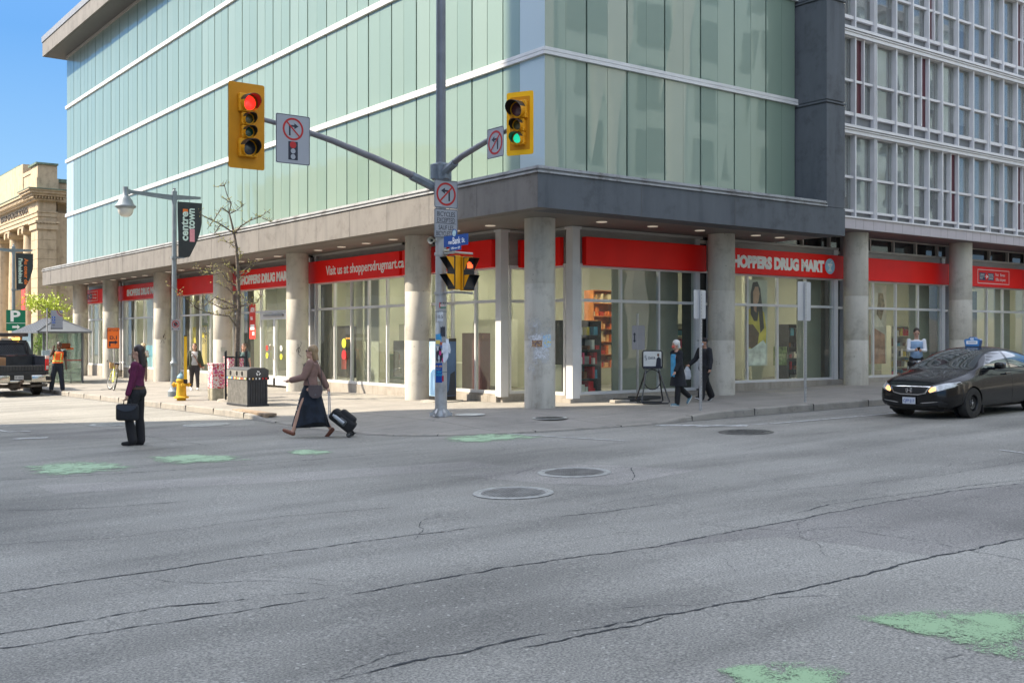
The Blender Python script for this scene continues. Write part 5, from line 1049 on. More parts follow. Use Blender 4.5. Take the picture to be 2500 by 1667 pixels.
# bicycle
def bicycle():
    bx, by = 11.5, 39.4; z0 = SW(bx, by) ; t = empty('bicycle', (bx, by, z0), rad(81), 'yellow bicycle with a wicker basket leaning by the detour sign', 'bicycle'); YB = pm('bike_yellow', (.72, .68, .05), rough=.3, var=.03, coat=.3); TY_ = pm('tyre', (.03, .03, .03), var=.2, rough=.8); WW = pm('rim_white', (.6, .6, .58), var=.05); CH = pm('chrome', (.6, .6, .6), metal=.9, rough=.2, var=0)
    Ml = Matrix.Rotation(rad(9), 4, 'X')
    for xc, st in ((-.52, 0), (.53, 14)):
        Mw = Ml @ Matrix.Translation((xc, 0, .34)) @ Matrix.Rotation(rad(st), 4, 'Z')
        r = MB(Mw); n = 32; r.tube([(.32 * math.cos(2 * math.pi * i / n), 0, .32 * math.sin(2 * math.pi * i / n)) for i in range(n)], .021, 8, closed=True); w = r.build('wheel', TY_, t, smooth=50)
        r = MB(Mw); r.tube([(.292 * math.cos(2 * math.pi * i / n), 0, .292 * math.sin(2 * math.pi * i / n)) for i in range(n)], .012, 6, closed=True); r.cyl((0, -.04, 0), (0, .04, 0), .022, n=10)
        for i in range(18): a = 2 * math.pi * i / 18; r.tube([(0, .02 * (-1) ** i, 0), (.29 * math.cos(a), 0, .29 * math.sin(a))], .0022, 3)
        r.build('rim', WW, w)
    r = MB(Ml)
    for P in (((.40, 0, .74), (.20, 0, .44), (-.06, 0, .29)), ((.38, 0, .82), (.15, 0, .55), (-.05, 0, .36)), ((-.06, 0, .29), (-.16, 0, .72)), ((-.06, .03, .29), (-.52, .05, .34)), ((-.06, -.03, .29), (-.52, -.05, .34)), ((-.14, .02, .62), (-.52, .05, .34)), ((-.14, -.02, .62), (-.52, -.05, .34)), ((.38, 0, .86), (.42, 0, .70)), ((.43, .04, .68), (.53, .05, .34)), ((.43, -.04, .68), (.53, -.05, .34))): r.tube(P, .018 if len(P) == 3 else .013, 8)
    r.build('frame', YB, t, smooth=50)
    r = MB(Ml); r.tube([(.37, 0, .86), (.36, 0, 1.0)], .012, 8); r.tube([(.08, -.30, 1.02), (.22, -.28, 1.05), (.36, -.1, 1.0), (.36, .1, 1.0), (.22, .28, 1.05), (.08, .30, 1.02)], .011, 8); r.build('handlebar', CH, t, smooth=50)
    r = MB(Ml); r.tube([(.02, -.31, 1.0), (.14, -.295, 1.04)], .017, 8); r.tube([(.02, .31, 1.0), (.14, .295, 1.04)], .017, 8); r.build('grip', BLK, t)
    r = MB(Ml); r.tube([(-.16, 0, .7), (-.19, 0, .92)], .012, 8); r.build('seat_post', CH, t); r = MB(Ml); r.add([(-.32, -.09, .93), (-.32, .09, .93), (-.18, .06, .95), (.0, .02, .93), (.0, -.02, .93), (-.18, -.06, .95), (-.32, -.08, .99), (-.32, .08, .99), (-.18, .05, .98), (.0, .015, .96), (.0, -.015, .96), (-.18, -.05, .98)], [(0, 5, 4, 3, 2, 1), (6, 7, 8, 9, 10, 11)] + [(i, (i + 1) % 6, 6 + (i + 1) % 6, 6 + i) for i in range(6)]); r.build('seat', BLK, t)
    WK = pm('wicker', (.45, .27, .12), var=.4, scale=40); r = MB(Ml); r.loft([[(.50 + sx * a, sy * b, z) for sx, sy in ((-1, -1), (1, -1), (1, 1), (-1, 1))] for z, a, b in ((.76, .09, .12), (.98, .12, .16), (.98, .11, .15), (.78, .08, .11))]); r.build('basket', WK, t)
    r = MB(Ml); r.cyl((-.06, -.05, .29), (-.06, -.055, .29), .09, n=20); r.tube([(-.06, -.06, .29), (.02, -.07, .14)], .008, 6); r.box(-.03, .07, -.14, -.07, .125, .14); r.tube([(-.06, .06, .29), (-.14, .07, .43)], .008, 6); r.box(-.19, -.09, .07, .14, .43, .445); r.build('crank', CH, t)
bicycle()
# bus stop sign
x, y = 11.0, 46.6; z0 = SW(x, y); t = empty('bus_stop_sign', (x, y, z0), 0, 'white bus stop board with route numbers in blue, on a thin pole by the shelter', 'sign')
r = MB(); r.cyl((0, 0, 0), (0, 0, 3.2), .03, n=12); r.build('pole', GALV, t); M = facing((x + .33, y - .2, 2.56), (.80, -.60, 0)); plate(M, .50, .74, t, rc=.01); BLU = pm('route_blue', (.02, .10, .42), var=0)
for i, s_ in enumerate(('6', '7', '11')): r = MB(M); r.prism([(p[0] - .13, p[1] + .08 - i * .11) for p in rrect(.15, .075, .035)], 0, .002); r.build('route_pill', BLU, t, world=True); text_mesh(s_, .07, WHITE, M @ Matrix.Translation((-.155 if len(s_) < 2 else -.165, .055 - i * .11, .003)), parent=t, fit=.04 if len(s_) < 2 else .06)
text_mesh('450', .06, SGK, M @ Matrix.Translation((-.18, -.27, .002)), parent=t, fit=.11)
for i in range(4): r = MB(M); r.box(.0, .17, .07 - i * .11, .085 - i * .11, 0, .002); r.build('text_line', pm('text_grey', (.25, .28, .32), var=0), t, world=True)
for k, cc in enumerate((c_(40, 44, 60), c_(230, 190, 60), c_(40, 44, 60), c_(200, 60, 50))): r = MB(M); n = 10; R0, R1 = .13 + k * .035, .15 + k * .035; r.add([(.25 - R * math.cos(rad(90 * i / n)), .37 - R * math.sin(rad(90 * i / n)), .0015) for R in (R0, R1) for i in range(n + 1)], [(i, i + 1, n + 2 + i, n + 1 + i) for i in range(n)]); r.build('arc', cc, t, world=True)
r = MB(M); r.box(-.25, .25, -.41, -.37, -.004, 0); r.build('footer', SGK, t, world=True)
r = MB(); r.box(-.2, .1, -.04, .04, .95, 1.45); r.build('timetable_case', pm('case_blue', (.35, .45, .5), var=.2), t)
# bus shelter
x0, x1, y0, y1 = 11.15, 12.72, 47.8, 52.0; z0 = SW(12, 48); t = empty('bus_shelter', (12, 48, z0), 0, 'glass bus shelter with a grey ribbed hipped roof', 'bus shelter'); SHM = pm('shelter_grey', (.13, .14, .155), rough=.4, var=.05, metal=.3); SGL = pane('shelter_glass', tint=(.66, .76, .70), refl=1.4, dirt=.22, dcol=(.52, .58, .52))
r = MB()
for a, b in ((x0, y0), (x1, y0), (x0, y1), (x1, y1), (x0, 49.9)): r.box(a - .04, a + .04, b - .04, b + .04, z0, 2.05)
r.box(x0, x1, y0 - .03, y0 + .03, 2.0, 2.08); r.box(x0 - .03, x0 + .03, y0, y1, 2.0, 2.08); r.box(x1 - .03, x1 + .03, y0, y1, 2.0, 2.08); r.build('frame', SHM, t, world=True)
for b in ((x0 + .03, x1 - .03, y0 - .006, y0 + .006), (x0 - .006, x0 + .006, 50, y1), (x1 - .006, x1 + .006, y0, y1), (x0, x1, y1 - .006, y1 + .006)): r = MB(); r.box(*b, z0 + .08, 2.0); r.build('pane', SGL, t, world=True)
r = MB(); e = .32; v = [(x0 - e, y0 - e, 2.06), (x1 + e, y0 - e, 2.06), (x1 + e, y1 + e, 2.06), (x0 - e, y1 + e, 2.06), (11.93, y0 + .9, 2.66), (11.93, y1 - .9, 2.66)]; r.add(v, [(0, 1, 4), (1, 2, 5, 4), (2, 3, 5), (3, 0, 4, 5), (0, 3, 2, 1)]); r.box(x0 - e, x1 + e, y0 - e, y1 + e, 1.99, 2.055)
for i in range(10): yy = y0 - e + .25 + i * .5; s = min(1, (yy - (y0 - e)) / 1.2, ((y1 + e) - yy) / 1.2); r.tube([(x0 - e, yy, 2.07), (x0 - e + (11.93 - x0 + e) * s, yy, 2.07 + .6 * s)], .018, 4)
r.tube([(x0 - e, y0 - e, 2.07), (11.93, y0 + .9, 2.67), (x1 + e, y0 - e, 2.07)], .025, 5); r.build('roof', SHM, t, world=True)
r = MB(); r.box(x0, x1, y0 - .012, y0 - .007, .98 + z0, 1.02 + z0); r.build('red_line', pm('line_red', (.4, .03, .03), var=0), t, world=True)
r = MB(); r.box(x0 + .3, x1 - .12, y0 + .6, y0 + .95, .42 + z0, .46 + z0); 
for xx in (x0 + .4, x1 - .3): r.box(xx, xx + .04, y0 + .7, y0 + .85, z0, .42 + z0)
r.build('bench', SHM, t, world=True)
for (a, b, zc, w, h, m_) in ((11.95, .0, 1.62, .55, .22, c_(120, 60, 30)), (12.2, 0, 1.5, .3, .08, c_(210, 110, 60)), (11.35, 0, 1.38, .14, .2, c_(225, 225, 225)), (11.85, 0, 1.15, .12, .12, c_(215, 220, 225)), (11.9, 0, 1.42, .16, .1, c_(230, 230, 230))): r = MB(); r.box(a - w / 2, a + w / 2, y0 - .014, y0 - .008, z0 + zc - h / 2, z0 + zc + h / 2); r.build('notice', m_, t, world=True)
# green tree beyond the shelter
LEAF = pm('young_leaf', (.42, .50, .06), rough=.6, var=.35, scale=2); x, y = 16.0, 66.0; t = empty('leafy_tree', (x, y, G(x, y)), 0, 'small tree with bright yellow-green leaves behind the far column', 'tree')
r = MB(); r.tube([(0, 0, 0), (.05, 0, 1.2), (-.1, .1, 2.4), (-.3, 0, 3.6)], [.09, .07, .05, .02], 8)
random.seed(4); lf = MB(); cl = []
for k in range(26):
    a = random.uniform(0, 6.28); rr = random.uniform(.3, 1.75); z = random.uniform(1.5, 4.6); c = Vector((rr * math.cos(a), rr * math.sin(a), z)) ; c.x *= 1.0 - .15 * abs(z - 3); cl.append(c); r.tube([(0, 0, max(1., z - 1.0)), tuple(c * .6 + Vector((0, 0, z * .35))), tuple(c)], [.03, .018, .006], 5)
    for j in range(110):
        p = c + Vector((random.gauss(0, .26), random.gauss(0, .26), random.gauss(0, .22))); q = Euler((random.uniform(0, 6), random.uniform(0, 6), random.uniform(0, 6))).to_matrix(); s = random.uniform(.05, .09)
        lf.add([tuple(p + q @ Vector(v)) for v in ((-s, 0, 0), (0, -s * .6, 0), (s, 0, 0), (0, s * .6, 0))], [(0, 1, 2, 3)])
r.build('trunk', BARK, t); lf.build('crown', LEAF, t)
# sign posts on the wide street (seen from behind)
def back_sign(x, y, w, h, zc, label, top):
    z0 = SW(x, y); t = empty('street_sign', (x, y, z0), rad(4), label, 'sign'); r = MB(); r.box(-.025, .025, -.02, .02, 0, top - z0)
    r.build('post', GALV, t); r = MB()
    for i in range(int((top - z0) / .075)): r.box(-.007, .007, -.0215, -.0205, i * .075 + .03, i * .075 + .044)
    r.build('post_holes', pm('hole_dark', (.06, .06, .06), var=0), t); M = facing((.0, .024, zc - z0), (1, 0, 0)); r = MB(M); r.prism(rrect(w, h, .03), -.006, 0); r.build('plate', pm('plate_back', (.50, .51, .53), rough=.4, var=.06, metal=.2, scale=2), t)
back_sign(17.1, 15.9, .40, .62, 2.52, 'blank back of a small street sign, nearer post in front of the couple', 2.83)
back_sign(20.62, 15.85, .53, .92, 2.66, 'blank back of a larger street sign, on the post between the couple and the car', 3.1)
x, y = 18.9, 19.75; z0 = SW(x, y); t = empty('temporary_sign', (x, y, z0), 0, 'grey temporary sign with a small double arrow, in a rubber base by the shop window', 'sign')
r = MB(); r.box(-.02, .02, -.02, .02, .05, 2.2); r.build('post', GALV, t); M = facing((x + .0, y - .03, 1.80), (.85, -.53, 0)); plate(M, .33, .62, t, mat=pm('sign_grey', (.30, .29, .30), var=.06)); r = MB(M); r.prism([(-.115, -.07), (-.085, -.07), (-.085, .07), (-.115, .07)], 0, .002); r.prism([(-.14, .07), (-.06, .07), (-.1, .13)], 0, .002); r.prism([(-.14, -.07), (-.06, -.07), (-.1, -.13)], 0, .002); r.build('arrow', SGK, t, world=True)
r = MB(); r.bbox(-.95, -.05, -.5, -.1, 0, .07, .015); r.bbox(-.25, .55, -.3, .1, .0, .09, .015); r.build('rubber_base', pm('rubber_black', (.025, .025, .027), var=.2), t)
r = MB(); r.bbox(-1.35, -.85, -.62, -.42, 0, .07, .01); tag(r.build('concrete_block', PLINTH), 'flat concrete block lying by the shop plinth beside the rubber sign base', 'block').location = (x, y, SW(x - 1, y - .5))
# A-frame board
x, y = 18.05, 18.35; z0 = SW(x, y); t = empty('sandwich_board', (x, y, z0), rad(-30), 'black tubular sandwich board with a small white poster', 'sandwich board'); TB = pm('tube_black', (.012, .012, .016), rough=.25, var=.1, coat=.4)
r = MB()
for s in (-1, 1):
    q = .30 * s; r.tube([(-.16, 0, .82), (-.24, q * .5, .45), (-.34, q, .06), (-.30, q, .02), (.30, q, .02), (.34, q, .06), (.24, q * .5, .45), (.16, 0, .82)], .019, 10)
n = 20; r.tube([(.21 * math.cos(2 * math.pi * i / n), 0, .58 + .24 * math.sin(2 * math.pi * i / n)) for i in range(n)], .014, 8, closed=True)
r.build('legs', TB, t, smooth=50); r = MB(); P = rrect(.48, .42, .05); r.tube([(p[0], 0, 1.06 + p[1]) for p in P], .018, 8, closed=True); r.build('frame', TB, t, smooth=50)
r = MB(); r.box(-.22, .22, -.012, .012, .87, 1.26); bo = r.build('board', pm('poster_white', (.62, .62, .60), var=.02), t); r = MB(); r.box(-.22, .22, -.014, -.0125, .845, .90); r.build('footer', SGK, t)
M = facing((-.12, -.013, 1.10), (1, 0, 0)); text_mesh('DAYA', .09, SGK, M @ Matrix.Translation((.02, -.03, .001)), parent=t, world=False, fit=.17); r = MB(M); r.tube([(-.05, .06, .003), (-.075, .03, .003), (-.045, 0, .003), (-.02, -.03, .003), (-.05, -.06, .003)], .006, 4); r.tube([(-.04, .07, .003), (-.04, -.07, .003)], .003, 4); r.build('logo', SGK, t)
r = MB(); r.sph((.14, -.014, 1.17), .035, 10, 8, sc=(.8, .1, 1.1)); r.build('portrait', pm('portrait_brown', (.16, .08, .05), var=.1), t); r = MB(); r.M = facing((.0, -.0135, 0), (1, 0, 0)); r.prism([(.08, .90), (.21, .90), (.21, 1.08), (.15, 1.13), (.10, 1.08)], 0, .002); r.build('portrait_suit', SGK, t)
# ring bicycle stand
x, y = 26.0, 16.35; z0 = SW(x, y); t = empty('bicycle_stand', (x, y, z0), rad(-40), 'post and ring bicycle stand behind the black car', 'bicycle stand'); r = MB(); r.cyl((0, 0, 0), (0, 0, 1.1), .038, n=14); r.sph((0, 0, 1.1), .042, 12, 8); r.build('post', GALV, t, smooth=50); r = MB(); n = 28; r.tube([(.22 * math.cos(2 * math.pi * i / n), -.05, .66 + .25 * math.sin(2 * math.pi * i / n)) for i in range(n)], .022, 8, closed=True); r.build('ring', GALV, t, smooth=50)

# ============================================================= things inside the shop
def pic(name, M, w, h, mats, label, cat='poster', grp=None):
    t = empty(name, M.to_translation(), 0, label, cat, grp); r = MB(M); r.box(0, w, 0, h, -.004, 0); r.build('sheet', mats, t, world=True); return t
def shp(t, M, pts, m, nm, z=.001): r = MB(M); r.prism(pts, z, z + .001); return r.build(nm, m, t, world=True)
M = facing((23.72, 20.35, .98), (1, 0, 0)); t = pic('window_poster', M, 1.0, 2.5, pm('photo_grey', (.62, .62, .56), var=.1, scale=1), 'tall window poster of a smiling dark-haired woman carrying a basket')
shp(t, M, [(.02, .7), (.0, 1.3), (.12, 1.6), (.35, 1.75), (.6, 1.75), (.85, 1.55), (.95, 1.1), (.9, .1), (.1, .1)], pm('photo_yellow', (.75, .58, .08), var=.2, scale=3), 'blouse'); shp(t, M, [(.25, 1.5), (.25, 2.1), (.35, 2.42), (.55, 2.45), (.68, 2.25), (.75, 1.8), (.85, 1.1), (.68, .95), (.6, 1.6), (.55, 1.3), (.4, 1.3)], pm('photo_hair', (.03, .025, .025), var=.2), 'hair', .003)
shp(t, M, [(.36, 1.85), (.36, 2.15), (.45, 2.3), (.58, 2.3), (.64, 2.1), (.6, 1.88), (.52, 1.76), (.5, 1.55), (.4, 1.6)], pm('photo_skin', (.68, .38, .26), var=.1, scale=6), 'face', .005); shp(t, M, [(.0, .95), (.05, 1.2), (.35, 1.2), (.62, .95), (.55, .62), (.3, .5), (.02, .6)], pm('photo_wicker', (.14, .075, .04), var=.4, scale=25), 'basket', .007); shp(t, M, [(.0, .02), (.0, .5), (.3, .5), (.55, .62), (.8, .75), (.95, .6), (.9, .02)], pm('photo_white', (.75, .75, .70), var=.3, scale=4), 'cloth', .006)
M = facing((25.0, 20.36, .98), (1, 0, 0)); t = pic('window_poster', M, .62, .55, pm('photo_green', (.20, .24, .09), var=.6, scale=9), 'small vegetable picture low in the window right of the woman poster')
M = facing((29.75, 20.36, .95), (1, 0, 0)); t = pic('window_poster', M, .95, 2.55, pm('photo_beige', (.62, .52, .42), var=.25, scale=1.5), 'tall beige window poster behind the man with the phone')
shp(t, M, [(.02, .0), (.0, .9), (.3, 1.15), (.85, .95), (.9, 0)], pm('photo_brown', (.42, .20, .12), var=.35, scale=3), 'draped_cloth'); shp(t, M, [(.1, 1.2), (.3, 2.3), (.45, 2.3), (.5, 1.5), (.8, 1.2)], pm('photo_cream', (.78, .66, .54), var=.2, scale=3), 'figure', .002); shp(t, M, [(.4, 1.6), (.5, 2.3), (.75, 2.3), (.85, 1.9), (.65, 1.4)], pm('photo_tan', (.33, .22, .12), var=.4, scale=8), 'hair', .003)
M = facing((35.35, 20.36, .95), (1, 0, 0)); t = pic('window_poster', M, .9, 2.5, pm('photo_dark', (.14, .14, .12), var=.4, scale=2), 'dark window poster partly hidden behind the third column of the wide street')
M = facing((22.62, 20.36, .98), (1, 0, 0)); pic('window_poster', M, .7, 2.4, pm('photo_mixed', (.36, .30, .25), var=.5, scale=2), 'window poster mostly hidden behind the round column, left of the woman poster')
SHF = pm('shelf_dark', (.05, .05, .055), var=.2); GLS = pm('shelf_glass', (.35, .42, .38), rough=.15, var=.1)
random.seed(11)
PAL = [c_(225, 220, 210), c_(200, 40, 50), c_(60, 60, 70), c_(220, 90, 130), c_(90, 160, 190), c_(225, 200, 90), c_(120, 80, 60), c_(240, 235, 225), c_(150, 150, 150)]
def shelf(x0, y0, w, d, rows, label, rz=0, z0=.32, dz=.38, mats=PAL, warm=None, frame=SHF):
    t = empty('display_shelf', (x0, y0, z0), rz, label, 'shelf'); r = MB()
    for i in range(rows + 1): r.box(0, w, 0, d, i * dz, i * dz + .025)
    r.box(-.03, 0, 0, d, 0, rows * dz + .02); r.box(w, w + .03, 0, d, 0, rows * dz + .02); r.box(0, w, d, d + .02, 0, rows * dz); r.build('rack', frame, t)
    for i in range(rows):
        r = MB(); u = .03
        while u < w - .1:
            a = random.uniform(.05, .16); h = random.uniform(.1, dz * .8); r.m(random.randrange(len(mats))); 
            if random.random() < .85: r.box(u, u + a, random.uniform(.02, .1), d * .8, i * dz + .027, i * dz + .03 + h)
            u += a + random.uniform(.01, .06)
        r.build('goods', mats, t)
    return t
shelf(17.45, 20.95, 1.25, .45, 5, 'glass display full of boxes and jewellery in the first window right of the corner')
shelf(20.72, 23.5, .95, .4, 6, 'tall orange perfume shelf deep inside the first window right of the corner', z0=.9, mats=[c_(230, 120, 50), c_(240, 180, 110), c_(200, 60, 30), c_(245, 220, 170)], frame=pm('shelf_orange', (.6, .2, .05), var=.2))
shelf(16.75, 23.25, .85, .3, 5, 'pink card stand with gift cards in the window beside the signal pole', rz=rad(90), z0=.4, dz=.3, mats=[c_(220, 60, 120), c_(235, 225, 200), c_(90, 190, 190), c_(240, 210, 80)], frame=pm('shelf_maroon', (.10, .03, .04), var=.1))
shelf(17.1, 27.3, 1.0, .35, 3, 'dark shelf of small white bottles beside the second column', rz=rad(90), z0=.6, dz=.36)
shelf(18.4, 24.2, 1.6, .4, 5, 'pale shelf of books behind the advertising pillar', rz=rad(90), z0=.4, frame=CREAM2)
shelf(17.0, 50.2, 2.4, .3, 2, 'blue counter with white cards behind the far left windows', rz=rad(90), z0=.3, dz=.55, mats=[c_(70, 160, 190), c_(90, 180, 205), c_(235, 235, 235)], frame=pm('counter_blue', (.10, .36, .48), var=.05))
shelf(18.6, 28.4, 2.0, .4, 5, 'pale shelf unit deep inside behind the red banner window', rz=rad(90), z0=.32, frame=CREAM2)
shelf(19.6, 35.6, 2.4, .4, 5, 'dark shelf unit seen through the glass doors', rz=rad(90), z0=.32)
shelf(18.8, 41.4, 2.2, .4, 5, 'pale shelf unit behind the windows left of the tree', rz=rad(90), z0=.32, frame=CREAM2)
shelf(17.9, 48.0, 2.0, .35, 5, 'dark shelf unit behind the far left windows', rz=rad(90), z0=.32)
shelf(23.0, 22.6, 2.2, .4, 5, 'pale shelf unit behind the woman poster window', z0=.32, frame=CREAM2)
shelf(28.8, 22.8, 2.4, .4, 5, 'dark shelf unit behind the beige poster window', z0=.32)
shelf(34.4, 22.6, 2.6, .4, 5, 'pale shelf unit behind the rightmost windows', z0=.32, frame=CREAM2)
for (cx_, cy_, w_, d_, h_, m_, lb) in ((18.2, 26.0, .9, 2.0, 1.05, CREAM2, 'cream service counter inside, behind the second column'), (18.3, 30.2, .6, 1.6, 1.25, pm('counter_green', (.10, .16, .12), var=.1), 'dark green counter inside, behind the fire extinguisher'), (17.4, 21.3, .7, .6, 1.1, CREAM2, 'white plinth inside the corner window beside the corner column')):
    r = MB(); r.bbox(cx_ - w_ / 2, cx_ + w_ / 2, cy_ - d_ / 2, cy_ + d_ / 2, .302, h_, .02); tag(r.build('counter', m_), lb, 'counter')
t = empty('fire_extinguisher', (16.75, 31.55, .75), 0, 'red fire extinguisher just inside the window with white lettering on its red sign', 'extinguisher'); r = MB(); r.lathe([(.085, 0), (.085, .48), (.05, .56), (.03, .60), (.03, .66)], 16); r.build('cylinder', pm('ext_red', (.6, .03, .02), var=.05), t, smooth=40); r = MB(); r.box(-.03, .05, -.02, .02, .66, .74); r.tube([(0, 0, .68), (.1, 0, .6), (.11, 0, .3)], .012, 6); r.build('valve', BLK, t)
for (yy, zz, cc, lb) in ((30.25, 1.62, c_(205, 205, 60), 'round yellow window sticker right of the fire extinguisher'), (30.25, 1.25, c_(200, 40, 45), 'round red window sticker under the yellow sticker')):
    r = MB(); r.cyl((16.06, yy, zz), (16.065, yy, zz), .15, n=24); tag(r.build('window_sticker', cc), lb, 'sticker')
for (yy, zz, cc, lb) in ((36.15, 1.42, c_(200, 50, 40), 'small red sticker on the left glass door'), (36.15, 1.15, c_(225, 215, 50), 'small yellow sticker on the left glass door'), (34.95, 1.42, c_(230, 232, 225), 'small white sticker on the right glass door'), (34.95, 1.12, c_(225, 215, 50), 'small yellow sticker on the right glass door')):
    r = MB(); r.cyl((16.06, yy, zz), (16.065, yy, zz), .10, n=20); tag(r.build('window_sticker', cc), lb, 'sticker')
M = facing((16.07, 37.75, 1.75), (0, -1, 0)); t = pic('atm_sign', M, .55, 1.30, pm('atm_red', (.65, .04, .03), var=.05), 'tall red cash machine sign in the window left of the doors', 'sign')
for s_, yy, sz, ff in (('ATM', 1.0, .24, .36), ('G.A.', .72, .16, .22)): text_mesh(s_, sz, WHITE, M @ Matrix.Translation((.1, yy, .003)), parent=t, fit=ff, bold=.01)
shp(t, M, [(.08, .34), (.45, .34), (.45, .54), (.08, .54)], WHITE, 'white_band'); shp(t, M, [(.27, .14), (.45, .14), (.45, .26), (.27, .26)], WHITE, 'white_band')
M = facing((16.3, 43.5, .7), (0, -1, 0)); t = pic('window_poster', M, .85, 1.6, pm('poster_tan', (.62, .45, .18), var=.08), 'tan and yellow sunburst poster in the window right of the lamp post')
for k in range(14): a = 2 * math.pi * k / 14; shp(t, M, [(.42, 1.2), (.42 + .38 * math.cos(a), 1.2 + .38 * math.sin(a)), (.42 + .38 * math.cos(a + .2), 1.2 + .38 * math.sin(a + .2))], SGK, 'ray')
shp(t, M, [(.3, 1.1), (.54, 1.1), (.54, 1.3), (.3, 1.3)], c_(235, 200, 60), 'sun', .004)
M = facing((16.4, 44.7, .9), (0, -1, 0)); pic('window_poster', M, .5, 1.35, pm('poster_yellow', (.75, .55, .02), var=.1), 'plain bright yellow poster in the window beside the hydrant marker')
# faint graffiti and flyers on the columns
GRF = pm('graffiti', (.05, .045, .04), var=0)
def scrawl(cx, cy, zc, ang, seed, h, label):
    random.seed(seed); a0 = math.atan2(-cy, -cx) + rad(ang); r = MB(); R = .366
    for k in range(7):
        a = a0 + random.uniform(-.12, .12); z = zc + random.uniform(-h, h); P = []
        for j in range(5): P.append((cx + R * math.cos(a), cy + R * math.sin(a), z)); a += random.uniform(-.16, .16); z += random.uniform(-h * .6, h * .6)
        r.tube(P, .006, 4)
    tag(r.build('graffiti', GRF), label, 'graffiti')
scrawl(15.44, 45.58, 1.75, 8, 1, .22, 'thin black scrawl on the column beside the lamp post')
scrawl(15.44, 32.33, 1.35, 5, 2, .16, 'black spiky scribble on the column right of the doors')
def colsheet(cx, cy, zc, w, h, ang, mat, label, R=.3655, tilt=0.):
    a0 = math.atan2(-cy, -cx) + rad(ang); n = 8; r = MB(); vs = []
    for i in range(n + 1):
        u = (i / n - .5) * w; a = a0 + u / R
        for v in (-h / 2, h / 2): vs.append((cx + R * math.cos(a), cy + R * math.sin(a), zc + v + u * tilt))
    r.add(vs, [(2 * i, 2 * i + 2, 2 * i + 3, 2 * i + 1) for i in range(n)]); o = r.build('flyer', mat); tag(o, label, 'flyer'); return o
colsheet(15.44, 19.42, 1.66, .25, .16, -11, splatter('flyer_navy', (.03, .03, .12), (.5, .3, .1), (.5, .45, .5), 30), 'small dark blue flyer on the corner column')
colsheet(15.44, 19.42, 1.72, .21, .30, 28, splatter('flyer_white', (.62, .64, .66), (.3, .5, .7), (.7, .6, .15), 18), 'white flyer with coloured spots on the corner column', tilt=.15)
colsheet(15.44, 38.76, 1.35, .16, .18, 0, c_(170, 170, 160), 'small grey plate on the column behind the tree')
random.seed(77)
GLU = paint('glue_residue', (.66, .67, .70), .52, 4.2); a0 = math.atan2(-19.42, -15.44); r = MB(); vals = []
for i in range(17):
    for j in range(21):
        u, v = i / 16, j / 20; a = a0 + (u - .5) * 2.0; r.v.append((15.44 + .3645 * math.cos(a), 19.42 + .3645 * math.sin(a), .85 + 1.5 * v)); vals.append(max(0, min(1, min(u, 1 - u) * 3.2, min(v, 1 - v) * 2.6)) * .55)
for i in range(16):
    for j in range(20): k = i * 21 + j; r.f.append((k, k + 21, k + 22, k + 1)); r.mi.append(0)
o = r.build('glue_residue', GLU); tag(o, 'patchy pale glue left by torn posters on the corner column', 'glue residue'); edge_attr(o.data, vals)
# ============================================================= vehicles
PAINT = pm('car_black', (.004, .004, .005), rough=.25, var=0, coat=.55, coatr=.02, spec=.25); CHR = pm('chrome_trim', (.62, .63, .65), rough=.12, metal=1., var=0); CGL = pm('car_glass', (.012, .018, .018), rough=.02, var=0, spec=.9, coat=1., coatr=.0)
PLB = pm('plastic_black', (.012, .012, .013), rough=.55, var=.1); TYR = pm('tyre_rubber', (.028, .026, .024), rough=.85, var=.25, scale=12); HLG = pm('headlight_clear', (.42, .44, .45), rough=.08, var=.35, scale=9, coat=1., coatr=.0); AMB = pm('amber_lens', (.75, .25, .06), rough=.15, var=.1, emit=.5, ecol=(1, .42, .15))
def evalmesh(o):
    dg = bpy.context.evaluated_depsgraph_get(); dg.update(); return bpy.data.meshes.new_from_object(o.evaluated_get(dg))
def loft_body(stations, n_half, arches, name, mat, sub=2):
    """stations: list of (x, [(y,z)...half profile bottom centre to top centre])"""
    vs = []; fs = []; m = 2 * n_half - 2
    for x, hp in stations:
        ring = [(x, -y, z) for y, z in hp] + [(x, y, z) for y, z in hp[-2:0:-1]]; vs += ring
    k = len(stations)
    for i in range(k - 1):
        for j in range(m): fs.append((i * m + j, i * m + (j + 1) % m, (i + 1) * m + (j + 1) % m, (i + 1) * m + j))
    fs += [tuple(range(m))[::-1], tuple(range((k - 1) * m, k * m))]
    me = bpy.data.meshes.new('b'); me.from_pydata(vs, [], fs); bm = bmesh.new(); bm.from_mesh(me); bmesh.ops.recalc_face_normals(bm, faces=bm.faces[:]); bm.to_mesh(me); bm.free()
    o = bpy.data.objects.new('tmpb', me); C.objects.link(o); sb = o.modifiers.new('s', 'SUBSURF'); sb.levels = sub; sb.render_levels = sub
    cut = []
    for (cx, cz, R) in arches:
        r = MB(); r.cyl((cx, -1.2, cz), (cx, -.62, cz), R, n=40); c1 = r.build('cut', mat); r = MB(); r.cyl((cx, .62, cz), (cx, 1.2, cz), R, n=40); c2 = r.build('cut', mat)
        for c in (c1, c2): bo = o.modifiers.new('b', 'BOOLEAN'); bo.operation = 'DIFFERENCE'; bo.object = c; bo.solver = 'EXACT'; cut.append(c)
    me2 = evalmesh(o)
    for c in cut + [o]: bpy.data.objects.remove(c)
    me2.materials.clear(); me2.materials.append(mat); me2.shade_smooth(); me2.set_sharp_from_angle(angle=rad(50)); return me2
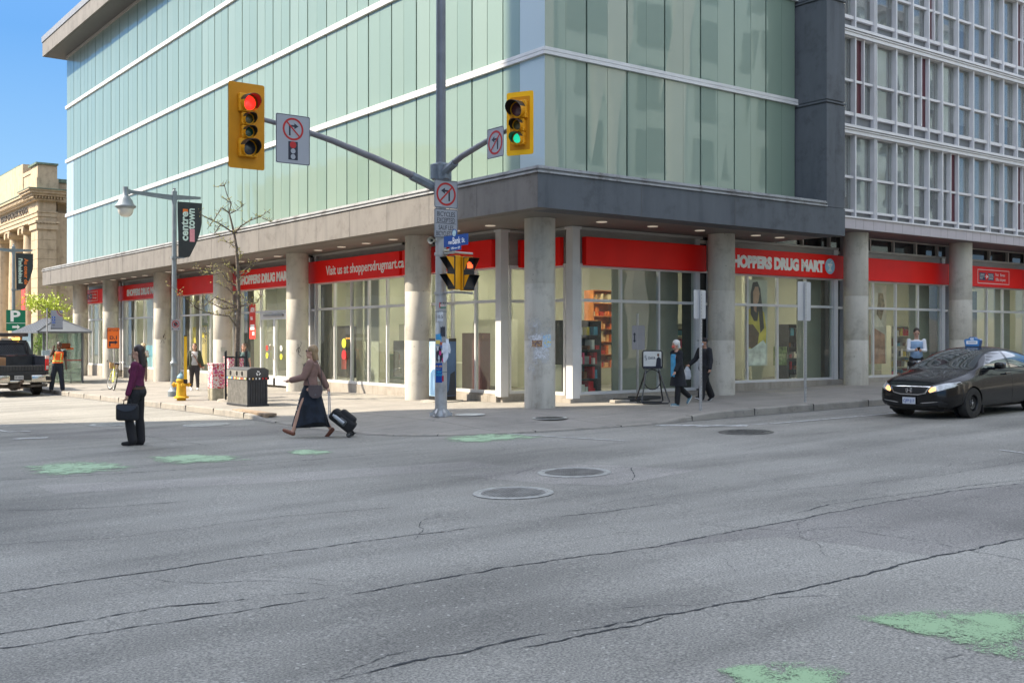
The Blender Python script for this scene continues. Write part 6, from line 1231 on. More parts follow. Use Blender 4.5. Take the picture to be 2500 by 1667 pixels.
def patch(bvh, poly, axis, M_uv, mat, name, par, off=.004, step=.035, smooth=True):
    """project a flat polygon (u,v) along axis onto the body; M_uv(u,v)->ray origin"""
    n = len(poly); Q = []
    for i in range(n):
        a, b = poly[i], poly[(i + 1) % n]; k = max(1, int(math.hypot(b[0] - a[0], b[1] - a[1]) / step))
        for j in range(k): t = j / k; Q.append(Vector((a[0] + (b[0] - a[0]) * t, a[1] + (b[1] - a[1]) * t)))
    nb = len(Q); xs = [p.x for p in Q]; ys = [p.y for p in Q]; u = min(xs) + step / 2; pts = list(Q)
    def inside(x, y):
        c = False; j = nb - 1
        for i in range(nb):
            if (Q[i].y > y) != (Q[j].y > y) and x < (Q[j].x - Q[i].x) * (y - Q[i].y) / (Q[j].y - Q[i].y) + Q[i].x: c = not c
            j = i
        return c
    while u < max(xs):
        v = min(ys) + step / 2
        while v < max(ys):
            if inside(u, v) and min((Vector((u, v)) - q).length for q in Q) > step * .5: pts.append(Vector((u, v)))
            v += step
        u += step
    res = delaunay_2d_cdt(pts, [(i, (i + 1) % nb) for i in range(nb)], [list(range(nb))], 1, 1e-6)
    vs = []; ns = []; FN = FACEN[0]
    for p in res[0]:
        o = Vector(M_uv(p.x, p.y)); h = bvh.ray_cast(o, Vector(axis)); 
        if h[0] is None: h = bvh.find_nearest(o + Vector(axis) * 1.0)
        q = h[0]; vs.append(q - Vector(axis) * off); ws_ = [((q - c_).length + 1e-4, n_) for c_, n_ in FN[h[2]]]; nn = Vector((0, 0, 0))
        for d_, n_ in ws_: nn += n_ / (d_ * d_)
        ns.append(nn.normalized())
    r = MB(); r.add([tuple(v) for v in vs], [tuple(f) for f in res[2]]); o = r.build(name, mat, par); 
    if smooth:
        o.data.shade_smooth()
        if len(ns) == len(o.data.vertices): o.data.normals_split_custom_set_from_vertices([n_ if n_.dot(Vector(axis)) < 0 else -n_ for n_ in ns])
    return o
FACEN = [None]
def car():
    X0, Y0 = 19.52, 12.41; t = empty('parked_car', (X0, Y0, G(X0, Y0)), 0, 'glossy black saloon taxi with a blue roof sign, driving in from the right', 'car'); t.name = 'taxi_car'
    t.matrix_basis = Matrix.Translation((X0, Y0, G(X0, Y0))) @ Euler((0, -.017, 0)).to_matrix().to_4x4()
    # half profile: (y,z) : 0 bottom centre,1 sill bottom,2 rocker,3 mid side,4 shoulder,5 belt,6 pillar mid,7 roof edge,8 roof half,9 top centre
    def st(x, w, zb, zs, zh, wb, wr, zt, fl=0.):
        if zt - zh < .08: P = [(0, zb), (w * .75, zb), (w * .985, zb + .10), (w, (zb + zs) / 2 + .05), (w * .985, zs), (w * .93, zs + (zh - zs) * .55), (w * .80, zh - .005), (w * .62, zh + (zt - zh) * .5), (w * .32, zt - .004), (0, zt)]
        else: P = [(0, zb), (w * .8, zb), (w * .97, zb + .07), (w * 1.0, (zb + zs) / 2), (w * .985, zs), (wb, zh), ((wb + wr) / 2 + .03, zh + (zt - zh) * .50), (wr, zt - .07), (wr * .62, zt - .012), (0, zt)]
        return (x, P)
    S_ = [st(-.0, .42, .30, .52, .60, 0, 0, .64), st(.03, .62, .22, .54, .66, 0, 0, .70), st(.14, .76, .19, .60, .73, 0, 0, .775), st(.35, .845, .18, .66, .80, 0, 0, .845), st(.70, .875, .18, .72, .88, 0, 0, .925), st(1.05, .878, .18, .76, .93, 0, 0, .985), st(1.22, .878, .18, .78, .955, .79, .74, 1.06),
          st(1.60, .878, .18, .80, .965, .80, .66, 1.25), st(2.0, .878, .18, .82, .975, .80, .585, 1.385), st(2.4, .878, .18, .83, .985, .80, .565, 1.432), st(2.9, .878, .18, .84, 1.0, .80, .56, 1.42), st(3.4, .876, .18, .86, 1.01, .79, .56, 1.345), st(3.8, .868, .18, .87, 1.015, .76, .56, 1.19), st(4.1, .85, .2, .88, 1.01, .72, .6, 1.075), st(4.38, .80, .25, .86, 1.0, 0, 0, 1.035), st(4.52, .70, .32, .80, .93, 0, 0, .97), st(4.56, .5, .4, .72, .86, 0, 0, .9)]
    me = loft_body(S_, 10, [(.92, .31, .345), (3.60, .31, .345)], 'body', PAINT, 3)
    bo = bpy.data.objects.new('body', me); C.objects.link(bo); bo.parent = t
    bm = bmesh.new(); bm.from_mesh(me); bm.faces.ensure_lookup_table(); bm.normal_update(); bv = BVHTree.FromBMesh(bm); FACEN[0] = [[(v.co.copy(), v.normal.copy()) for v in f.verts] for f in bm.faces]
    F_ = lambda u, v: (-1.0, u, v); D_ = (1, 0, 0)                         # front view: u = y (driver side is -y)
    sd = lambda s: ((lambda u, v: (u, s * 2.0, v)), (0, -s, 0))
    TP = lambda u, v: (u, v, 3.0)
    def pf(poly, mat, nm, off=.004, **k): return patch(bv, poly, D_, F_, mat, nm, t, off, .03, **k)
    for s in (-1, 1):
        # headlight: two pieces, wraps to the side
        hl = pf([(s * .42, .60), (s * .50, .68), (s * .66, .735), (s * .835, .765), (s * .80, .66), (s * .62, .585), (s * .45, .545)], HLG, 'headlight', .007)
        a = pf([(s * .425, .585), (s * .47, .655), (s * .55, .665), (s * .57, .60), (s * .50, .565), (s * .445, .555)], AMB, 'indicator', .010)
        f_, ax = sd(s)
        patch(bv, [(1.33, .985), (2.02, 1.345), (2.30, 1.375), (2.42, 1.375), (2.40, .985)], ax, f_, CGL, 'side_window', t, .004, .06)
        patch(bv, [(2.50, 1.375), (2.95, 1.36), (3.42, 1.24), (3.60, 1.06), (3.52, 1.0), (2.49, .99)], ax, f_, CGL, 'side_window', t, .004, .06)
        patch(bv, [(1.32, .965), (1.32, .975), (3.6, .995), (3.6, .985)], ax, f_, PLB, 'belt_trim', t, .007, .08)
        for q in (([(1.22, .30), (1.225, .30), (1.32, .93), (1.315, .93)]), ([(2.44, .24), (2.446, .24), (2.456, .96), (2.45, .96)]), ([(3.40, .55), (3.405, .55), (3.62, .95), (3.615, .95)])): patch(bv, q, ax, f_, pm('gap_black', (0, 0, 0), var=0), 'door_gap', t, .0015, .05)
        for hx in (2.22, 3.22):
            r = MB(); r.bbox(hx - .11, hx + .11, s * .895 - .012, s * .895 + .012, .86, .895, .008); r.build('door_handle', PAINT, t)
        r = MB(); r.bbox(1.62, 1.80, min(s * .90, s * 1.10), max(s * .90, s * 1.10), .985, 1.12, .045); r.box(1.60, 1.68, min(s * .78, s * .95), max(s * .78, s * .95), .97, 1.02); mm = r.build('mirror', PAINT, t, smooth=50)
        patch(bv, [(.56, .30), (.60, .45), (.56, .62), (.52, .62), (.545, .45), (.50, .30)], ax, f_, PLB, 'arch_lip', t, .003, .04)
    pf([(-.43, .655), (-.30, .65), (.30, .65), (.43, .655), (.36, .54), (.20, .505), (-.20, .505), (-.36, .54)], PLB, 'grille', .006)
    r_ = [(-.455, .675), (-.30, .672), (.30, .672), (.455, .675), (.45, .66), (.28, .655), (-.28, .655), (-.45, .66)]; pf(r_, CHR, 'chrome_strip', .012)
    for s in (-1, 1): pf([(s * .455, .675), (s * .425, .67), (s * .345, .545), (s * .37, .53)], CHR, 'chrome_strip', .012)
    pf([(-.37, .53), (-.2, .492), (.2, .492), (.37, .53), (.355, .548), (.19, .512), (-.19, .512), (-.355, .548)], CHR, 'chrome_strip', .012)
    pf([(-.70, .36), (-.62, .30), (-.30, .27), (.30, .27), (.62, .30), (.70, .36), (.5, .345), (.30, .31), (-.30, .31), (-.5, .345)], PLB, 'lower_intake', .004)
    for s in (-1, 1): pf([(s * .56, .375), (s * .66, .385), (s * .76, .33), (s * .70, .27), (s * .60, .265)], PLB, 'fog_recess', .005); pf([(s * .24, .335), (s * .30, .325), (s * .58, .36), (s * .62, .375), (s * .56, .372), (s * .35, .352)], CHR, 'chrome_strip', .014)
    # badge, plate
    r = MB(facing((-.018, 0, .585), (0, -1, 0))); r.tube([(p[0], p[1], 0) for p in rrect(.13, .105, .03)], .006, 6, closed=True)
    for s in (-1, 1): r.add([(s * .045, -.04, 0), (s * .028, -.04, 0), (s * .02, -.005, 0), (s * .02, .005, 0), (s * .028, .04, 0), (s * .045, .04, 0)], [(0, 1, 2, 3, 4, 5)])
    r.box(-.022, .022, -.007, .007, 0, .004); r.build('badge', CHR, t)
    M = facing((-.022, 0, .375), (0, -1, 0)); r = MB(M); r.bbox(-.155, .155, -.08, .08, -.012, -.004, .003); r.build('plate_holder', PLB, t); r = MB(M); r.prism(rrect(.29, .135, .012), -.004, 0); r.build('licence_plate', pm('plate_white', (.50, .53, .58), var=.04, rough=.4), t)
    text_mesh('CJFP\u00b7217', .085, pm('plate_blue', (.02, .05, .25), var=0), M @ Matrix.Translation((-.125, -.032, .001)), parent=t, world=False, fit=.25, depth=.001, bold=.001)
    # windscreen, rear window, roof
    ws = patch(bv, [(1.14, -.66), (1.22, -.70), (1.62, -.60), (1.96, -.50), (2.0, -.3), (2.03, 0), (2.0, .3), (1.96, .50), (1.62, .60), (1.22, .70), (1.14, .66), (1.06, .3), (1.04, 0), (1.06, -.3)], (0, 0, -1), TP, CGL, 'windscreen', t, .004, .07)
    patch(bv, [(3.42, -.44), (3.42, .44), (3.95, .52), (4.0, 0), (3.95, -.52)], (0, 0, -1), TP, CGL, 'rear_window', t, .004, .08)
    for s in (-1, 1):
        r = MB(); r.tube([(1.09, s * .10 + .12, .998), (1.13, s * .3 + .12, 1.005), (1.20, s * .5 + .05, 1.03)], .008, 5); r.build('wiper', PLB, t)
        patch(bv, [(.42, s * .50), (.45, s * .505), (.8, s * .66), (1.08, s * .72), (1.08, s * .73), (.78, s * .675)], (0, 0, -1), TP, pm('gap_black', (0, 0, 0), var=0), 'bonnet_gap', t, .0015, .05)
    # wheels
    for (cx, s) in ((.92, -1), (.92, 1), (3.60, -1), (3.60, 1)):
        yc = s * .765; r = MB(); pr = [(.17, .10), (.225, .105), (.30, .10), (.315, .07), (.315, -.07), (.30, -.10), (.20, -.10)]
        M = Matrix.Translation((cx, yc, .315)) @ Matrix.Rotation(rad(-90 * s), 4, 'X')
        r.M = M; r.lathe([(a, b) for a, b in pr], 40, cap=False); w = r.build('wheel', TYR, t, smooth=45)
        r = MB(M); r.lathe([(.001, .03), (.05, .035), (.09, .045), (.12, .07), (.15, .05), (.19, .055), (.205, .10), (.212, .10), (.212, .0)], 36); r.build('rim', pm('steel_black', (.02, .02, .021), rough=.4, var=.1), w, smooth=45)
        r = MB(M); r.cyl((0, 0, .03), (0, 0, .075), .032, n=12)
        for i in range(5): a = 2 * math.pi * i / 5; r.cyl((.055 * math.cos(a), .055 * math.sin(a), .035), (.055 * math.cos(a), .055 * math.sin(a), .06), .011, n=6)
        r.build('hub', CHR, w)
        r = MB(); r.cyl((cx, s * .60, .315), (cx, s * .63, .315), .34, n=24); r.build('wheel_well', PLB, t)
    r = MB(); r.box(.25, 4.3, -.62, .62, .16, .24); r.build('underbody', PLB, t)
    r = MB(); r.bbox(1.25, 1.27, -.88, -.70, .10, .27, .005); r.bbox(1.25, 1.27, .70, .88, .10, .27, .005); r.build('mud_flap', PLB, t)
    # roof sign (carried by the car: a thing of its own)
    sx = X0 + 2.42; z_ = G(X0, Y0) + 2.12 * .017 + 1.415; s_ = empty('roof_sign', (sx, Y0, z_), 0, 'blue and white taxi sign on the roof of the black car', 'sign')
    P = [(-.17, 0), (.17, 0), (.20, .13), (.17, .16), (.09, .165), (.06, .205), (-.06, .205), (-.09, .165), (-.17, .16), (-.20, .13)]
    M = facing((sx - .05, Y0, z_ + .02), (0, -1, 0)) @ Matrix.Diagonal((.88, .95, 1, 1)); r = MB(M); r.prism([(p[0] * 1.06, p[1] * 1.04 - .004) for p in P], -.10, -.004); r.build('casing', pm('sign_navy', (.03, .10, .28), rough=.3, var=.03), s_, world=True); r = MB(M); r.prism(P, -.004, 0); r.build('face', pm('sign_blue', (.06, .22, .50), rough=.3, var=.03), s_, world=True)
    r = MB(M); r.prism(rrect(.29, .075, .01), 0, .003, Matrix.Translation((0, .085, 0))); r.build('white_panel', WHITE, s_, world=True); text_mesh('480', .07, WHITE, M @ Matrix.Translation((-.05, .14, .001)), parent=s_, fit=.10, depth=.001, bold=.002)
    r = MB(M); r.box(-.11, .11, .078, .094, .003, .0045); r.build('text_line', pm('sign_navy', (0, 0, 0)), s_, world=True)
    r = MB(); r.box(sx - .06, sx + .06, Y0 - .15, Y0 + .15, z_ - .03, z_ + .02); r.build('foot', BLK, s_, world=True)
    bm.free()
car()
def truck():
    x0, x1, yr = 7.72, 9.74, 41.0; g = G(8.7, 42) ; t = empty('pickup_truck', (8.73, yr, g), 0, 'black and chrome pickup truck with its tailgate open, parked at the left kerb', 'truck')
    t.matrix_basis = Matrix.Translation((8.73, yr, g)); NV = pm('truck_navy', (.008, .010, .018), rough=.25, var=0, coat=.8); LIN = pm('bed_liner', (.045, .045, .046), rough=.7, var=.2); CR2 = pm('bumper_chrome', (.55, .53, .48), rough=.18, metal=.9, var=.1)
    def b(r, n, m, **k): return r.build(n, m, t, **k)
    hw = 1.01
    r = MB(); r.bbox(-hw, -hw + .12, 0, 2.05, .62, 1.46, .03); r.bbox(hw - .12, hw, 0, 2.05, .62, 1.46, .03); r.bbox(-hw, hw, 2.0, 2.1, .7, 1.5, .02); b(r, 'bed_side', NV)
    r = MB(); r.box(-hw + .1, hw - .1, 0, 2.0, .84, .90); r.box(-hw + .11, hw - .11, 1.97, 1.995, .9, 1.42)
    for i in range(22): u = -.84 + i * .08; r.box(u, u + .04, .0, 1.97, .90, .912)
    b(r, 'bed_liner', LIN)
    r = MB(); r.bbox(-.86, .86, -.06, .0, .90, 1.12, .01)
    for i in range(17): u = -.82 + i * .10; r.bbox(u, u + .055, -.085, -.05, .92, 1.10, .008)
    r.bbox(-.88, .88, -.09, .01, .66, .895, .02); b(r, 'tailgate', LIN)
    for s in (-1, 1):
        r = MB(); r.bbox(s * .95 - .06, s * .95 + .06, -.035, .05, .93, 1.34, .02); tl = b(r, 'tail_light', pm('tail_red', (.55, .015, .012), rough=.15, var=.1, coat=.8)); r = MB(); r.bbox(s * .95 - .045, s * .95 + .045, -.042, -.03, .97, 1.10, .008); b(r, 'reverse_light', pm('lens_white', (.7, .66, .6), rough=.2, var=.05)); r = MB(); r.bbox(s * .95 - .06, s * .95 + .06, -.03, .06, 1.35, 1.47, .01); b(r, 'bed_cap', pm('cap_white', (.6, .58, .55), var=.05))
    r = MB(); r.bbox(-1.03, -.34, -.30, -.05, .50, .78, .05); r.bbox(.34, 1.03, -.30, -.05, .50, .78, .05); r.bbox(-1.03, 1.03, -.27, -.03, .50, .62, .04); b(r, 'bumper', CR2, smooth=50)
    for q_ in ((.84, 1.0, -.31, -.29, .58, .72), (-1.0, -.84, -.31, -.29, .58, .72), (-.35, .35, -.28, -.2, .62, .80)): r = MB(); r.box(*q_); b(r, 'bumper_step', PLB)
    M = facing((-.06, -.285, .70), (1, 0, 0)); r = MB(M); r.box(-.15, .15, -.07, .07, 0, .01); b(r, 'licence_plate', pm('plate_grey', (.45, .45, .46), var=.05)); text_mesh('LE 18973', .09, SGK, M @ Matrix.Translation((-.13, -.03, .011)), parent=t, world=False, fit=.26, depth=.001)
    r = MB(); r.box(-.05, .05, -.42, -.2, .38, .46); r.box(-.04, .04, -.42, -.36, .30, .60); r.cyl((.06, -.40, .50), (.06, -.40, .58), .02, n=10); r.sph((.06, -.40, .60), .035, 12, 8); b(r, 'tow_hitch', pm('hitch_rust', (.10, .065, .045), var=.4, scale=12)); r = MB(); r.cyl((.35, -.1, .38), (.92, -.12, .40), .05, n=12); r.cyl((-.9, .6, .36), (.9, .6, .36), .07, n=12); r.bbox(-.2, .2, .5, .9, .24, .5, .06); b(r, 'exhaust', pm('exhaust_steel', (.16, .14, .12), metal=.5, var=.3))
    # cab
    r = MB(); W0, W1 = .99, .80
    r.loft([[(-W0, 2.15, .55), (W0, 2.15, .55), (W0, 4.6, .55), (-W0, 4.6, .55)], [(-W0, 2.12, 1.38), (W0, 2.12, 1.38), (W0, 4.7, 1.30), (-W0, 4.7, 1.30)], [(-W1, 2.3, 1.96), (W1, 2.3, 1.96), (W1, 3.6, 1.98), (-W1, 3.6, 1.98)], [(-W1 + .1, 2.4, 2.01), (W1 - .1, 2.4, 2.01), (W1 - .1, 3.5, 2.02), (-W1 + .1, 3.5, 2.02)]]); r.bbox(-W0, W0, 4.5, 5.6, .5, 1.28, .08); b(r, 'cab', NV)
    r = MB(); r.add([(-.74, 2.155, 1.42), (.74, 2.155, 1.42), (.63, 2.285, 1.90), (-.63, 2.285, 1.90)], [(0, 1, 2, 3)]); b(r, 'rear_window', CGL)
    r = MB(); r.add([(W0 + .002, 2.4, 1.42), (W0 + .002, 3.9, 1.40), (W1 + .03, 3.3, 1.90), (W1 + .03, 2.45, 1.90)], [(0, 1, 2, 3)]); b(r, 'side_window', CGL)
    r = MB(); r.tube([(-.78, 2.02, 1.45), (-.70, 2.10, 2.0), (.70, 2.10, 2.0), (.78, 2.02, 1.45)], .035, 8)
    for i in range(19): u = -.72 + i * .08; r.tube([(u, 2.06, 1.5), (min(.72, u + .3), 2.08, 1.95)], .004, 4); r.tube([(-u, 2.06, 1.5), (max(-.72, -u - .3), 2.08, 1.95)], .004, 4)
    b(r, 'mesh_guard', PLB); r = MB(); r.box(-.82, .82, 2.1, 2.12, 1.43, 1.5); b(r, 'guard_base', NV)
    r = MB(); r.add([(-.06, 2.095, 1.47), (.06, 2.095, 1.47), (.04, 2.095, 1.45), (-.04, 2.095, 1.45)], [(0, 1, 2, 3)]); b(r, 'badge', CHR)
    r = MB(); r.bbox(-.80, .82, 2.3, 2.6, 2.16, 2.30, .02); r.tube([(-.6, 2.4, 2.0), (-.6, 2.4, 2.18)], .03, 8); r.tube([(.6, 2.4, 2.0), (.6, 2.4, 2.18)], .03, 8); b(r, 'light_bar', pm('bar_dark', (.05, .04, .04), var=.4, scale=6)); r = MB(); r.bbox(-.1, .45, 2.3, 2.45, 2.02, 2.09, .02); b(r, 'beacon_base', pm('cream_base', (.5, .44, .36), var=.1)); r = MB()
    for i in range(3): r.bbox(.26 + i * .09, .33 + i * .09, 2.25, 2.4, 2.03, 2.12, .02)
    b(r, 'beacon', pm('beacon_amber', (1, .45, .05), var=.1, emit=2.2, ecol=(1, .42, .03)))
    for (cx, cy) in ((.84, 1.15), (-.84, 1.15), (.84, 4.85), (-.84, 4.85)):
        M = Matrix.Translation((cx, cy, .40)) @ Matrix.Rotation(rad(90 if cx > 0 else -90), 4, 'Y'); r = MB(M); r.lathe([(.22, .12), (.37, .13), (.395, .09), (.395, -.09), (.37, -.13), (.2, -.12)], 32, cap=False); w = b(r, 'wheel', TYR, smooth=40); r = MB(M); r.lathe([(.001, .08), (.2, .09), (.225, .12)], 24); r.build('rim', CR2, w)
    for s in (-1, 1): r = MB(); r.box(s * 1.0 - .03, s * 1.0 + .03, 1.6, 1.63, .3, .7); b(r, 'mud_flap', PLB)
    e = empty('cardboard_box', (8.73 - .78, 41.5, g + .9), .1, 'brown cardboard boxes standing in the bed of the pickup truck', 'box'); r = MB(); r.box(-.16, .16, -.15, .15, .012, .38); r.box(.20, .42, -.12, .12, .012, .50); r.build('carton', pm('cardboard', (.36, .20, .10), var=.15), e)
truck()
# ============================================================= people
SK = pm('skin_pale', (.52, .30, .215), rough=.55, var=.06, scale=9); SKD = pm('skin_dark', (.09, .045, .03), rough=.5, var=.1, scale=9); SKM = pm('skin_tan', (.38, .21, .14), rough=.55, var=.06, scale=9)
def remeshed(mb, name, mat, voxel, par=None, smooth_it=4):
    me = bpy.data.meshes.new('x'); me.from_pydata(mb.v, [], mb.f); bm = bmesh.new(); bm.from_mesh(me); bmesh.ops.recalc_face_normals(bm, faces=bm.faces[:]); bm.to_mesh(me); bm.free()
    o = bpy.data.objects.new('x', me); C.objects.link(o); m = o.modifiers.new('r', 'REMESH'); m.mode = 'VOXEL'; m.voxel_size = voxel; s = o.modifiers.new('s', 'SMOOTH'); s.iterations = smooth_it; s.factor = .5
    me2 = evalmesh(o); bpy.data.objects.remove(o); me2.name = name; me2.materials.clear(); me2.materials.append(mat); me2.shade_smooth()
    o = bpy.data.objects.new(name, me2); C.objects.link(o); o.parent = par; return o
def limb(r, P, R, n=14):                                             # closed tapered limb with round ends
    P = [Vector(p) for p in P]
    for i in range(len(P) - 1):
        k = 4; r.tube([tuple(P[i].lerp(P[i + 1], j / k)) for j in range(k + 1)], [R[i] + (R[i + 1] - R[i]) * j / k for j in range(k + 1)], n)
    for p, q in zip(P, R): r.sph(tuple(p), q, n, 8)
def ell(r, rings, n=20):                                             # rings: (centre, rx, ry) roughly horizontal ellipses
    r.loft([[(c[0] + a * math.cos(2 * math.pi * i / n), c[1] + b * math.sin(2 * math.pi * i / n), c[2]) for i in range(n)] for c, a, b in rings])
def person(loc, rz, h, label, pose, wear, fem=True, skin=None, vox=.010, group=None):
    skin = skin or SK; s = h / 1.72; t = Vector((0, 0, 0))
    lean = rad(pose.get('lean', 0)); tilt = rad(pose.get('tilt', 0)); 
    hipz = .90; pel = Vector((0, 0, hipz))
    def T(p):                                                        # torso frame point (relative to pelvis) -> local
        v = Vector(p); v = Matrix.Rotation(-lean, 3, 'X') @ v; v = Matrix.Rotation(tilt, 3, 'Y') @ v; return pel + v
    legs = []
    for sd in (-1, 1):
        th, kn, ab = pose['legs'][0 if sd < 0 else 1]; th = rad(th); kn = rad(kn); ab = rad(ab)
        hp = pel + Vector((sd * .085, 0, -.02)); d = Matrix.Rotation(-ab * sd, 3, 'Y') @ Vector((0, math.sin(th), -math.cos(th))); k = hp + d * .43
        d2 = Matrix.Rotation(-ab * sd, 3, 'Y') @ Vector((0, math.sin(th - kn), -math.cos(th - kn))); a = k + d2 * .40
        pt = pose.get('foot', (0, 0))[0 if sd < 0 else 1]; fa = (th - kn) + rad(pt); f = Vector((0, math.cos(fa), math.sin(fa))); fd = Vector((0, math.sin(fa), -math.cos(fa)))
        legs.append((hp, k, a, f, fd))
    low = min(min((l[2] + l[4] * .07).z, (l[2] + l[4] * .06 + l[3] * .16).z) for l in legs); up = -low
    sw = .165 if fem else .19; arms = []
    for sd in (-1, 1):
        fw, ab, el, tw = pose['arms'][0 if sd < 0 else 1]; sh = T((sd * sw, 0, .47)); fw, ab, el, tw = rad(fw), rad(ab), rad(el), rad(tw)
        R_ = Matrix.Rotation(-lean * .6, 3, 'X') @ Matrix.Rotation(-ab * sd, 3, 'Y') @ Matrix.Rotation(fw, 3, 'X'); u = R_ @ Vector((0, 0, -1)); e = sh + u * .275
        Rt = Matrix.Rotation(tw * sd, 3, Vector((0, 0, 1))); v = (R_ @ Matrix.Rotation(el, 3, 'X')) @ Vector((0, 0, -1)); v = Rt @ v; w = e + v * .24; arms.append((sh, e, w, v))
    hd = T((pose.get('headx', 0), .02, .68)); nk = T((0, -.01, .50))
    yaw = Matrix.Rotation(rad(pose.get('yaw', 0)), 3, 'Z'); pitch = Matrix.Rotation(rad(-pose.get('nod', 0)), 3, 'X')
    def HD(p): return hd + yaw @ (pitch @ Vector(p))
    M0 = Matrix.Scale(s, 4) @ Matrix.Translation((0, 0, up))
    b = MB(M0); fat = pose.get('fat', 1.)
    tz = [(0, .0, .135, .10), (.06, .0, .15 if fem else .145, .11), (.14, .0, .135, .10), (.22, .0, .115 if fem else .13, .09), (.32, .005, .13 if fem else .145, .105), (.40, .0, .145 if fem else .165, .105), (.46, -.01, .14 if fem else .165, .085), (.50, -.015, .07, .06)]
    ell(b, [(T((0, y, z)), a * fat, c * fat) for z, y, a, c in [(-.07, 0, .09, .07)] + tz])
    if fem:
        for q in (-1, 1): b.sph(tuple(T((q * .06, .075, .36))), .052, 12, 8)
    b.sph(tuple(T((0, -.05, .0))), .11, 14, 8, sc=(1.2, 1, 1))
    limb(b, [T((0, -.012, .48)), hd + Vector((0, -.03, -.07))], [.058, .05])
    b.sph((0, 0, 0), .1, 20, 14, M=Matrix.Translation(HD((0, -.012, .02))) @ (yaw @ pitch).to_4x4(), sc=(.76, .96, 1.08)); b.sph((0, 0, 0), .07, 16, 10, M=Matrix.Translation(HD((0, .02, -.065))) @ (yaw @ pitch).to_4x4(), sc=(.78, .9, .9))
    b.add([tuple(HD(p)) for p in ((-.014, .078, .02), (.014, .078, .02), (-.018, .09, -.022), (.018, .09, -.022), (0, .110, -.018), (0, .085, -.032))], [(0, 1, 4), (0, 4, 2), (1, 3, 4), (2, 4, 5), (3, 5, 4), (0, 2, 5), (1, 5, 3), (0, 5, 1)])
    for q in (-1, 1): b.sph((0, 0, 0), .026, 10, 6, M=Matrix.Translation(HD((q * .078, -.012, .0))), sc=(.35, .7, 1.1))
    b.sph((0, 0, 0), .022, 10, 6, M=Matrix.Translation(HD((0, .075, -.055))) @ (yaw @ pitch).to_4x4(), sc=(1.2, .6, .45))
    for hp, k, a, f, fd in legs:
        limb(b, [hp, hp.lerp(k, .5), k, k.lerp(a, .35), a], [.085, .075, .052, .055, .036]); limb(b, [a + fd * .03, a + fd * .045 + f * .15], [.035, .028])
    for i, (sh, e, w, v) in enumerate(arms):
        limb(b, [sh, sh.lerp(e, .5), e, e.lerp(w, .3), w], [.05, .044, .036, .036, .024])
        sd = -1 if i == 0 else 1; side_ = v.cross(Vector((0, 1, 0))); side_ = side_.normalized() if side_.length > .1 else Vector((1, 0, 0)); nrm = v.cross(side_).normalized(); pm_ = w + v * .05
        curl = pose.get('curl', (35, 35))[i]; limb(b, [w, w + v * .075], [.024, .031], 10); limb(b, [w + v * .03 + side_ * .012, w + v * .08 + side_ * .018], [.02, .021], 8)
        for fi, (o_, L_) in enumerate(((-.03, .06), (-.010, .072), (.010, .068), (.028, .053))):
            p0 = w + v * .085 + side_ * o_; ax = side_; q1 = Matrix.Rotation(rad(curl * .6), 3, ax) @ v; q2 = Matrix.Rotation(rad(curl * 1.4), 3, ax) @ v; p1 = p0 + q1 * L_ * .5; limb(b, [p0, p1, p1 + q2 * L_ * .5], [.0095, .009, .0075], 6)
        q1 = (v * .7 - side_ * .7).normalized(); p0 = w + v * .035 - side_ * .025; p1 = p0 + q1 * .035; limb(b, [p0, p1, p1 + (v * .9 - side_ * .2 + nrm * .3).normalized() * .032], [.012, .0105, .009], 6)
    o = remeshed(b, 'person', skin, vox * s, None, 3)
    o.location = loc; o.rotation_euler = (0, 0, rz); o['label'] = label; o['category'] = 'person'
    ctx = dict(T=T, HD=HD, M0=M0, legs=legs, arms=arms, o=o, s=s, vox=vox, yaw=yaw, pitch=pitch, fem=fem, fat=fat, tz=tz, pel=pel, up=up)
    face_bits(ctx); 
    for w_ in wear: w_[0](ctx, *w_[1:])
    return ctx
EYE = pm('eye_dark', (.03, .02, .018), var=0, rough=.3); LIP = pm('lip', (.32, .10, .09), var=0)
def face_bits(c):
    r = MB(c['M0'])
    for q in (-1, 1): r.sph((0, 0, 0), .0105, 8, 6, M=Matrix.Translation(c['HD']((q * .031, .082, .012))), sc=(1.3, .6, .7)); r.sph((0, 0, 0), .012, 8, 6, M=Matrix.Translation(c['HD']((q * .032, .086, .034))), sc=(1.6, .4, .28))
    r.build('eyes', EYE, c['o']); r = MB(c['M0']); r.sph((0, 0, 0), .014, 8, 6, M=Matrix.Translation(c['HD']((0, .088, -.052))), sc=(1.3, .5, .4)); r.build('lips', LIP, c['o'])
def part(c, r, name, mat, vox=None, it=3): return remeshed(r, name, mat, (vox or c['vox']) * c['s'], c['o'], it)
def top(c, mat, name='top', z0=.0, z1=.47, puff=.016, sleeve=1., sp=.014, loose=0., neck=True):
    r = MB(c['M0']); T = c['T']; f = c['fat']
    R_ = [(z, y, a, b) for z, y, a, b in c['tz'] if z >= z0 - .01 and z <= z1]
    ell(r, [(T((0, y, z)), a * f + puff + loose * max(0, (.4 - z)), b * f + puff + loose * max(0, (.4 - z))) for z, y, a, b in R_] + ([(T((0, -.012, .495)), .075 + puff * .5, .06 + puff * .5), (T((0, -.012, .515)), .058, .055)] if neck else []))
    if c['fem']:
        for q in (-1, 1): r.sph(tuple(T((q * .06, .078, .36))), .052 + puff, 12, 8)
    for sh, e, w, v in c['arms']:
        if sleeve <= 0: r.sph(tuple(sh), .06, 12, 8); continue
        L = [sh, sh.lerp(e, .5), e, e.lerp(w, .5), w]; Rr = [.056 + sp, .05 + sp, .042 + sp, .038 + sp, .034 + sp]; n = 5 if sleeve >= 1 else (3 if sleeve > .5 else 2)
        if sleeve >= 1: L[-1] = w - (w - e).normalized() * .015
        limb(r, L[:n], Rr[:n])
    return part(c, r, name, mat)
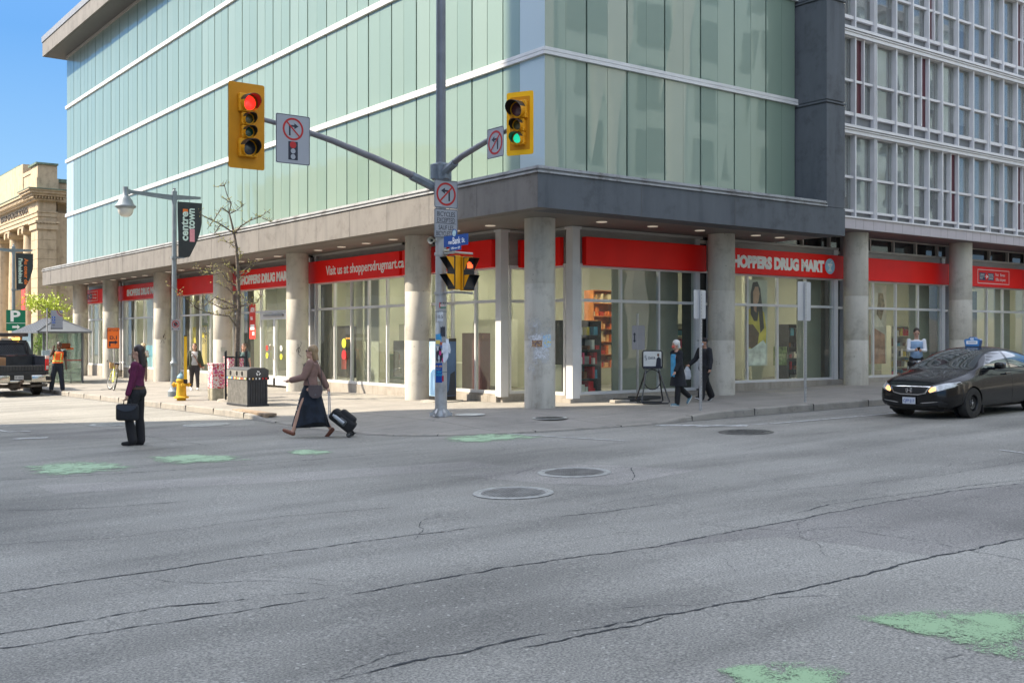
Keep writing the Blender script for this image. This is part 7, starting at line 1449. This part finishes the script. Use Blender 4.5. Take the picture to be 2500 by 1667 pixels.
def trousers(c, mat, name='trousers', flare=.0, ex=.014, length=.97, top_=.14):
    r = MB(c['M0']); T = c['T']; f = c['fat']; ell(r, [(T((0, y, z)), a * f + ex, b * f + ex) for z, y, a, b in [(-.07, 0, .1, .08), (0, -.015, .14, .115), (.06, -.005, .152, .115)] + ([(.14, 0, .14, .10)] if top_ > .1 else [])]); r.sph(tuple(T((0, -.05, .0))), .118, 14, 8, sc=(1.2, 1, 1))
    for hp, k, a, ff, fd in c['legs']:
        e = k.lerp(a, length); limb(r, [hp, hp.lerp(k, .5), k, k.lerp(e, .4), e], [.092 * f + ex, .082 * f + ex * .8, .060 + ex, .060 + ex + flare * .4, .045 + ex + flare])
    return part(c, r, name, mat)
def shoes(c, mat, name='shoes', sole=None, heel=0.):
    for hp, k, a, f, fd in c['legs']:
        r = MB(c['M0']); sd = f.cross(fd); limb(r, [a + fd * .035 - f * .015, a + fd * .048 + f * .08, a + fd * .052 + f * .165], [.046, .042, .034], 12); o = part(c, r, 'shoe', mat)
        if sole:
            r = MB(c['M0']); M_ = Matrix(((sd.x, f.x, -fd.x, 0), (sd.y, f.y, -fd.y, 0), (sd.z, f.z, -fd.z, 0), (0, 0, 0, 1))); M_.translation = a + fd * .078 + f * .06; P = [(-.032, -.09), (.032, -.09), (.042, .04), (.036, .11), (0, .145), (-.036, .11), (-.042, .04)]; r.prism(P, 0, .024, M_); r.build('sole', sole, o)
def hair(c, mat, length=.25, back=.05, vol=1., fringe=True, up_=False, side=0.):
    r = MB(c['M0']); HD = c['HD']; Mh = lambda p: Matrix.Translation(HD(p)) @ (c['yaw'] @ c['pitch']).to_4x4()
    r.sph((0, 0, 0), .105 * vol, 18, 12, M=Mh((0, -.028, .042)), sc=(.82, .95, .96))
    if length > 0:
        n = 16; R_ = []
        for i in range(7):
            t_ = i / 6; z = .05 - length * t_; w_ = .082 * vol * (1 - .1 * t_) + side * t_; d_ = .062 + .0 * t_; c_0 = HD((0, -.055 - back * t_, 0)); c0 = Vector((c_0.x, c_0.y, HD((0, 0, 0)).z + z))
            R_.append((c0, w_, d_))
        rot = math.atan2(c['yaw'][1][0], c['yaw'][0][0]); q = Matrix.Rotation(rot, 3, 'Z'); r.loft([[tuple(c0 + q @ Vector((w_ * math.cos(2 * math.pi * j / n), d_ * math.sin(2 * math.pi * j / n), 0))) for j in range(n)] for c0, w_, d_ in R_])
    return part(c, r, 'hair', mat, .008)
def skirt(c, mat, z1=-.62, flare=.14, fwd=0.):
    r = MB(c['M0']); T = c['T']; n = 40; rings = []
    for i in range(12):
        t_ = i / 11; z = .13 - (.13 - z1) * t_; cx = T((0, 0, 0)); w_ = .135 + .03 * min(1, t_ * 4) + flare * t_ * .35; d_ = .105 + .03 * min(1, t_ * 4) + flare * t_ * 1.55; ring = []
        for j in range(n): a = 2 * math.pi * j / n; ww = 1 + .07 * t_ * math.sin(5 * a + 1) + .03 * t_ * math.sin(9 * a); ring.append((cx.x + w_ * ww * math.cos(a), cx.y + fwd * t_ + d_ * ww * math.sin(a) - .01, cx.z + z + .06 * t_ * math.sin(2 * a + .6)))
        rings.append(ring)
    r.loft(rings); return part(c, r, 'skirt', mat)
def coat(c, mat, z1=-.42, open_=True, flare=.10):
    r = MB(c['M0']); T = c['T']; rings = []; n = 28
    for z, a, b in ((z1, .19 + flare, .17 + flare), (z1 * .6, .185 + flare * .6, .165 + flare * .55), (0, .18 + flare * .2, .15 + flare * .2), (.2, .165, .14), (.36, .165, .14), (.45, .155, .11), (.50, .085, .075)): cc = T((0, -.015, z)); rings.append((cc, a, b))
    ell(r, rings, n)
    for sh, e, w, v in c['arms']: limb(r, [sh, e, w - (w - e).normalized() * .02], [.078, .066, .056])
    return part(c, r, 'coat', mat)
def custom(c, fn): fn(c)
HDK = pm('hair_dark', (.022, .012, .010), rough=.4, var=.3, scale=30, stretch=(1, 1, .2)); HBL = pm('hair_blonde', (.26, .17, .085), rough=.45, var=.35, scale=26, stretch=(1, 1, .2)); HWH = pm('hair_white', (.62, .60, .56), rough=.5, var=.1, scale=20); HBR = pm('hair_brown', (.10, .05, .028), rough=.45, var=.3, scale=26)
def cloth(n, r, g, b, var=.08): return pm(n, (r, g, b), rough=.85, var=var * 2, scale=9, bump=.9, bscale=11)
RL = math.atan2(-.7986, .6018)                                       # facing left across the picture: local +y -> -R
def face_dir(dx, dy): return math.atan2(-dx, dy)
LEFT = face_dir(-.7986, .6018)
BLKC = cloth('cloth_black', .010, .010, .012); NVY = cloth('cloth_navy', .012, .016, .028)
# 1 woman in purple with a laptop bag
def strapbag(w, h, d, mat, label, name, cat, loc, rz, handle=.06, flap=None, grp=None, tilt=0):
    t = empty(name, loc, rz, label, cat); r = MB(Matrix.Rotation(tilt, 4, 'Y')); r.bbox(-w / 2, w / 2, -d / 2, d / 2, -h, 0, min(d * .42, .045)); b_ = r.build('bag_body', mat, t, smooth=50)
    r = MB(Matrix.Rotation(tilt, 4, 'Y')); r.tube([(-w * .17, 0, -.01), (-w * .15, 0, handle), (w * .15, 0, handle), (w * .17, 0, -.01)], .011, 8); r.build('handle', mat, t, smooth=50)
    if flap: r = MB(Matrix.Rotation(tilt, 4, 'Y')); P = [(w * .45 * math.cos(a), -.03 + flap * (-math.sin(a)) ) for a in [math.pi * i / 12 for i in range(13)]]; r.prism([(p[0], p[1]) for p in P], d / 2 - .005, d / 2 + .012, Matrix.Rotation(rad(90), 4, 'X')); r.build('flap', flap_m, t)
    return t
flap_m = pm('bag_flap', (.035, .042, .058), rough=.7, var=.1)
c = person((6.10, 19.38, G(6.1, 19.4)), LEFT, 1.80, 'woman in a purple shirt and dark trousers standing on the crossing, holding a laptop bag', dict(lean=-3, legs=[(14, 24, 1), (-2, 0, 2)], foot=(10, -4), arms=[(6, 6, 8, 0), (2, 3, 14, 0)], curl=(60, 75), nod=0), [
    (trousers, cloth('trousers_dark', .014, .014, .017), 'trousers', .022, .012), (top, cloth('shirt_purple', .105, .010, .050), 'shirt', .06), (shoes, BLKC), (hair, HDK, .30, .04)])
def belt(c): r = MB(c['M0']); T = c['T']; ell(r, [(T((0, 0, .05)), .172, .142), (T((0, 0, .09)), .168, .138)]); r.build('belt', pm('belt_brown', (.08, .04, .02), var=.1), c['o']); r = MB(c['M0']); r.sph(tuple(T((0, .142, .07))), .02, 8, 6); r.build('buckle', pm('buckle_gold', (.6, .4, .08), metal=.8, rough=.3), c['o']); r = MB(c['M0']); r.tube([tuple(T((-.045, .05, .50))), tuple(T((0, .09, .46))), tuple(T((.02, .125, .38)))], .018, 6); r.build('collar', pm('collar_teal', (.02, .06, .08), var=.1), c['o'])
belt(c)
def wrist_world(c, i, ext=.10): sh, e, w, v = c['arms'][i]; p = c['M0'] @ (w + v * ext); return Matrix.Translation(c['o'].location) @ Matrix.Rotation(c['o'].rotation_euler.z, 4, 'Z') @ p
# the camera-side hand: walking left, the left arm (index 0 is -x = his left? local +x is right of facing); camera side is local -x
w_ = wrist_world(c, 0, .095); strapbag(.40, .30, .11, cloth('bag_black', .018, .019, .023), 'soft black laptop bag carried by the woman in purple', 'laptop_bag', 'bag', (w_.x + .02, w_.y - .015, w_.z - .07), rad(-36.98), .07, .10)
# 2 woman with trolley
SKRT = cloth('denim_dark', .010, .015, .026, .2)
c = person((9.04, 18.37, G(9.0, 18.4)), LEFT, 1.74, 'blonde woman in a mauve cardigan and long dark skirt striding left, pulling a wheeled bag', dict(lean=-3, nod=-8, legs=[(23, 4, 2), (-20, 12, 2)], foot=(6, -12), arms=[(22, 8, 52, 0), (-32, 10, 5, 0)], curl=(30, 70)), [
    (skirt, SKRT, -.68, .135, .0), (top, cloth('cardigan_mauve', .23, .135, .11, .06), 'cardigan', .06, .47, .026, 1., .024), (shoes, pm('boot_brown', (.16, .05, .025), rough=.4, var=.1)), (hair, HBL, .20, .03, 1.04)])
def extra2(c):
    HD = c['HD']; M0 = c['M0']; r = MB(M0)
    for q in (-1, 1): r.sph((0, 0, 0), .024, 12, 8, M=Matrix.Translation(HD((q * .033, .09, .014))), sc=(1.1, .35, .8)); r.tube([tuple(HD((q * .055, .085, .02))), tuple(HD((q * .082, -.01, .02)))], .004, 5)
    r.build('sunglasses', pm('shades', (.02, .02, .025), rough=.1, var=0, coat=1), c['o'])
    r = MB(M0); T = c['T']
    for i in range(6): r.sph(tuple(T((-.06, .15 + i * .014, .09 - i * .10))), .012, 8, 6)
    r.build('buttons', pm('button_white', (.7, .68, .62), var=0), c['o']); r = MB(M0); r.tube([tuple(T((0, .10, .47))), tuple(T((-.01, .135, .36))), tuple(T((-.01, .135, .2)))], .03, 8); r.build('undershirt', NVY, c['o'])
extra2(c)
p_ = Matrix.Translation(c['o'].location) @ Matrix.Rotation(c['o'].rotation_euler.z, 4, 'Z') @ (c['M0'] @ c['T']((-.22, -.14, .0)))
t = empty('handbag', tuple(p_), rad(-36.98), 'small rounded grey-brown shoulder bag hanging at the hip of the blonde woman', 'bag'); r = MB(); P = [(-.125, .08), (-.135, -.02), (-.11, -.11), (-.05, -.16), (.05, -.16), (.11, -.11), (.135, -.02), (.115, .08)]; r.prism(P, -.035, .035, Matrix.Rotation(rad(90), 4, 'X')); r.build('bag_body', pm('leather_taupe', (.085, .06, .06), rough=.35, var=.08), t); r = MB(); r.tube([(-.12, 0, .08), (-.20, .06, .30), (-.26, .12, .48)], .007, 6); r.tube([(.11, 0, .08), (.10, .08, .3), (.05, .15, .5)], .007, 6); r.build('strap', BLK, t); r = MB(); r.sph((.0, -.038, -.10), .012, 8, 6); r.build('clasp', CHR, t)
wr = wrist_world(c, 1, .10)
bx, by = 9.62, 17.86; gz = G(bx, by); t = empty('trolley_bag', (bx, by, gz), LEFT, 'black wheeled backpack with a bottle in its side pocket, tilted behind the blonde woman', 'suitcase'); TB_ = cloth('trolley_black', .012, .012, .014)
M = Matrix.Translation((0, 0, .07)) @ Matrix.Rotation(rad(-52), 4, 'X'); r = MB(M); r.bbox(-.16, .16, -.22, .02, .0, .52, .06); r.bbox(-.13, .13, -.29, -.18, .06, .40, .05); rm = remeshed(r, 'bag_body', TB_, .012, t, 4)
r = MB(M); r.bbox(-.20, -.15, -.16, -.04, .16, .32, .02); rr_ = r.build('pocket', pm('pocket_grey', (.08, .085, .09), var=.15), t, smooth=50); r = MB(M); r.cyl((-.195, -.10, .2), (-.195, -.10, .42), .033, n=14); r.cyl((-.195, -.10, .42), (-.195, -.10, .46), .022, n=12); r.build('bottle', pm('bottle_grey', (.40, .42, .45), rough=.3, var=.1), t, smooth=50)
for q in (-1, 1):
    r = MB(); r.M = Matrix.Translation((q * .15, -.0, .055)) @ Matrix.Rotation(rad(90), 4, 'Y'); r.lathe([(.03, .02), (.055, .02), (.055, -.02), (.03, -.02)], 20); w = r.build('wheel', TYR, t, smooth=40); r = MB(r.M); r.lathe([(.001, .021), (.03, .021), (.032, -.02)], 16); r.build('rim', CHR, w)
loc_wr = (Matrix.Translation((bx, by, gz)) @ Matrix.Rotation(LEFT, 4, 'Z')).inverted() @ wr
a_ = M @ Vector((-.09, .0, .5)); b_ = M @ Vector((.09, .0, .5)); r = MB(); r.tube([tuple(a_), tuple(Vector(loc_wr) + Vector((-.07, 0, 0))), tuple(Vector(loc_wr) + Vector((.07, 0, 0))), tuple(b_)], .010, 8); r.build('handle', pm('handle_grey', (.30, .30, .31), metal=.6, var=0, rough=.3), t)
# 3 woman in green cardigan, walking to the camera
CAMD = face_dir(-.35, -.93)
person((13.34, 36.07, SW(13.34, 36.07)), face_dir(-.33, -.94), 1.62, 'woman in an open dark green cardigan and pale top walking towards us past the hydrant', dict(lean=2, fat=1.12, legs=[(14, 8, 2), (-12, 14, 2)], foot=(4, -4), arms=[(8, 14, 12, 0), (-6, 14, 16, 0)]), [
    (top, cloth('blouse_pale', .48, .47, .46), 'blouse', .0, .47, .022, .6), (trousers, cloth('trousers_charcoal', .045, .04, .042), 'trousers', .0, .012, .88), (shoes, pm('shoe_white', (.75, .75, .76), var=.03), 'shoes'), (hair, HBR, .22, .0, 1.0, True, False, .01),
    (custom, lambda c: [part(c, (lambda r: (ell(r, [(c['T']((q * .13, -.01, z)), .075, .125) for z in (-.06, .1, .3, .45)]), limb(r, [c['arms'][0 if q < 0 else 1][0], c['arms'][0 if q < 0 else 1][1], c['arms'][0 if q < 0 else 1][2]], [.072, .062, .054]), r)[-1])(MB(c['M0'])), 'cardigan', cloth('cardigan_green', .055, .062, .038)) for q in (-1, 1)]),
    (custom, lambda c: [MB(c['M0']).tube([tuple(c['T']((.09, .10, .47))), tuple(c['T']((-.02, .17, .3))), tuple(c['T']((-.16, .15, .0)))], .012, 6).build('bag_strap', pm('tan_strap', (.28, .08, .03)), c['o']), MB(c['M0']).bbox(-.28, -.18, -.06, .10, .80, 1.0, .03).build('shoulder_bag', pm('tan_leather', (.40, .12, .05), var=.1), c['o'])])], vox=.011)
# 4 girl in teal top
person((14.1, 33.6, SW(14.1, 33.6)), face_dir(-.3, -.95), 1.58, 'young woman with long brown hair in a teal short-sleeved top, behind the recycling bin', dict(lean=0, legs=[(6, 4, 2), (-8, 6, 2)], arms=[(4, 8, 8, 0), (-4, 8, 8, 0)], yaw=-12), [
    (top, cloth('top_teal', .10, .155, .145), 'top', .0, .47, .012, .5), (trousers, cloth('jeans_blue', .05, .07, .10)), (shoes, BLKC), (hair, HBR, .36, .0, 1.03, True, False, .03)], vox=.011)
# 5 woman with a hat beside the far column
person((15.0, 46.75, SW(15.0, 46.75)), face_dir(-.3, -.95), 1.60, 'woman in a cream hat and white face mask, half hidden by a column', dict(lean=0, legs=[(8, 4, 2), (-8, 8, 2)], arms=[(30, 8, 90, 20), (20, 8, 80, 20)]), [
    (top, cloth('jacket_white', .45, .44, .42), 'jacket', .0, .47, .02), (trousers, cloth('skirt_taupe', .16, .12, .10)), (shoes, pm('shoe_dark_red', (.12, .02, .02))), (hair, HDK, .22, .0, 1.08, True, False, .02),
    (custom, lambda c: [MB(c['M0']).lathe([(.17, .0), (.165, .012), (.10, .03), (.098, .09), (.06, .12), (.001, .125)], 24, M=Matrix.Translation(c['HD']((0, -.01, .06)))).build('hat', pm('hat_cream', (.62, .50, .34), var=.06), c['o']), MB(c['M0']).sph(tuple(c['HD']((0, .05, -.045))), .06, 12, 8, sc=(.9, .9, .8)).build('face_mask', WHITE, c['o']), MB(c['M0']).bbox(-.16, .16, .10, .22, .85, 1.15, .03).build('shoulder_bag', BLKC, c['o'])])], vox=.012)
# 6 worker in a vest
person((9.98, 40.75, G(9.98, 40.75) + .15), face_dir(-.35, -.94), 1.78, 'worker in an orange reflective vest by the pickup truck, one hand raised to the face', dict(lean=0, tilt=-5, legs=[(4, 2, 6), (-2, 4, 9)], arms=[(6, 6, 6, 0), (52, 18, 138, -25)], yaw=10), [
    (top, cloth('tshirt_dark', .02, .018, .02), 'shirt', .0, .47, .014, .5), (trousers, NVY, 'trousers', .01, .022), (shoes, pm('boot_black', (.02, .018, .016), rough=.6)), (hair, HDK, .0, 0, 1.0),
    (custom, lambda c: [part(c, (lambda r: (ell(r, [(c['T']((0, y, z)), a + .035, b_ + .035) for z, y, a, b_ in c['tz'] if .05 < z < .47]), r)[-1])(MB(c['M0'])), 'vest', pm('vest_orange', (.90, .13, .01), rough=.6, var=.05, emit=0)),
        MB(c['M0']).add([], []).build('none', BLK, c['o']) if False else None,
        (lambda r: (ell(r, [(c['T']((0, .0, .12)), .182, .147), (c['T']((0, .0, .16)), .180, .145)]), [r.tube([tuple(c['T']((q * .09, -.05, .475))), tuple(c['T']((q * .10, .12, .40))), tuple(c['T']((q * .10, .138, .25))), tuple(c['T']((q * .10, .138, .1)))], .018, 6) for q in (-1, 1)], r)[-1])(MB(c['M0'])).build('reflective_stripes', pm('stripe_lime', (.62, .70, .18), var=.05), c['o'])])], fem=False, skin=SKD, vox=.011)
# 7 person sitting in the shelter
c = person((12.05, 48.72, G(12, 48.7) + .15 - .38), face_dir(-1, -.1), 1.70, 'person in a grey hooded top sitting inside the bus shelter', dict(lean=6, legs=[(82, 80, 3), (76, 76, 3)], arms=[(28, 6, 60, 0), (28, 6, 60, 0)]), [
    (top, cloth('hoodie_grey', .20, .20, .19), 'hoodie', .0, .47, .028, 1., .022), (trousers, cloth('trousers_greygreen', .09, .10, .09)), (shoes, BLKC), (hair, HDK, .0, 0, 1.02)], fem=False, skin=SKM, vox=.012)
c['o'].location.z = G(12, 48.7) + .15
# 8 older woman
person((17.90, 17.38, SW(17.9, 17.38)), face_dir(-.93, .22), 1.52, 'white-haired woman in a long black coat and red face mask walking left', dict(lean=3, fat=1.08, legs=[(6, 2, 2), (-16, 36, 2)], foot=(0, -6), arms=[(12, 8, 22, 0), (-10, 8, 14, 0)]), [
    (trousers, BLKC, 'trousers', .01), (custom, lambda c: MB(c['M0']).bbox(-.10, .10, .06, .155, .72, 1.34, .035).build('tunic', cloth('tunic_blue', .08, .34, .58), c['o'])), (coat, cloth('coat_black', .010, .011, .016), -.40, True, .05), (shoes, pm('shoe_blue', (.10, .20, .26), var=.1), 'shoes', pm('sole_white', (.6, .62, .6), var=0)), (hair, HWH, .13, .03, 1.06),
    (custom, lambda c: MB(c['M0']).sph(tuple(c['HD']((0, .055, -.045))), .058, 12, 8, sc=(.9, .9, .85)).build('face_mask', pm('mask_red', (.62, .10, .07), var=.05), c['o']))])
# 9 man in black with cap and plastic bag
c = person((19.45, 17.95, SW(19.45, 17.95)), face_dir(-.97, .1), 1.55, 'man in a black jacket, black cap and blue face mask walking behind the white-haired woman', dict(lean=2, legs=[(22, 12, 2), (-20, 8, 2)], foot=(10, -8), arms=[(-2, 10, 20, 0), (26, 8, 30, 0)], curl=(60, 60)), [
    (trousers, BLKC, 'trousers', .02, .03), (top, cloth('jacket_black', .012, .013, .017), 'jacket', .0, .47, .035, 1., .026), (shoes, BLKC, 'shoes', pm('sole_white2', (.55, .55, .56), var=0)), (hair, HDK, .0, 0, .97),
    (custom, lambda c: [MB(c['M0']).sph((0, 0, 0), .1, 18, 10, M=Matrix.Translation(c['HD']((0, -.02, .055))), sc=(.88, 1.08, .72)).build('cap', BLKC, c['o']), MB(c['M0']).bbox(-.06, .06, .07, .19, -.008, .006, .006, M=Matrix.Translation(c['HD']((0, -.0, .055)))).build('cap_peak', BLKC, c['o']), MB(c['M0']).sph(tuple(c['HD']((0, .055, -.045))), .056, 12, 8, sc=(.9, .9, .85)).build('face_mask', pm('mask_blue', (.42, .50, .62), var=.05), c['o']),
        MB(c['M0']).tube([tuple(c['T']((-.02, .13, .46))), tuple(c['T']((-.03, .16, .3))), tuple(c['T']((-.03, .16, .02)))], .008, 5).build('zip', SGW, c['o'])])], fem=False, skin=SKM)
w_ = wrist_world(c, 1, .10); r = MB(); r.loft([[(a * .03, b_ * .015, 0) for a, b_ in ((-1, -1), (1, -1), (1, 1), (-1, 1))], [(a * .07, b_ * .05, -.10) for a, b_ in ((-1, -1), (1, -1), (1, 1), (-1, 1))], [(a * .09, b_ * .06, -.24) for a, b_ in ((-1, -1), (1, -1), (1, 1), (-1, 1))], [(a * .07, b_ * .05, -.32) for a, b_ in ((-1, -1), (1, -1), (1, 1), (-1, 1))]]); o = remeshed(r, 'plastic_bag', pm('bag_white', (.52, .54, .58), rough=.4, var=.1, scale=20), .01); o.location = w_; tag(o, 'white plastic bag carried by the man in the black cap', 'bag')
# 10 man looking at a phone
c = person((25.4, 15.95, SW(25.4, 15.95)), face_dir(-.75, -.65), 1.68, 'man in a pale blue vest and white sleeves looking at a phone behind the car', dict(lean=2, nod=28, legs=[(2, 2, 3), (-2, 2, 3)], arms=[(16, 6, 78, 34), (18, 6, 76, 34)], curl=(50, 50)), [
    (top, cloth('sleeves_white', .66, .66, .68, .03), 'sleeves', .2, .47, .004, 1., .004), (trousers, BLKC), (shoes, BLKC), (hair, pm('hair_short', (.03, .018, .012), var=.2), .0, 0, .98),
    (custom, lambda c: part(c, (lambda r: (ell(r, [(c['T']((0, y, z)), a + .022, b_ + .022) for z, y, a, b_ in c['tz'] if z < .47]), r)[-1])(MB(c['M0'])), 'vest', cloth('vest_blue', .24, .35, .50, .05))),
    (custom, lambda c: MB(c['M0']).bbox(-.04, .04, .12, .132, .72, .84, .004, M=Matrix.Translation((-.05, .02, .0))).build('id_badge', WHITE, c['o']))], fem=False)
a_, b_ = wrist_world(c, 0, .09), wrist_world(c, 1, .09); m_ = (a_ + b_) / 2; r = MB(Matrix.Rotation(rad(-50), 4, 'X')); r.bbox(-.038, .038, -.006, .006, -.07, .07, .005); o = r.build('mobile_phone', pm('phone_black', (.01, .01, .012), rough=.2)); o.matrix_basis = Matrix.Translation((m_.x, m_.y, m_.z + .03)) @ Matrix.Rotation(face_dir(-.75, -.65), 4, 'Z'); tag(o, 'dark phone held by the man in the pale blue vest', 'phone')

# repeats share a group
GR = {'manhole_cover': 'manhole covers in the road and sidewalk', 'street_lamp': 'street lamps along the left kerb', 'banner': 'banners hanging on the street', 'traffic_light': 'traffic lights on the signal pole', 'turn_sign': 'turn restriction signs on the signal pole', 'loudspeaker': 'horn loudspeakers on the signal pole', 'pedestrian_signal': 'pedestrian signals on the signal pole', 'poster': 'posters stuck on the signal pole', 'notice': 'notices stuck on the signal pole',
      'window_poster': 'posters in the shop windows', 'display_shelf': 'shelves inside the shop', 'counter': 'counters inside the shop', 'window_sticker': 'round stickers on the shop glass', 'utility_cabinet': 'red patterned cabinets by the young tree', 'flyer': 'flyers on the columns', 'graffiti': 'graffiti on the columns', 'street_sign': 'sign posts seen from behind on the wide street', 'person': 'people in the street', 'sticker': 'stickers on the signal pole'}
for o in bpy.data.objects:
    k = o.name.split('.')[0]
    if o.parent is None and k in GR and 'category' in o: o['group'] = GR[k]
